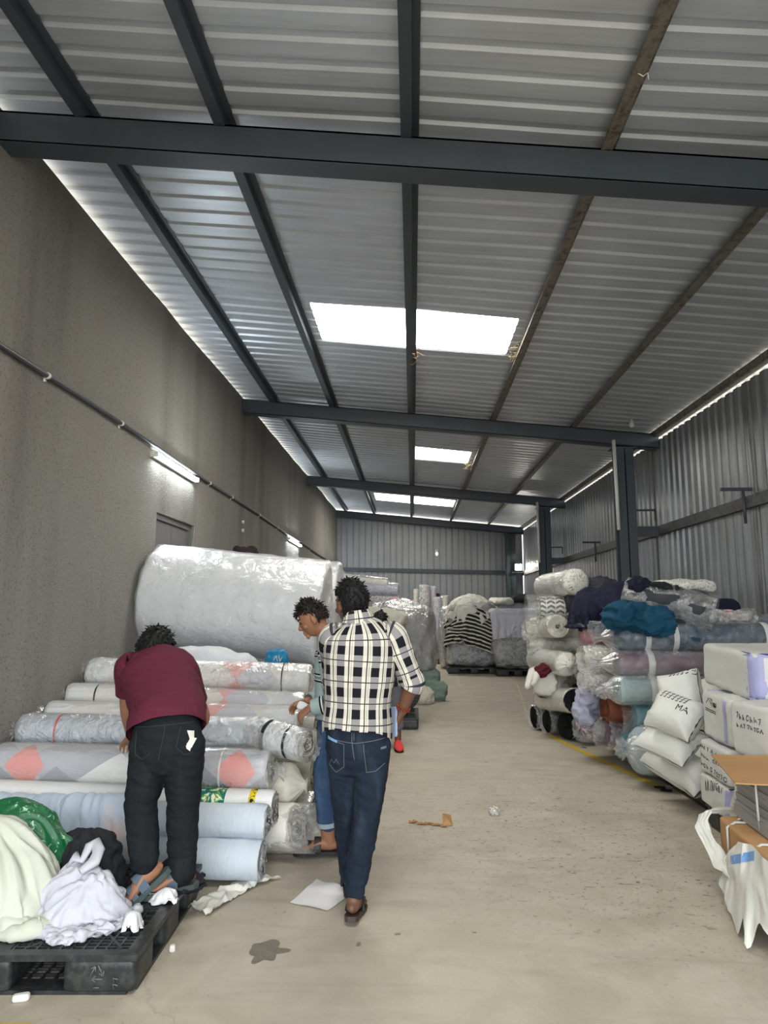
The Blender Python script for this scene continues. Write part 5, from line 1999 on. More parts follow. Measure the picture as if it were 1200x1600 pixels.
def rag(name, top, bot, n, m, seed, amp, mat, parent, tear=.03):
    """ragged woven wrap hanging between two edge lines"""
    top, bot = [np.asarray(p, float) for p in top], [np.asarray(p, float) for p in bot]

    def on(L, u):
        s = u * (len(L) - 1)
        k = min(len(L) - 2, int(s))
        return L[k] * (1 - s + k) + L[k + 1] * (s - k)
    Gd = np.zeros((m + 1, n + 1, 3))
    for i in range(m + 1):
        for j in range(n + 1):
            u, v = j / n, i / m
            a, b = on(top, u), on(bot, u)
            v2 = v * (1 + tear * 4 * vnoise(np.array([[u * 13, seed, 0.]]), 1, seed)[0] * v)
            p = a + (b - a) * v2
            w = ridge(np.array([[u * 9, v * 1.6, seed]]), 1, seed, 2)[0] * amp + .6 * amp * vnoise(np.array([[u * 5, v * 4, seed + 3.]]), 1, seed)[0]
            Gd[i, j] = p + np.array([-.75, -.6, .2]) * w
    mb = MB()
    mb.grid(Gd)
    mb.grid(Gd + np.array([.003, .003, 0]), flip=True)
    return mb.build(name, mat, parent, weld=False)


# the wrap: torn front skirt, left arch and the folded back edge
Wc = lambda x, y, z: cc + Rc @ np.array([x, y, z])
rag('torn_wrap', [Wc(-.43, .20, -.09), Wc(-.44, .06, .01), Wc(-.44, -.06, .10), Wc(-.43, -.22, .135), Wc(-.42, -.43, .128), Wc(.3, -.43, .13)], [Wc(-.45, .22, -.21), Wc(-.48, .04, -.25), Wc(-.50, -.16, -.23), Wc(-.52, -.36, -.20), Wc(-.46, -.52, -.17), Wc(.3, -.50, -.14)], 60, 26, 3, .022, M_SACK, th, .05)
rag('torn_wrap', [Wc(-.42, .12, -.05), Wc(-.45, .25, .0), Wc(-.455, .36, .08), Wc(-.40, .40, .145), Wc(-.22, .41, .15), Wc(-.05, .36, .14)], [Wc(-.43, .05, -.13), Wc(-.49, .18, -.10), Wc(-.52, .38, .04), Wc(-.47, .46, .09), Wc(-.22, .45, .10), Wc(-.05, .40, .12)], 46, 14, 5, .022, M_SACK, th, .05)
rag('torn_wrap', [Wc(-.26, .34, .14), Wc(-.18, .26, .16), Wc(-.12, .16, .15)], [Wc(-.32, .28, .12), Wc(-.24, .20, .13), Wc(-.2, .12, .122)], 20, 8, 8, .018, M_SACK, th, .12)
mb = MB()
ow = [c for c in th.children if c.name.startswith('torn_wrap')][0]
M_TAPEB = cloth('blue_tape', S(112, 156, 216), S(130, 172, 226), vs=9, fold=.1, weave=0, rough=.45)
O_ = at(1158, 1340, 3.5)
n_ = unit(CAM - O_)
ex_ = RT
for x0, x1 in ((-.055, -.002), (.002, .06)):
    patch('tape_strip', ow, [(x0, -.024 + x0 * .2), (x1, -.024 + x1 * .2), (x1, .020 + x1 * .2), (x0, .020 + x0 * .2)], O_, ex_, UP, n_, M_TAPEB, th, .004, 6)

ps = thing('paper_stack', 'stack of grey paper sheets tied with white string, standing on the torn carton', 'paper stack', (2.02, 3.82, .385))
M_PAPER = NT('grey_paper_edges')
t = M_PAPER
h = t.noise(t.coord('Object', scale=(.6, .6, 60)), 4, 3, .6)
M_PAPER = t.fin(t.mix(h, S(142, 140, 138), S(172, 170, 166)), .8, 0, t.bump(h, .4, .004), .2)
rg = random.Random(5)
z = .386
Rp = rotz(rad(-4))
pc = np.array([2.02, 3.82, 0])
mb = MB()
while z < .63:
    hh = rg.uniform(.010, .03)
    dx, dy = rg.uniform(-.006, .006) - (.018 if z < .46 else 0), rg.uniform(-.006, .006)
    mb.box(pc + np.array([dx, dy, z + hh / 2]), (.50, .52, hh - .0012), Rp)
    z += hh
ob = mb.build('paper_sheets', M_PAPER, ps, smooth=False)
mb = MB()
pts = [pc + Rp @ np.array(q) for q in ((-.262, -.06, .40), (-.270, -.07, .50), (-.264, -.05, .63), (-.25, -.05, .640), (.1, -.05, .640))]
mb.tube(pts, .006, 8)
mb.build('white_string', M_TAPEW, ps)
mb = MB()
Rl = rotz(rad(-14)) @ roty(rad(-1.5))
n = 16
Gd = np.zeros((n + 1, n + 1, 3))
for i in range(n + 1):
    for j in range(n + 1):
        x, y = (j / n - .5) * .86, (i / n - .5) * .72
        Gd[i, j] = np.array([2.08, 3.86, .678]) + Rl @ np.array([x, y, .012 * math.sin(x * 5) * (1 if x < 0 else .3) + .004])
mb.grid(Gd, flip=True)
mb.grid(Gd + np.array([0, 0, .006]))
for sl_, fl in ((Gd[0], True), (Gd[-1], False), (Gd[:, 0], False), (Gd[:, -1], True)):
    mb.grid(np.stack([sl_, sl_ + np.array([0, 0, .006])]), flip=not fl)
lid = mb.build('cardboard_lid', M_CARD, ps, weld=False, smooth=False)
lid['label'] = 'brown cardboard sheet covering the grey paper'
# ---------------------------------------------------------------- wrapped goods towards the far end
M_GREYK = NT('ribbed_grey_knit')
t, u, v = uvmat('ribbed_grey_knit')
f = t.math('PINGPONG', t.math('MULTIPLY', u, 26), .5)
M_GREYK = t.fin(t.mix(f, S(62, 64, 70), S(104, 106, 112)), .85, 0, t.bump(f, .5, .01), .2)
M_GREYW = cloth('grey_wrapped_cloth', S(148, 148, 148), S(176, 174, 170), vs=3, fold=.5, fs=6)
M_SILV = spots('silvery_grey_print', S(170, 174, 182), S(112, 116, 124), 12, .48, .58, coord='Object')
M_FLORB = spots('blue_floral_print', S(212, 220, 232), S(120, 138, 178), 26, .5, .55)
M_FLORG = spots('grey_floral_print', S(206, 204, 198), S(96, 98, 104), 34, .5, .54)
M_FLORP = spots('pale_lilac_print', S(196, 196, 206), S(140, 142, 160), 40, .5, .56)
M_PINKB = spots('pink_floral_print', S(228, 166, 200), S(196, 110, 160), 22, .55, .6)
M_SAGE = cloth('sage_fabric', S(116, 136, 128), S(136, 154, 144), vs=4, fold=.5, fs=8)
t = NT('black_cream_stripes')
v = t.coord('UV')
sp = t.n('ShaderNodeSeparateXYZ')
t.l(v, sp.inputs[0])
ph = t.math('ADD', t.math('MULTIPLY', sp.outputs['Y'], 15), t.math('MULTIPLY', t.noise(v, 3, 2), 1.2))
f = t.math('GREATER_THAN', t.math('FRACT', ph), .62)
M_STRIPE = t.fin(t.mix(f, S(34, 35, 40), S(206, 202, 188)), .85, 0, wrinkle(t, 10, k=.3), .2)


def bale(label, parts, group=None, cat='wrapped bale', wrap=M_FILMX, n=22):
    """parts: (name, centre, dims, material, seed, k, lump, fold)"""
    c0 = parts[0][1]
    zmin = min(p[1][2] - p[2][2] / 2 for p in parts)
    th = thing('wrapped_bale', label, cat, (c0[0], c0[1], zmin), group)
    for nm, c, d, m, sd, k, lu, fo in parts:
        mb = MB()
        softbox(mb, c, d, None, sd, k, lu, fo, n, 3.0)
        mb.build(nm, m, th)
    if wrap is not None:
        nm, c, d, m, sd, k, lu, fo = parts[0]
        mb = MB()
        softbox(mb, c, d, None, sd, k, lu, fo + .012, n + 6, 3.0, grow=.02)
        mb.build('plastic_wrap', wrap, th)
    return th


# grey knit bundle on a pallet behind the man in plaid
pallet('low black pallet under the ribbed grey bundle', (.07, 9.12, 0), 1.0, .95, 0, coarse=True)
mb = MB()
softbox(mb, (-.40, 9.56, .545), (1.0, .84, .80), rotz(.1) @ roty(.08), 5, 2.7, .03, .004, 30, 3)
t = NT('ribbed_knit')
sp = t.n('ShaderNodeSeparateXYZ')
t.l(t.coord('Object', rot=(0, .12, 0)), sp.inputs[0])
f = t.math('PINGPONG', t.math('ADD', t.math('MULTIPLY', sp.outputs['Z'], 26), t.math('MULTIPLY', sp.outputs['Y'], 7)), .5)
t.fin(t.mix(f, S(62, 64, 72), S(112, 114, 122)), .85, 0, t.bump(f, .6, .01), .2)
tag(mb.build('fabric_bundle', t.m), 'thick ribbed grey knit bundle on a low pallet behind the man in the plaid shirt', 'fabric bundle')
# tall wrapped pile
Rm = None
bale('tall grey wrapped pile with a sage cloth hem, left side of the aisle', [('goods', (-.28, 12.9, .84), (1.36, 1.3, 1.62), M_GREYW, 4, 3.2, .10, .04), ('hem_cloth', (-.25, 12.55, .30), (1.42, .8, .40), M_SAGE, 7, 4, .06, .03)])
mb = MB()
softbox(mb, (.34, 12.1, .15), (.40, .36, .30), rotz(.3), 3, 2.6, .06, .05, 18, 5)
tag(mb.build('cloth_bundle', M_SAGE), 'dark sage cloth bundle on the floor at the foot of the tall wrapped pile', 'cloth')
mb = MB()
softbox(mb, (.08, 11.75, .12), (.46, .42, .24), rotz(-.2), 9, 2.6, .06, .05, 18, 5)
tag(mb.build('cloth_bundle', M_CREAM), 'pale film-covered bundle on the floor left of the sage bundle', 'cloth')
mb = MB()
softbox(mb, (-.55, 11.6, 1.42), (.9, .6, .22), rotz(-.1) @ roty(.15), 15, 3, .06, .03, 18, 4)
o = mb.build('cloth_bundle', M_CREAM)
tag(o, 'cream cloth lying on the pile behind the shoulder of the man in plaid', 'cloth')
bale('grey wrapped pile behind the plaid shirt, under the cream cloth', [('goods', (-.62, 11.6, .66), (1.0, .9, 1.30), M_GREYW, 14, 5, .08, .03)])

# lying printed rolls against the far left
GB = 'printed rolls lying at the far left'
for k, (x0, y0, x1, y1, Y, r, m, lab) in enumerate((
        (530, 905, 605, 913, 15.0, .13, M_CREAM2, 'plain pale roll, topmost of the far printed rolls'),
        (530, 920, 622, 924, 15.0, .17, M_FLORP, 'pale lilac printed roll, second from the top at the far left'),
        (530, 938, 622, 940, 15.0, .17, M_FLORG, 'grey floral roll, third from the top at the far left'),
        (530, 956, 640, 957, 15.0, .16, M_FLORB, 'blue and white floral roll lowest in view at the far left'))):
    roll('fabric_roll', lab, at(x0, y0, Y), at(x1, y1, Y), r, m, 80 + k, GB, wrap=M_FILMT, ext=(.03, .06), nu=24, nv=28)
for k, z in enumerate((.2, .56, .92, 1.24)):
    roll('fabric_roll', 'printed roll low in the far left pile, hidden by nearer goods', (-1.6, 15.0, z), (.05, 15.0, z), .17, M_FLORG if k % 2 else M_FLORP, 90 + k, GB, nu=14, nv=20)
roll('fabric_bundle', 'pink floral bundle hanging over the ends of the far printed rolls', at(612, 946, 14.6), at(645, 951, 14.4), .17, M_PINKB, 95, None, 'fabric bundle', ends=('spiral', 'gather'), lump=.12, fold=.05, nu=12)
mb = MB()
softbox(mb, at(638, 960, 14.75), (.34, .3, .22), rotz(.3), 4, 3, .05, .03, 12, 6)
tag(mb.build('cloth_bundle', cloth('red_cloth', S(196, 62, 62), vs=8)), 'small red cloth under the pink floral bundle', 'cloth')

# upright rolls by the end wall
GU = 'printed rolls standing upright near the end wall'
pallet('black pallet under the upright printed rolls', (1.32, 20.2, 0), 1.3, 1.0, 0, coarse=True)
for k, (x, top, Y, r, m, lab) in enumerate(((650, 921, 21.2, .085, M_CREAM2, 'thin cream upright roll, leftmost by the end wall'), (663, 915, 20.9, .17, M_FLORG, 'thick grey floral upright roll, tallest of its row'), (676, 917, 21.1, .10, M_FLORP, 'lilac upright roll just right of the tallest one'),
                                            (683, 934, 20.6, .15, M_FLORP, 'pale lilac upright roll standing in front of the others'), (694, 932, 21.0, .12, M_FLOR, 'speckled upright roll at the right of its row'))):
    B = at(x, top, Y)
    A = np.array([B[0] + (.06 if k == 3 else 0), Y - .12, .16])
    roll('fabric_roll', lab, A, B, r, m, 100 + k, GU, wrap=M_FILMT, ext=(.0, .03), wopen=(True, True), nu=24, nv=24, flat=1.2, lump=.02)
mb = MB()
softbox(mb, at(681, 932, 21.3), (.22, .2, .16), None, 4, 3, .04, .02, 10, 6)
tag(mb.build('cloth_bundle', M_MAROONF), 'small crimson cloth tucked behind the upright rolls', 'cloth')

# pallet with the striped cloth
pallet('black pallet under the pile with the striped cloth', (2.12, 17.1, 0), 1.28, 1.25, 0, coarse=True)
GW = 'wrapped fabric piles on pallets by the aisle'
bale('bulky film-wrapped grey pile under the black and cream striped cloth', [('goods', (1.49, 17.75, .55), (1.24, 1.2, .78), M_SILV, 4, 5, .06, .03), ('upper_goods', (1.49, 17.78, 1.25), (1.2, 1.1, .95), M_GREYW, 6, 3.6, .07, .03)], GW)
bx = solids([(np.array([1.49, 17.78, 1.28]), np.array([.66, .62, .56]))], .3, boxes=((np.array([1.49, 17.75, .6]), np.array([.67, .66, .44]), np.eye(3)),))
P = cloth_sim(sheet(-.98, .98, -.62, .62, 2.0, 64, 48, rotz(-.12), (1.52, 17.48, 0)), bx, 90, 12, seed=7)
m_, n_ = P.shape[:2]
o = cloth_obj('striped_cloth', P, M_STRIPE, 'black and cream striped cloth draped over the wrapped pile at the end of the aisle', crum=(.035, 3.5, 7, None, 0))
P = cloth_sim(sheet(-.72, .66, -.74, .66, 2.3, 44, 44, rotz(.7), (1.46, 17.7, 0)), solids([(np.array([1.49, 17.78, 1.33]), np.array([.66, .62, .56]))], .3), 80, 12, seed=11)
cloth_obj('plain_cloth', P, M_CREAM2, 'cream cloth lying over the top of the striped cloth pile', crum=(.05, 3.5, 11, None, 0))
bale('small silvery wrapped bundle left of the striped cloth pile', [('goods', (.98, 18.9, .80), (.5, .8, 1.56), M_FLORP, 8, 4, .08, .03)], GW)

# right far pile
pallet('black pallet under the pale lilac cloth pile', (2.94, 16.5, 0), 1.0, 1.0, 0, coarse=True)
bale('silvery film-wrapped pile under a pale lilac cloth, beside the far end of the right stack', [('goods', (2.42, 17.0, .82), (.98, .95, 1.32), M_SILV, 14, 5, .08, .03)], GW)
P = cloth_sim(sheet(-.54, .52, -.72, .5, 1.8, 44, 44, rotz(0), (2.40, 16.85, 0)), solids([], .3, boxes=((np.array([2.42, 17.0, .82]), np.array([.56, .55, .72]), np.eye(3)),)), 90, 12, seed=13)
cloth_obj('plain_cloth', P, cloth('pale_lilac_cloth', S(190, 190, 204), S(206, 206, 218), vs=3, fold=.3), 'pale lilac cloth covering the silvery wrapped pile', crum=(.03, 3.5, 5, None, 0))
bale('grey wrapped pile with a pale and a dark cloth on top, behind the lilac one', [('goods', (2.72, 19.15, .90), (1.1, 1.2, 1.76), M_GREYW, 24, 5, .08, .03), ('pale_cloth', (2.4, 18.9, 1.74), (.62, 1.0, .22), M_CREAM2, 3, 3, .05, .03), ('dark_cloth', (2.95, 18.8, 1.82), (.66, .9, .2), M_DGREY, 5, 3, .05, .04)], GW)

# things lying on the floor
def floor_sheet(name, label, cat, quad, mat, amp, seed, m=18):
    q = [np.array([*p, 0.0]) for p in quad]
    Gd = np.zeros((m + 1, m + 1, 3))
    for i in range(m + 1):
        for j in range(m + 1):
            u, v = j / m, i / m
            p = (q[0] * (1 - u) + q[1] * u) * (1 - v) + (q[3] * (1 - u) + q[2] * u) * v
            p[2] = .004 + amp * max(0, vnoise(np.array([[p[0] * 7, p[1] * 7, 0.]]), 1, seed)[0] + .35)
            Gd[i, j] = p
    mb = MB()
    U = np.stack(np.meshgrid(np.linspace(0, 1, m + 1), np.linspace(0, 1, m + 1), indexing='xy'), -1)
    mb.grid(Gd, U)
    mb.grid(Gd + np.array([0, 0, .0015]), U, flip=True)
    o = mb.build(name, mat, weld=False)
    return tag(o, label, cat)


def g(x, y):
    p = at(x, y, 4.0)
    d = p - CAM
    q = CAM + d * (-1.5 / d[2])
    return q[:2]


floor_sheet('paper_sheet', 'creased white paper sheet lying on the floor beside the walking man', 'paper', [g(453, 1412), g(512, 1425), g(548, 1398), g(495, 1375)], cloth('white_paper', S(226, 224, 224), vs=3, fold=.15, fs=4, weave=0), .018, 3)
M_FOIL = metal_paint('brown_wrapper', S(170, 130, 84), .35, .45, .2, 25)
mb = MB()
p0 = np.array([*g(692, 1292), 0])
rg = random.Random(3)
pts = [(0, 0, .004), (.07, .02, .004), (.06, .08, .06), (.0, .06, .075), (.03, .03, .05)]
mb.add([p0 + np.array(p) for p in pts], [(0, 1, 4), (1, 2, 4), (2, 3, 4), (3, 0, 4), (0, 3, 2, 1)])
for k in range(9):
    x = -.02 - .028 * k
    y = rg.uniform(-.02, .03) + .01 * k
    mb.add([p0 + np.array(v) for v in ((x, y, .003), (x + .05, y - .012, .012), (x + .045, y + .025, .004), (x + .005, y + .02, .016))], [(0, 1, 2, 3)])
tag(mb.build('candy_wrapper', M_FOIL, smooth=False), 'crumpled shiny brown wrapper on the bare floor in the aisle', 'wrapper')
p0 = np.array([*g(772, 1272), 0])
mb = MB()
softbox(mb, p0 + np.array([0, 0, .022]), (.06, .07, .04), rotz(.5), 4, 2.5, .02, .02, 10, 20)
tag(mb.build('plastic_scrap', M_FILMW), 'small crumpled clear plastic scrap on the bare floor', 'scrap')
for x, y, d, lab in ((33, 1564, (.062, .03, .028), 'white plastic stopper lying in front of the pallet'), (269, 1487, (.026, .03, .03), 'small white plastic stopper on the floor at the right side of the pallet')):
    p0 = np.array([*g(x, y), 0])
    mb = MB()
    softbox(mb, p0 + np.array([0, 0, d[2] / 2]), d, rotz(.3), 4, 4, .003, .0, 10, 20)
    tag(mb.build('plastic_stopper', M_WHITEP), lab, 'stopper', 'white stoppers on the floor')
for k, (x, y) in enumerate(((1030, 1232), (1040, 1236), (1048, 1230))):
    p = g(x, y)
    floor_sheet('paper_scrap', ['black scrap', 'dark torn scrap', 'white torn scrap'][k] + ' on the floor in front of the sack pallet', 'scrap', [(p[0] - .05, p[1] - .03), (p[0] + .04, p[1] - .05), (p[0] + .06, p[1] + .03), (p[0] - .03, p[1] + .05)], M_BLACKC if k < 2 else M_WHITEC, .012, 3 + k, 6)
p = g(912, 1168)
floor_sheet('paper_scrap', 'tiny blue scrap on the floor by the yellow line', 'scrap', [(p[0] - .03, p[1] - .02), (p[0] + .03, p[1] - .03), (p[0] + .03, p[1] + .02), (p[0] - .02, p[1] + .03)], cloth('slate_blue', S(96, 116, 146)), .01, 5, 5)
# ---------------------------------------------------------------- people
def catmull(P, k):
    P = np.asarray(P, float)
    out = []
    n = len(P)
    for i in range(n - 1):
        p0, p1, p2, p3 = P[max(i - 1, 0)], P[i], P[i + 1], P[min(i + 2, n - 1)]
        for j in range(k):
            t_ = j / k
            out.append(.5 * (2 * p1 + (p2 - p0) * t_ + (2 * p0 - 5 * p1 + 4 * p2 - p3) * t_ ** 2 + (3 * p1 - p0 - 3 * p2 + p3) * t_ ** 3))
    out.append(P[-1])
    return np.array(out)


def loft(mb, C, hw, hd, side, n=22, k=5, caps=True, wr=0.0, wseed=0, wfreq=(7, 2.2), mi=0, uvr=None, keep=None):
    """elliptical rings along C; hw / hd half width and depth; side = direction of the width"""
    C = catmull(C, k)
    hw = catmull(np.asarray(hw, float)[:, None], k)[:, 0]
    hd = catmull(np.asarray(hd, float)[:, None], k)[:, 0]
    sd = np.asarray(side, float)
    sd = catmull(sd, k) if sd.ndim == 2 else np.repeat(sd[None], len(C), 0)
    m = len(C)
    Gd = np.zeros((m, n + 1, 3))
    U = np.zeros((m, n + 1, 2))
    L = 0
    ru = uvr or hw.mean()
    ph = np.linspace(0, 2 * PI, n + 1)
    cs, sn = np.cos(ph), np.sin(ph)
    for i in range(m):
        t_ = unit(C[min(i + 1, m - 1)] - C[max(i - 1, 0)])
        s_ = unit(sd[i] - t_ * (t_ @ sd[i]))
        f_ = np.cross(s_, t_)
        if i:
            L += np.linalg.norm(C[i] - C[i - 1])
        w_ = 1.0
        if wr:
            q = np.stack([cs * 1.2 + wseed, sn * 1.2, np.full_like(cs, L * wfreq[0])], -1)
            q2 = np.stack([cs * wfreq[1] + L * 4, sn * wfreq[1], np.full_like(cs, L * wfreq[0] * .6 + wseed)], -1)
            w_ = 1 + wr * (.55 * ridge(q, 1, wseed, 2) + .6 * ridge(q2, 1, wseed + 3, 2))
        Gd[i] = C[i] + (cs * hw[i] * w_)[:, None] * s_ + (sn * hd[i] * w_)[:, None] * f_
        U[i, :, 0] = ph * ru
        U[i, :, 1] = L
    if keep is not None:
        Gd = keep(Gd)
    mb.grid(Gd, U, mi)
    if caps:
        for row, c, fl in ((Gd[0], C[0], False), (Gd[-1], C[-1], True)):
            t_ = unit(C[0] - C[1]) if not fl else unit(C[-1] - C[-2])
            r0 = min(hw[0 if not fl else -1], hd[0 if not fl else -1])
            ring2 = c + (row - c) * .7 + t_ * r0 * .6
            tip = c + t_ * r0 * .85
            V = np.vstack([row[:-1], ring2[:-1], tip[None]])
            F = []
            for j in range(n):
                a, b = j, (j + 1) % n
                q = (a, a + n, b + n, b)
                tr = (a + n, 2 * n, b + n)
                F += [q[::-1], tr[::-1]] if fl else [q, tr]
            mb.add(V, F, None, mi)
    return Gd


def limb(mb, pts, rad_, n=16, k=5, asp=1.0, side=None, **kw):
    pts = [np.asarray(p, float) for p in pts]
    t_ = unit(pts[-1] - pts[0])
    s_ = np.array([1.0, 0, 0]) if side is None else np.asarray(side, float)
    if side is None and abs(t_ @ s_) > .8:
        s_ = np.array([0, 1.0, 0])
    r = np.asarray(rad_, float)
    return loft(mb, pts, r, r * np.asarray(asp), s_, n, k, **kw)


def ball(mb, c, r, R=None, n=14):
    c = np.asarray(c, float)
    th_ = np.linspace(0, PI, n)
    ph = np.linspace(0, 2 * PI, 2 * n)
    T_, P_ = np.meshgrid(th_, ph, indexing='ij')
    D = np.stack([np.sin(T_) * np.cos(P_), np.sin(T_) * np.sin(P_), np.cos(T_)], -1) * np.asarray(r, float)
    if R is not None:
        D = D @ np.asarray(R).T
    mb.grid(D + c, flip=True)


def basis_from(front, up):
    f = unit(front)
    u = unit(np.asarray(up, float) - f * (f @ np.asarray(up, float)))
    return np.stack([np.cross(f, u), f, u], 1)      # columns: right, front, up


def head_grid(c, R, s=1.0, grow=0.0, n=34):
    th_ = np.linspace(0.0, PI, n)
    ph = np.linspace(0, 2 * PI, 2 * n)
    T_, P_ = np.meshgrid(th_, ph, indexing='ij')
    x, y, z = np.sin(T_) * np.cos(P_), np.sin(T_) * np.sin(P_), np.cos(T_)
    X, Y, Z = x * .076, y * .096, z * .118
    lo = np.clip(-z, 0, 1)
    X = X * (1 - .30 * lo ** 1.3)
    Y = np.where(y > 0, Y * (1 - .10 * lo), Y * (1 - .34 * lo ** 1.2))
    Y = Y + .018 * lo * (y > 0)
    Y = np.where((y < 0) & (z > -.3), Y * 1.06, Y)
    P = np.stack([X, Y, Z], -1)
    nr = P / (np.linalg.norm(P, axis=-1, keepdims=True) + 1e-9)
    P = (P + nr * (grow if np.isscalar(grow) else grow(x, y, z)[..., None])) * s
    return P @ R.T + np.asarray(c, float), (x, y, z)


def add_head(mb, c, R, s=1.0):
    P, _ = head_grid(c, R, s)
    mb.grid(P, flip=True)
    w_ = lambda x, y, z: np.asarray(c, float) + R @ (np.array([x, y, z]) * s)
    limb(mb, [w_(0, .088, .022), w_(0, .101, -.004), w_(0, .111, -.024), w_(0, .098, -.034)], [.008 * s, .0095 * s, .012 * s, .009 * s], 10, 3, side=R[:, 0])
    for sx in (-1, 1):
        ball(mb, w_(sx * .011, .101, -.030), .009 * s, R, 8)
        ball(mb, w_(sx * .032, .084, .026), np.array([.024, .010, .009]) * s, R, 8)      # brow
        ball(mb, w_(sx * .040, .070, -.030), np.array([.022, .018, .018]) * s, R, 8)     # cheek
        ball(mb, w_(sx * .076, -.006, -.008), np.array([.010, .020, .032]) * s, R @ rotz(-sx * .35), 10)
        ball(mb, w_(sx * .074, .000, -.034), np.array([.008, .010, .012]) * s, R, 8)
    ball(mb, w_(0, .094, -.058), np.array([.023, .011, .007]) * s, R, 8)
    ball(mb, w_(0, .092, -.071), np.array([.020, .011, .008]) * s, R, 8)
    ball(mb, w_(0, .083, -.096), np.array([.022, .014, .015]) * s, R, 8)


def add_hand(mb, wrist, fwd, palm, thumb, s=1.0, curl=(.35, .4, .45, .5), spread=.10, tcurl=.3):
    """palm = direction the palm faces, thumb = side the thumb leaves from"""
    f = unit(fwd)
    n = unit(np.asarray(palm, float) - f * (f @ np.asarray(palm, float)))
    w_ = np.cross(f, n)
    if w_ @ np.asarray(thumb, float) < 0:
        w_ = -w_
    W = np.asarray(wrist, float)
    p = lambda a, b, c: W + (f * a + w_ * b + n * c) * s
    loft(mb, [p(-.01, 0, 0), p(.02, 0, .001), p(.055, .002, .003), p(.088, .002, .003)], np.array([.027, .033, .041, .042]) * s, np.array([.019, .017, .0145, .011]) * s, w_, 14, 4)
    for k, (b, L) in enumerate(((.031, .070), (.010, .080), (-.011, .074), (-.031, .058))):
        a = p(.078, b, .003)
        d = unit(f + w_ * spread * (1.5 - k) * .9)
        ax = n
        pts = [a]
        ang = 0
        seg = (L * .45, L * .31, L * .26)
        for q in range(3):
            ang += curl[k] * (1.0, 1.15, .8)[q]
            dd = d * math.cos(ang) + ax * math.sin(ang)
            pts.append(pts[-1] + dd * seg[q] * s)
        limb(mb, pts, np.array([.0088, .0085, .0078, .0066]) * s, 10, 3, side=w_)
    a = p(.022, .026, .006)
    d = unit(f * .62 + w_ * .72 + n * .28)
    d2 = unit(f * .85 + w_ * .35 + n * (.2 + tcurl))
    d3 = unit(f * .9 + w_ * .05 + n * (.25 + tcurl * 1.4))
    limb(mb, [a, a + d * .034 * s, a + d * .034 * s + d2 * .030 * s, a + d * .034 * s + d2 * .030 * s + d3 * .024 * s], np.array([.014, .0115, .0098, .0078]) * s, 10, 3, side=n)


def add_foot(mb, ankle, d, up, s=1.0):
    """d = direction of the toes, sole lies .075*s under the ankle along -up"""
    d = unit(d)
    u = unit(np.asarray(up, float) - d * (d @ np.asarray(up, float)))
    w_ = np.cross(d, u)
    A = np.asarray(ankle, float)
    p = lambda a, b, c: A + (d * a + w_ * b + u * c) * s
    loft(mb, [p(-.055, 0, -.045), p(-.03, 0, -.042), p(.02, 0, -.036), p(.08, 0, -.045), p(.13, 0, -.056), p(.158, 0, -.060)], np.array([.020, .031, .034, .040, .045, .040]) * s, np.array([.022, .033, .038, .029, .018, .013]) * s, w_, 16, 4)
    limb(mb, [p(-.008, 0, .05), p(-.012, 0, 0), p(-.018, 0, -.03)], np.array([.036, .037, .034]) * s, 14, 4, side=w_)
    for k, (b, L, r) in enumerate(((.030, .048, .0125), (.010, .044, .0095), (-.007, .038, .009), (-.022, .031, .0085), (-.035, .023, .008))):
        limb(mb, [p(.148 - .007 * k, b, -.060), p(.148 - .007 * k + L * .5, b, -.058), p(.148 - .007 * k + L, b, -.064)], np.array([r, r, r * .8]) * s, 8, 3, side=w_)
    return p


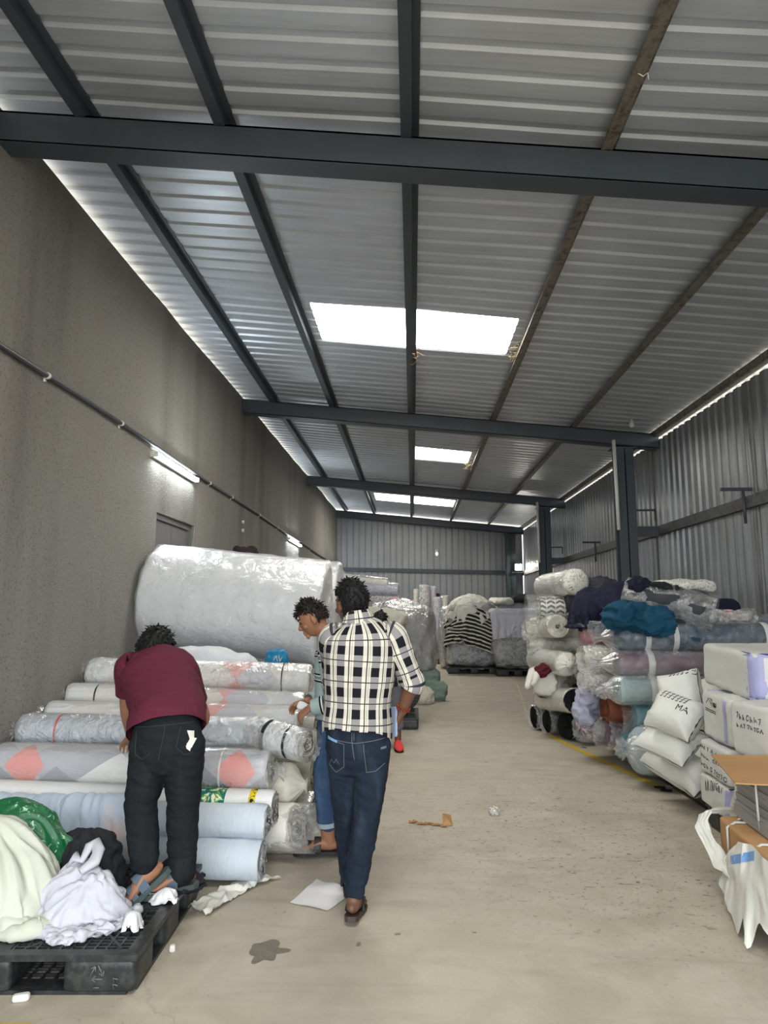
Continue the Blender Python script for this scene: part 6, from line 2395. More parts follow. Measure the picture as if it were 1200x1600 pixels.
def sandal(name, parent, p, s, m_sole, m_strap, style='slide', side=1):
    """sole under the foot and straps over it, p = foot frame from add_foot (side offset b, height c)"""
    mb = MB()
    out = []
    for a, wl_, wr_ in ((-.085, .012, .012), (-.078, .026, .026), (-.05, .036, .036), (0, .036, .034), (.06, .040, .040), (.12, .050, .048), (.165, .050, .046), (.195, .038, .034), (.206, .020, .016)):
        out.append((a, -wl_, wr_))
    V = []
    for h in (-.0735, -.098):
        for a, l, r in out:
            V += [p(a, l, h), p(a, r, h)]
    n = len(out)
    F = []
    for i in range(n - 1):
        a = i * 2
        F += [(a, a + 2, a + 3, a + 1)]
        b = a + 2 * n
        F += [(b, b + 1, b + 3, b + 2)]
        F += [(a, a + 2 * n, a + 2 + 2 * n, a + 2), (a + 1, a + 3, a + 3 + 2 * n, a + 1 + 2 * n)]
    F += [(0, 1, 1 + 2 * n, 2 * n), (2 * n - 2, 4 * n - 2, 4 * n - 1, 2 * n - 1)]
    mb.add(V, F)
    o = mb.build(name, m_sole, parent, smooth=False)
    mb = MB()

    def band(a0, a1, h0, wd, lift):
        pts = []
        for q in np.linspace(-1, 1, 11):
            a = a0 + (a1 - a0) * (q + 1) / 2
            pts.append(p(a, q * .047, -.074 + (lift + .074) * max(0, 1 - abs(q) ** 2.4)))
        pts = [pts[0] + (p(0, 0, -.085) - p(0, 0, -.074)) * 1.0] + pts + [pts[-1] + (p(0, 0, -.085) - p(0, 0, -.074)) * 1.0]
        dirn = unit(p(1, 0, 0) - p(0, 0, 0))
        L_, R_ = [q - dirn * wd / 2 for q in pts], [q + dirn * wd / 2 for q in pts]
        nn = unit(p(0, 0, 1) - p(0, 0, 0)) * .004
        mb.grid(np.stack([np.array(L_), np.array(R_)], 1))
        mb.grid(np.stack([np.array(L_) + nn, np.array(R_) + nn], 1), flip=True)
    if style == 'slide':
        band(.058, .05, 0, .045, .002)
        band(.112, .102, 0, .03, -.020)
    else:
        for q in (-1, 1):
            pts = [p(.155, .014, -.066), p(.13, .014, -.036), p(.10, .014 + q * .022, -.026), p(.06, .040 * q, -.038), p(.035, .044 * q, -.076)]
            mb.tube(pts, [.006, .007, .009, .009, .007], 8)
    mb.build('strap', m_strap, o)
    return o


def body_build(mb, mat, parent, voxel=.0048):
    o = mb.build('body', mat, parent, weld=False)
    return baked(o, [('REMESH', dict(mode='VOXEL', voxel_size=voxel, use_smooth_shade=True)), ('SMOOTH', dict(factor=.5, iterations=4))])


def cloth_build(name, mb, mat, parent, voxel=.008, amp=.006, seed=0, freq=(9, 9, 22), it=3):
    o = mb.build(name, mat, parent, weld=False)
    o = baked(o, [('REMESH', dict(mode='VOXEL', voxel_size=voxel, use_smooth_shade=True)), ('SMOOTH', dict(factor=.5, iterations=it))])
    V = verts_of(o)
    N = normals_of(o)
    q = V * np.asarray(freq)
    q = np.stack([q[:, 0] + q[:, 2] * .3, q[:, 1], q[:, 2] + q[:, 0] * .35], -1)
    h = ridge(q, 1, seed, 2) * .7 + .5 * vnoise(q, 1.9, seed + 4)
    set_verts(o, V + N * (h * amp)[:, None])
    return o


def add_hair(parent, c, R, s, mat, seed, line, tufts=420, lift=.014, tl=.030, curl=.5, top=.4, up_=.22):
    """hair: a scalp shell inside the hair line plus small tapering locks"""
    P, (x, y, z) = head_grid(c, R, s, lambda a, b, d: lift * (.55 + .45 * np.clip(d, -.3, 1)) + .006 * vnoise(np.stack([a * 6, b * 6, d * 6], -1), 1, seed), 46)
    m, n = P.shape[:2]
    ok = line(x, y, z)
    mb = MB()
    F = []
    for i in range(m - 1):
        for j in range(n - 1):
            if ok[i, j] and ok[i + 1, j] and ok[i, j + 1] and ok[i + 1, j + 1]:
                F.append((i * n + j, (i + 1) * n + j, (i + 1) * n + j + 1, i * n + j + 1))
    mb.add(P.reshape(-1, 3), F)
    rg = np.random.RandomState(seed)
    idx = np.argwhere(ok)
    C0 = np.asarray(c, float)
    cnt = 0
    while cnt < tufts:
        i, j = idx[rg.randint(len(idx))]
        if rg.rand() > math.sin(PI * (i + .5) / m) + .12:
            continue
        p = P[i, j]
        nr = unit(p - C0)
        zz = z[i, j]
        dn = unit(R @ np.array([rg.normal(0, .6), rg.normal(.15 if zz > .3 else -.2, .5), -.9 + top * max(zz, 0) * 1.6 + rg.normal(0, .3)]))
        t1 = unit(nr * (.16 + up_ * max(zz, 0)) + dn * 1.0)
        t2 = unit(t1 + dn * curl - nr * .12)
        L = tl * s * rg.uniform(.6, 1.3) * (.55 + .6 * max(zz + .2, 0))
        r = .0042 * rg.uniform(.8, 1.5)
        mb.tube([p - nr * .004, p + t1 * L * .5, p + t1 * L * .5 + t2 * L * .5], [r, r * .85, r * .15], 5, caps=False)
        cnt += 1
    return mb.build('hair', mat, parent, weld=False)


def skin(name, c, c2):
    t = NT(name)
    f = t.noise(t.coord('Object'), 9, 4, .6)
    col = t.mix(f, c, c2)
    n = t.bump(t.noise(t.coord('Object'), 180, 2), .12, .002)
    t.b.inputs['Subsurface Weight'].default_value = .06
    t.b.inputs['Subsurface Radius'].default_value = (.02, .008, .004)
    return t.fin(col, .5, 0, n, .35)


M_SKIN1 = skin('brown_skin', S(96, 66, 52), S(118, 82, 62))
M_SKIN2 = skin('warm_brown_skin', S(140, 98, 74), S(160, 114, 88))
M_SKIN3 = skin('mid_brown_skin', S(142, 100, 76), S(166, 120, 92))
t = NT('black_hair')
h = t.noise(t.coord('Object', scale=(1, 1, .3)), 120, 3, .6)
M_HAIR = t.fin(t.mix(h, S(8, 8, 10), S(20, 19, 20)), .62, 0, t.bump(h, .5, .004), .25)
t = NT('dark_brown_hair')
h = t.noise(t.coord('Object', scale=(1, 1, .3)), 120, 3, .6)
M_HAIRB = t.fin(t.mix(h, S(18, 15, 14), S(46, 38, 34)), .6, 0, t.bump(h, .5, .004), .25)


def denim(name, c, c2, fade):
    t = NT(name)
    v = t.coord('Object')
    a = t.noise(v, 3.2, 4, .6)
    b = t.noise(t.coord('Object', scale=(1, 1, .25)), 14, 4, .6)
    col = t.mix(a, c, c2)
    col = t.mix(t.math('MULTIPLY', t.ramp(b, [(.5, G(0)), (.72, G(1))]), .5), col, fade)
    n = t.bump(t.noise(t.coord('Object', scale=(1, 1, 1.6)), 13, 4, .55, .5), .4, .02)
    n = t.bump(t.noise(v, 320, 1), .2, .002, n)
    return t.fin(col, .85, 0, n, .15)


M_DENIM1 = denim('dark_denim', S(24, 32, 44), S(36, 46, 60), S(58, 70, 86))
M_DENIM2 = denim('blue_denim', S(44, 64, 94), S(62, 86, 118), S(96, 118, 146))
M_BLKJ = denim('black_denim', S(22, 26, 29), S(32, 36, 39), S(42, 47, 50))
M_GREYT = cloth('grey_trousers', S(92, 92, 104), S(112, 112, 122), vs=4, fold=.4)
M_STITCH = cloth('stitching_thread', S(104, 108, 118), vs=9, fold=0, weave=0)

# plaid shirt cloth
t, u, v = uvmat('plaid_shirt')
PER = .084
fu = t.math('FRACT', t.math('ADD', t.math('DIVIDE', u, PER), .14))
fv = t.math('FRACT', t.math('ADD', t.math('DIVIDE', v, .104), .3))
band = lambda x, a, b: t.math('MULTIPLY', t.math('GREATER_THAN', x, a), t.math('LESS_THAN', x, b))
bu, bv = band(fu, .0, .50), band(fv, .0, .44)
lu, lv = band(fu, .72, .785), band(fv, .69, .74)
du = t.math('MULTIPLY', band(fu, .58, .64), t.math('GREATER_THAN', t.math('FRACT', t.math('MULTIPLY', fu, 36)), .55))
cream, grey, black = S(210, 204, 190), S(138, 136, 136), S(26, 26, 34)
col = t.mix(bu, cream, grey)
col = t.mix(t.math('MULTIPLY', bv, .18), col, S(120, 120, 122))
col = t.mix(t.math('MULTIPLY', bu, bv), col, black)
col = t.mix(lu, col, S(52, 52, 60))
col = t.mix(lv, col, S(52, 52, 60))
col = t.mix(t.math('MULTIPLY', du, .7), col, S(60, 60, 66))
M_PLAID = t.fin(col, .85, 0, wrinkle(t, 16, k=.3), .15)

# sweater: pale teal with black / white line pairs
t, u, v = uvmat('striped_sweater')
fv = t.math('FRACT', t.math('ADD', t.math('DIVIDE', v, .17), .25))
col = t.mix(band(fv, .60, .88), S(160, 178, 178), S(132, 138, 144))
for a, b, c in ((.58, .645, S(28, 30, 34)), (.84, .905, S(28, 30, 34)), (.645, .68, S(222, 226, 226)), (.80, .84, S(222, 226, 226))):
    col = t.mix(band(fv, a, b), col, c)
M_SWEAT = t.fin(col, .9, 0, t.bump(t.noise(t.coord('UV'), 300, 2), .25, .003), .1)
M_MAROON = cloth('maroon_jersey', S(80, 29, 45), S(98, 38, 56), vs=4, fold=.9, fs=7, stretch=(.7, 1, 2.4))
M_BLKT = cloth('black_jersey', S(26, 27, 29), S(36, 37, 39), vs=4, fold=.4, fs=9)
M_SOLEK = metal_paint('black_sandal', S(34, 32, 32), .6, .15)
M_SOLEB = metal_paint('brown_sandal', S(62, 50, 44), .6, .2)
M_SOLEG = metal_paint('grey_green_sandal', S(64, 76, 74), .65, .15)
M_STRAPB = metal_paint('blue_grey_strap', S(74, 90, 104), .6, .15)
M_REDSH = cloth('red_shoe_mesh', S(206, 58, 60), S(224, 78, 76), vs=9, fold=.2)

Z3 = np.array([0, 0, 1.0])

# ---- the man in the plaid shirt, walking away down the aisle
Y = 3.66
c0 = at(558, 1440, Y)
p1 = thing('person', 'person in a black and cream plaid shirt and dark jeans walking away, seen from behind', 'person', (c0[0], 3.72, 0))
sideP = unit(RT + np.array([0, -.10, 0]))
frontP = np.cross(Z3, sideP)
hc = at(549, 943, Y + .03)
RH = basis_from(unit(frontP + np.array([-.75, 0, -.12])), Z3)
nk = at(560, 972, Y)
shR, shL = at(614, 996, Y), at(521, 998, Y + .02)
elR, wrR = at(644, 1066, Y + .02), at(628, 1112, Y + .06)
elL, wrL = at(524, 1072, Y + .16), at(524, 1092, Y + .40)
pel = at(559, 1156, Y)
hipR, hipL = at(581, 1172, Y), at(538, 1172, Y + .01)
knR, anR = at(573, 1276, Y - .0), at(553, 1396, Y - .02)
knL, anL = at(541, 1272, Y + .12), at(547, 1372, Y + .28)
mb = MB()
tors = [at(559, 1178, Y), at(559, 1150, Y), at(560, 1110, Y), at(562, 1060, Y), at(563, 1010, Y), at(562, 985, Y), at(560, 968, Y)]
loft(mb, tors, [.14, .148, .135, .15, .16, .12, .055], [.10, .10, .09, .10, .105, .085, .055], sideP, 26, 5)
limb(mb, [at(562, 990, Y), at(557, 966, Y), hc - RH[:, 2] * .07 - RH[:, 1] * .01], [.062, .052, .052], 18, 4)
add_head(mb, hc, RH, .98)
for sh, el, wr_ in ((shR, elR, wrR), (shL, elL, wrL)):
    limb(mb, [sh, (sh + el) / 2, el, (el * .6 + wr_ * .4), wr_], [.048, .045, .038, .037, .026], 16, 5)
add_hand(mb, wrR + (wrR - elR) * .02, unit(at(620, 1140, Y + .09) - wrR), unit(np.array([-.9, .35, 0])), np.array([.1, 1, 0]), .95, (.55, .65, .7, .75), .05, .5)
add_hand(mb, wrL, unit(np.array([-.1, 1, .1])), np.array([.9, 0, .3]), Z3, .95)
for hp, kn, an in ((hipR, knR, anR), (hipL, knL, anL)):
    limb(mb, [hp, (hp + kn) / 2, kn, kn * .6 + an * .4, an], [.078, .066, .05, .05, .034], 16, 5)
fR = add_foot(mb, anR + Z3 * -.012, unit(np.array([.10, 1, -.16])), Z3, .98)
fL = add_foot(mb, np.array([anL[0], anL[1], .105]), unit(np.array([-.12, 1, -.02])), Z3, .98)
body_build(mb, M_SKIN1, p1)
add_hair(p1, hc, RH, .98, M_HAIR, 3, lambda x, y, z: (z > np.where(y > .3, .42, np.where(y > -.25, .08 + .6 * (y + .25), -.40 - .15 * np.abs(x)))) & ~((np.abs(x) > .8) & (z < .12) & (y > -.2)), 420, .020, .020)
# shirt
mb = MB()
cols = [at(557, 1141, Y), at(558, 1125, Y), at(559, 1095, Y), at(561, 1050, Y), at(563, 1012, Y), at(563, 994, Y), at(562, 979, Y), at(560, 968, Y)]
def hem(Gd):
    k = np.arange(Gd.shape[1])
    ph = 2 * PI * k / (Gd.shape[1] - 1)
    d = .022 * np.cos(2 * ph - PI) * 1.0 - .008 * np.cos(4 * ph)
    for i in range(6):
        Gd[i, :, 2] += d * (1 - i / 6) * .9
    return Gd
Gt = loft(mb, cols, [.176, .176, .170, .182, .190, .176, .128, .070], [.128, .126, .118, .124, .128, .118, .096, .068], sideP, 60, 9, False, .048, 5, (8, 2.0), uvr=.172, keep=hem)
# sleeves rolled above the elbow
sl0 = shR + (shL - shR) * .06 + Z3 * .005
limb(mb, [shR + (shL - shR) * .18 + Z3 * .012, shR + Z3 * .004, shR * .6 + elR * .4, shR * .25 + elR * .75, elR + (wrR - elR) * .06], [.066, .074, .070, .063, .060], 32, 8, caps=False, wr=.06, wseed=8, wfreq=(13, 1.8))
limb(mb, [elR + (shR - elR) * .16, elR + (wrR - elR) * .02, elR + (wrR - elR) * .16], [.067, .069, .067], 28, 6, caps=False, wr=.05, wseed=9, wfreq=(20, 2))
limb(mb, [shL + (shR - shL) * .18 + Z3 * .012, shL + Z3 * .004, shL * .6 + elL * .4, shL * .25 + elL * .75, elL + (wrL - elL) * .08], [.066, .074, .070, .064, .060], 32, 8, caps=False, wr=.06, wseed=11, wfreq=(13, 1.8))
limb(mb, [elL + (shL - elL) * .14, elL + (wrL - elL) * .04, elL + (wrL - elL) * .2], [.067, .068, .066], 28, 6, caps=False, wr=.05, wseed=12, wfreq=(20, 2))
# collar
loft(mb, [at(560, 975, Y), at(559, 964, Y), at(558, 954, Y)], [.078, .068, .064], [.074, .066, .064], sideP, 30, 4, False)
loft(mb, [at(558, 954, Y), at(559, 961, Y), at(560, 969, Y), at(560, 974, Y)], [.066, .076, .085, .088], [.066, .074, .082, .084], sideP, 30, 4, False)
sh = mb.build('shirt', M_PLAID, p1, weld=False)
# jeans
mb = MB()
loft(mb, [at(558, 1136, Y), at(558, 1150, Y), at(559, 1168, Y), at(559, 1185, Y)], [.158, .160, .160, .15], [.112, .116, .120, .11], sideP, 30, 5)
limb(mb, [hipR + Z3 * .03, hipR * .6 + knR * .4, knR, knR * .6 + anR * .4, anR + (knR - anR) * .02], [.098, .086, .068, .063, .050], 22, 6)
limb(mb, [hipL + Z3 * .03, hipL * .6 + knL * .4, knL, knL * .6 + anL * .4, anL + (knL - anL) * .03], [.096, .084, .067, .062, .050], 22, 6)
jn = cloth_build('jeans', mb, M_DENIM1, p1, .0075, .006, 3, (8, 8, 20))
# stitching: yoke, pockets, seam
px = lambda x, y: ((x - 558) / 296.0, -(y - 1160) / 297.0)
O1 = at(558, 1160, Y)
lines = [[px(515, 1150), px(535, 1153), px(558, 1155), px(585, 1152), px(606, 1149)], [px(553, 1140), px(553, 1152), px(557, 1180)], [px(556, 1140), px(556, 1152)],
         [px(516, 1152), px(541, 1157), px(541, 1190), px(528, 1201), px(516, 1189)], [px(570, 1156), px(574, 1198), px(588, 1196), px(601, 1186)],
         [px(518, 1190), px(521, 1181), px(525, 1187), px(529, 1180), px(533, 1187)]]
strokes('pocket_stitching', jn, lines, O1, RT, Z3, (-RT[1] * 0, -1, 0), .0018, M_STITCH, p1, .001)
patch('pocket_lining', jn, [px(515, 1147), px(531, 1153), px(530, 1156), px(515, 1152)], O1, RT, Z3, (0, -1, 0), cloth('light_blue_cloth', S(128, 168, 216), vs=9), p1, .004, 5)
patch('jeans_label', jn, [px(595, 1165), px(603, 1164), px(603, 1161), px(595, 1162)], O1, RT, Z3, (0, -1, 0), M_STITCH, p1, .003, 3)
sandal('sandal', p1, fR, .98, M_SOLEB, M_SOLEK, 'thong')
sandal('sandal', p1, fL, .98, M_SOLEB, M_SOLEK, 'thong')
mb = MB()
for q in range(16):
    a = 2 * PI * q / 16
    d = unit(wrR - elR)
    s1 = unit(np.cross(d, Z3 + .1))
    s2 = np.cross(d, s1)
    for off in (0, .012):
        ball(mb, wrR - d * (.03 - off) + (s1 * math.cos(a) + s2 * math.sin(a)) * .034, .0055, None, 5)
mb.build('bracelet', cloth('red_beads', S(126, 54, 42), vs=9, fold=0, weave=0, rough=.4), p1)
mb = MB()
Rf = basis_from(unit(np.array([-.55, -.5, .1])), unit(at(612, 1112, Y) - at(619, 1142, Y)))
softbox(mb, at(613, 1128, Y + .07), (.072, .010, .15), Rf, 2, 12, 0, 0, 8)
tag(mb.build('mobile_phone', metal_paint('pale_blue_phone', S(150, 166, 196), .3, .1)), 'pale blue phone held in the right hand of the man in the plaid shirt', 'phone')

# ---- the man in the striped sweater, bending over the rolls, facing left
Y = 4.58
p2 = thing('person', 'person in a pale striped sweater and blue jeans, head bowed over the fabric rolls', 'person', (-.50, 4.55, 0))
f2 = unit(np.array([-1, .10, 0]))
side2 = np.cross(f2, Z3)          # his right
hc = at(489, 967, Y)
RH = basis_from(unit(np.array([-1, -.12, -.52])), unit(np.array([-.50, 0, 1])))
tors = [at(524, 1140, Y), at(523, 1112, Y), at(522, 1080, Y), at(523, 1045, Y), at(523, 1018, Y), at(519, 1003, Y), at(512, 992, Y)]
mb = MB()
loft(mb, tors, [.135, .13, .125, .145, .155, .11, .055], [.105, .095, .095, .105, .10, .08, .055], side2, 26, 5)
limb(mb, [at(519, 1008, Y), at(509, 990, Y), at(499, 976, Y)], [.060, .050, .050], 18, 4)
add_head(mb, hc, RH, .96)
shl, shr = tors[4] - side2 * .155, tors[4] + side2 * .155           # his left faces the camera
ell, wrl = at(521, 1098, Y - .16), at(484, 1106, Y - .16)
elr, wrr = at(512, 1090, Y + .17), at(480, 1096, Y + .04)
for s_, e_, w_ in ((shl, ell, wrl), (shr, elr, wrr)):
    limb(mb, [s_, (s_ + e_) / 2, e_, e_ * .6 + w_ * .4, w_], [.048, .044, .038, .036, .026], 16, 5)
add_hand(mb, wrl, unit(np.array([-.75, .1, -.55])), unit(np.array([.2, .5, -.8])), np.array([-.3, .8, .4]), .95, (.45, .5, .55, .6), .06)
add_hand(mb, wrr, unit(np.array([-.85, -.1, -.25])), unit(np.array([.0, -.6, -.8])), np.array([-.2, -.6, .6]), .95, (.4, .45, .5, .5), .06)
hl, hr = tors[0] - side2 * .08, tors[0] + side2 * .08
anl = at(511, 1312, 4.50)
anl[2] = .115
knl = at(506, 1215, 4.49)
anr = np.array([-.42, 4.83, .115])
knr = at(513, 1212, 4.76)
for h_, k_, a_ in ((hl, knl, anl), (hr, knr, anr)):
    limb(mb, [h_, (h_ + k_) / 2, k_, k_ * .6 + a_ * .4, a_], [.078, .066, .05, .05, .036], 16, 5)
fl_ = add_foot(mb, anl + Z3 * .0, unit(np.array([-1, -.08, 0])), Z3, 1.0)
fr_ = add_foot(mb, anr, unit(np.array([-.9, .25, 0])), Z3, 1.0)
body_build(mb, M_SKIN2, p2)
add_hair(p2, hc, RH, .96, M_HAIRB, 7, lambda x, y, z: (z > np.where(y > .35, .46, np.where(y > -.2, .16 + .5 * (y + .2), -.30))) & ~((np.abs(x) > .8) & (z < .16) & (y > -.2)), 560, .012, .030, .3, .9, .5)
w2 = lambda x, y, z: hc + RH @ (np.array([x, y, z]) * .96)
mb = MB()
for sx in (-1, 1):
    limb(mb, [w2(sx * .012, .099, .030), w2(sx * .034, .092, .036), w2(sx * .054, .074, .030)], [.003, .0055, .003], 8, 4, side=RH[:, 2])
mb.build('eyebrows', M_HAIRB, p2)
mb = MB()
for sx in (-1, 1):
    ball(mb, w2(sx * .032, .084, .006), (.0125, .007, .0045), RH, 8)
mb.build('eyes', M_BLKT, p2)
mb = MB()
c2_ = [at(523, 1120, Y), at(523, 1106, Y), at(522, 1078, Y), at(523, 1045, Y), at(522, 1020, Y), at(519, 1006, Y), at(515, 996, Y), at(511, 990, Y)]
loft(mb, c2_, [.158, .162, .160, .172, .178, .150, .10, .066], [.122, .124, .122, .128, .122, .105, .084, .064], side2, 48, 8, False, .03, 4, (8, 2.2))
for s_, e_, w_, sd in ((shl, ell, wrl, 5), (shr, elr, wrr, 6)):
    q = unit(tors[4] - s_)
    limb(mb, [s_ + q * .05 + Z3 * .01, s_ + Z3 * .0, s_ * .55 + e_ * .45, e_, e_ * .6 + w_ * .4, e_ * .12 + w_ * .88], [.066, .072, .066, .060, .056, .046], 26, 8, caps=False, wr=.06, wseed=sd, wfreq=(14, 2))
    limb(mb, [e_ * .18 + w_ * .82, e_ * .08 + w_ * .92], [.046, .044], 22, 3, caps=False)
loft(mb, [at(514, 996, Y), at(509, 986, Y)], [.064, .058], [.064, .058], side2, 26, 3, False)
mb.build('sweater', M_SWEAT, p2, weld=False)
mb = MB()
loft(mb, [at(523, 1108, Y), at(524, 1125, Y), at(525, 1150, Y), at(524, 1165, Y)], [.142, .148, .15, .13], [.108, .115, .12, .11], side2, 28, 5)
for h_, k_, a_ in ((hl, knl, anl), (hr, knr, anr)):
    limb(mb, [h_ + Z3 * .02, h_ * .6 + k_ * .4, k_, k_ * .55 + a_ * .45, a_ + Z3 * .075], [.095, .084, .066, .060, .055], 22, 6)
jn2 = cloth_build('jeans', mb, M_DENIM2, p2, .008, .006, 5, (8, 8, 18))
for k_, a_, nm in ((knl, anl, 0), (knr, anr, 1)):
    mb = MB()
    d = unit(k_ - a_)
    limb(mb, [a_ + Z3 * .066, a_ + Z3 * .066 + d * .028], [.060, .060], 26, 3, caps=False)
    mb.build('turned_cuff', cloth('pale_denim_cuff', S(150, 160, 168), vs=9), p2)
sandal('sandal', p2, fl_, 1.0, M_SOLEK, M_SOLEK, 'slide')
sandal('sandal', p2, fr_, 1.0, M_SOLEK, M_SOLEK, 'slide')
mb = MB()
softbox(mb, at(474, 1104, Y - .04), (.075, .05, .045), roty(.4), 5, 4, .006, .004, 10, 14)
tag(mb.build('paper_packet', M_WHITEC), 'small white packet in the hands of the man in the striped sweater', 'packet')

# ---- the man in maroon, standing on the pallet and leaning over the rolls
Y = 3.52
p3 = thing('person', 'person in a maroon t-shirt and black jeans standing on the pallet, leaning over the rolls', 'person', (-1.25, 3.5, .155))
sideM = unit(RT)
hc = at(243, 1019, 3.90)
RH = basis_from(unit(np.array([.30, 1, -.42])), unit(np.array([0, .42, 1])))
mb = MB()
tors = [at(261, 1165, Y), at(261, 1140, Y), at(261, 1112, Y + .06), at(255, 1082, Y + .17), at(247, 1052, Y + .27), at(243, 1036, Y + .33), at(242, 1024, Y + .38)]
loft(mb, tors, [.15, .152, .145, .155, .165, .13, .06], [.11, .105, .10, .11, .115, .09, .058], sideM, 26, 5)
limb(mb, [at(243, 1040, Y + .30), at(242, 1024, Y + .37), hc - RH[:, 2] * .06], [.064, .056, .054], 18, 4)
add_head(mb, hc, RH, 1.05)
shl, shr = at(203, 1044, Y + .27), at(286, 1048, Y + .29)
ell, wrl = at(200, 1108, Y + .34), at(206, 1150, Y + .50)
elr, wrr = at(306, 1100, Y + .52), at(296, 1118, Y + .80)
wrr = np.array([-1.36, 4.22, .78])
elr = np.array([-1.20, 4.02, .90])
limb(mb, [shl, (shl + ell) / 2, ell, ell * .6 + wrl * .4, wrl], [.054, .050, .042, .040, .029], 16, 5)
limb(mb, [shr, (shr + elr) / 2, elr, elr * .6 + wrr * .4, wrr], [.054, .050, .042, .040, .029], 16, 5)
add_hand(mb, wrl, unit(at(192, 1168, Y + .62) - wrl), unit(np.array([.15, -.2, -1])), np.array([.8, .5, 0]), .98, (.30, .3, .35, .4), .09)
add_hand(mb, wrr, unit(np.array([-.3, .5, -.4])), unit(np.array([0, .2, -1])), np.array([-.9, .2, 0]), .98)
hl, hr = at(236, 1172, Y), at(287, 1172, Y)
knl, anl = at(221, 1258, Y - .02), at(226, 1352, Y - .06)
knr, anr = at(286, 1262, Y + .03), at(284, 1370, Y + .04)
for h_, k_, a_ in ((hl, knl, anl), (hr, knr, anr)):
    limb(mb, [h_, (h_ + k_) / 2, k_, k_ * .6 + a_ * .4, a_], [.085, .07, .052, .052, .037], 16, 5)
toeL = at(182, 1416, 3.30)
dL = unit(toeL - at(240, 1362, 3.42))
upL = unit(np.array([-.62, -.22, .9]))
fl_ = add_foot(mb, anl + np.array([.005, -.01, -.005]), dL, upL, 1.0)
az = anr.copy()
az[2] = .152 + .10
fr_ = add_foot(mb, az, unit(np.array([-.80, -.62, 0])), Z3, 1.0)
body_build(mb, M_SKIN3, p3)
add_hair(p3, hc, RH, 1.05, M_HAIR, 11, lambda x, y, z: (z > np.where(y > .3, .42, np.where(y > -.25, .10 + .6 * (y + .25), -.48))) & ~((np.abs(x) > .8) & (z < .12) & (y > -.2)), 460, .022, .024, .8)
mb = MB()
w3 = lambda x, y, z: hc + RH @ (np.array([x, y, z]) * .98)
mb.tube([w3(.080, .012, -.008), w3(.085, .010, -.022), w3(.080, .014, -.045)], .005, 6)
mb.build('earphone', M_WHITEP, p3)
mb = MB()
cs_ = [at(261, 1141, Y - .01), at(261, 1126, Y + .02), at(261, 1108, Y + .08), at(257, 1082, Y + .17), at(248, 1054, Y + .27), at(245, 1042, Y + .31), at(243, 1030, Y + .35), at(242, 1022, Y + .39)]
loft(mb, cs_, [.186, .186, .182, .186, .192, .180, .128, .074], [.142, .144, .136, .136, .140, .124, .098, .070], sideM, 64, 9, False, .07, 15, (11, 1.2))
for s_, e_, sd in ((shl, ell, 5), (shr, elr, 6)):
    q = unit(tors[4] - s_)
    limb(mb, [s_ + q * .06 + Z3 * .012, s_ + Z3 * .004, s_ * .6 + e_ * .4, s_ * .36 + e_ * .64], [.072, .078, .070, .066], 28, 8, caps=False, wr=.05, wseed=sd, wfreq=(12, 2))
mb.build('t_shirt', M_MAROON, p3, weld=False)
mb = MB()
loft(mb, [at(261, 1130, Y), at(261, 1142, Y), at(261, 1165, Y), at(261, 1182, Y)], [.158, .164, .168, .16], [.116, .122, .128, .12], sideM, 30, 5)
limb(mb, [hl + Z3 * .03, hl * .6 + knl * .4, knl, knl * .6 + anl * .4, anl + Z3 * .01], [.104, .092, .078, .072, .066], 22, 6)
limb(mb, [hr + Z3 * .03, hr * .6 + knr * .4, knr, knr * .6 + anr * .4, anr + Z3 * .015], [.104, .092, .078, .072, .066], 22, 6)
jn3 = cloth_build('jeans', mb, M_BLKJ, p3, .0075, .008, 9, (8, 8, 20))
px3 = lambda x, y: ((x - 262) / 307.0, -(y - 1150) / 308.0)
O3 = at(262, 1150, Y)
strokes('pocket_stitching', jn3, [[px3(212, 1134), px3(240, 1131), px3(275, 1128), px3(309, 1126)], [px3(270, 1128), px3(268, 1150), px3(262, 1180)], [px3(291, 1132), px3(287, 1160), px3(298, 1172), px3(310, 1168)], [px3(222, 1140), px3(225, 1172), px3(238, 1178), px3(250, 1168)]], O3, RT, Z3, (0, -1, 0), .0016, cloth('dark_thread', S(58, 64, 66), vs=9), p3, .001)
for q, (quad) in enumerate(([(300, 1137), (308, 1139), (309, 1150), (304, 1150)], [(305, 1147), (312, 1150), (308, 1162), (300, 1160)], [(301, 1155), (308, 1158), (306, 1167), (301, 1162)])):
    patch('torn_patch', jn3, [px3(*z) for z in quad], O3, RT, Z3, (0, -1, 0), M_CREAM2, p3, .005, 5)
sandal('sandal', p3, fl_, 1.0, M_SOLEG, M_STRAPB, 'slide')
sandal('sandal', p3, fr_, 1.0, M_SOLEG, M_STRAPB, 'slide')

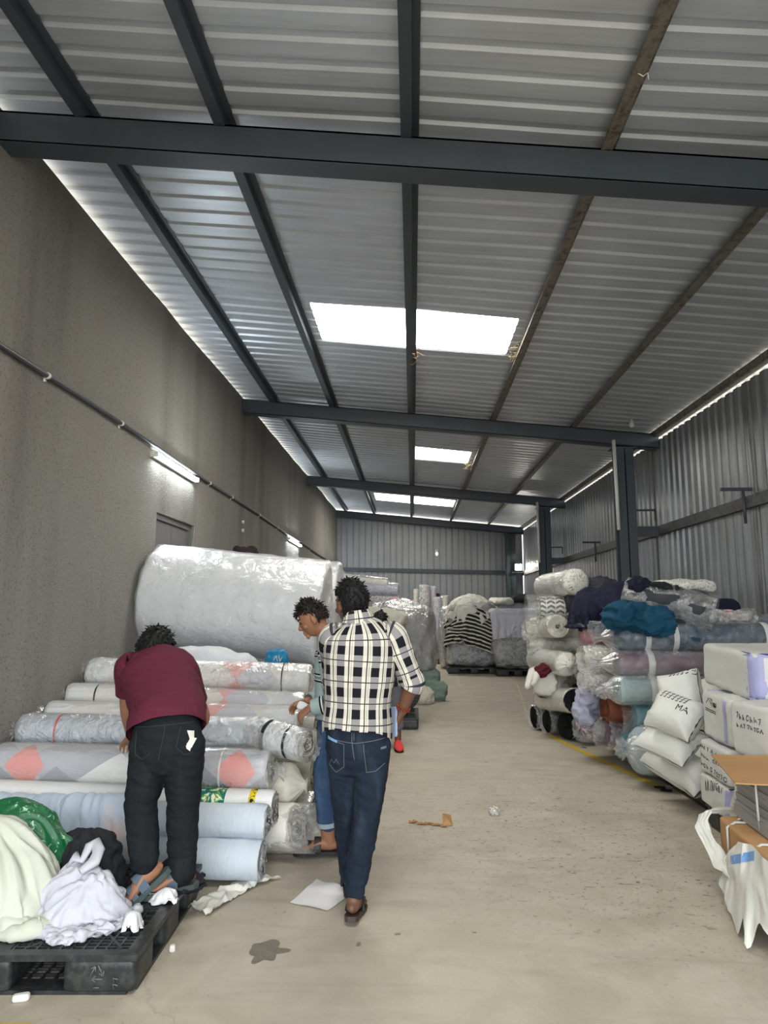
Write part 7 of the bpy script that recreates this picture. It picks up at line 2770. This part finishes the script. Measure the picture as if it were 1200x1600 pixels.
# ---- a fourth man, almost hidden behind the one in plaid
Y = 7.95
p4 = thing('person', 'person almost hidden behind the man in plaid, in grey trousers and red shoes', 'person', (-.22, 7.9, 0))
hc = at(594, 972, Y)
RH = basis_from(np.array([.1, 1, -.25]), Z3)
mb = MB()
T4 = [at(604, 1072, Y), at(604, 1055, Y), at(603, 1035, Y), at(601, 1010, Y), at(599, 990, Y), at(598, 983, Y), at(597, 977, Y)]
loft(mb, T4, [.135, .14, .135, .15, .16, .12, .055], [.10, .10, .09, .10, .10, .08, .055], RT, 22, 4)
limb(mb, [T4[5], T4[6], hc - Z3 * .06], [.06, .052, .05], 14, 3)
add_head(mb, hc, RH, .97)
for s_ in (-1, 1):
    a, b, c = T4[4] + RT * .16 * s_, T4[4] + RT * .20 * s_ + np.array([0, .03, -.28]), T4[4] + RT * .17 * s_ + np.array([0, .2, -.45])
    limb(mb, [a, (a + b) / 2, b, c], [.047, .044, .037, .026], 12, 4)
    add_hand(mb, c, unit(np.array([0, .5, -.8])), np.array([-s_, 0, 0]), np.array([0, 1, .3]), .95)
fts = []
for s_, an in ((-1, np.array([-.36, 8.05, .10])), (1, np.array([-.17, 7.88, .10]))):
    h_ = T4[0] + RT * .08 * s_
    k_ = (h_ + an) / 2 + np.array([0, .03, 0])
    limb(mb, [h_, (h_ + k_) / 2, k_, k_ * .5 + an * .5, an], [.075, .064, .05, .048, .036], 12, 4)
    fts.append((add_foot(mb, an, np.array([.12 * s_, -1 if s_ > 0 else 1, 0]), Z3, .95), an, h_, k_))
body_build(mb, M_SKIN1, p4, .007)
add_hair(p4, hc, RH, .97, M_HAIR, 13, lambda x, y, z: z > np.where(y > .3, .42, np.where(y > -.25, .08 + .6 * (y + .25), -.45)), 200, .018, .034)
mb = MB()
loft(mb, [T4[0], T4[2], T4[3], T4[4], T4[5], T4[6]], [.165, .16, .172, .178, .13, .066], [.125, .115, .122, .122, .10, .064], RT, 32, 6, False, .03, 5)
for s_ in (-1, 1):
    limb(mb, [T4[4] + RT * .10 * s_, T4[4] + RT * .165 * s_, T4[4] + RT * .19 * s_ + np.array([0, .02, -.2])], [.068, .07, .064], 20, 5, caps=False, wr=.04)
mb.build('t_shirt', M_BLKT, p4, weld=False)
mb = MB()
loft(mb, [T4[1], T4[0], T4[0] - Z3 * .08], [.155, .158, .14], [.12, .122, .11], RT, 24, 4)
for p_, an, h_, k_ in fts:
    limb(mb, [h_ + Z3 * .02, k_, an + Z3 * .14], [.095, .072, .062], 18, 5)
cloth_build('trousers', mb, M_GREYT, p4, .010, .006, 3)
for p_, an, h_, k_ in fts:
    mb = MB()
    w_ = unit(p_(0, 1, 0) - p_(0, 0, 0))
    loft(mb, [p_(-.075, 0, -.06), p_(-.04, 0, -.05), p_(.03, 0, -.045), p_(.1, 0, -.06), p_(.17, 0, -.068), p_(.215, 0, -.075)], [.026, .040, .043, .049, .047, .026], [.03, .046, .048, .036, .026, .018], w_, 18, 4)
    o = mb.build('shoe', M_REDSH, p4)
    mb = MB()
    loft(mb, [p_(-.085, 0, -.098), p_(-.04, 0, -.098), p_(.08, 0, -.098), p_(.17, 0, -.098), p_(.225, 0, -.096)], [.030, .042, .048, .048, .026], [.010, .012, .011, .010, .008], w_, 16, 3)
    mb.build('sole', M_BLKT, o)
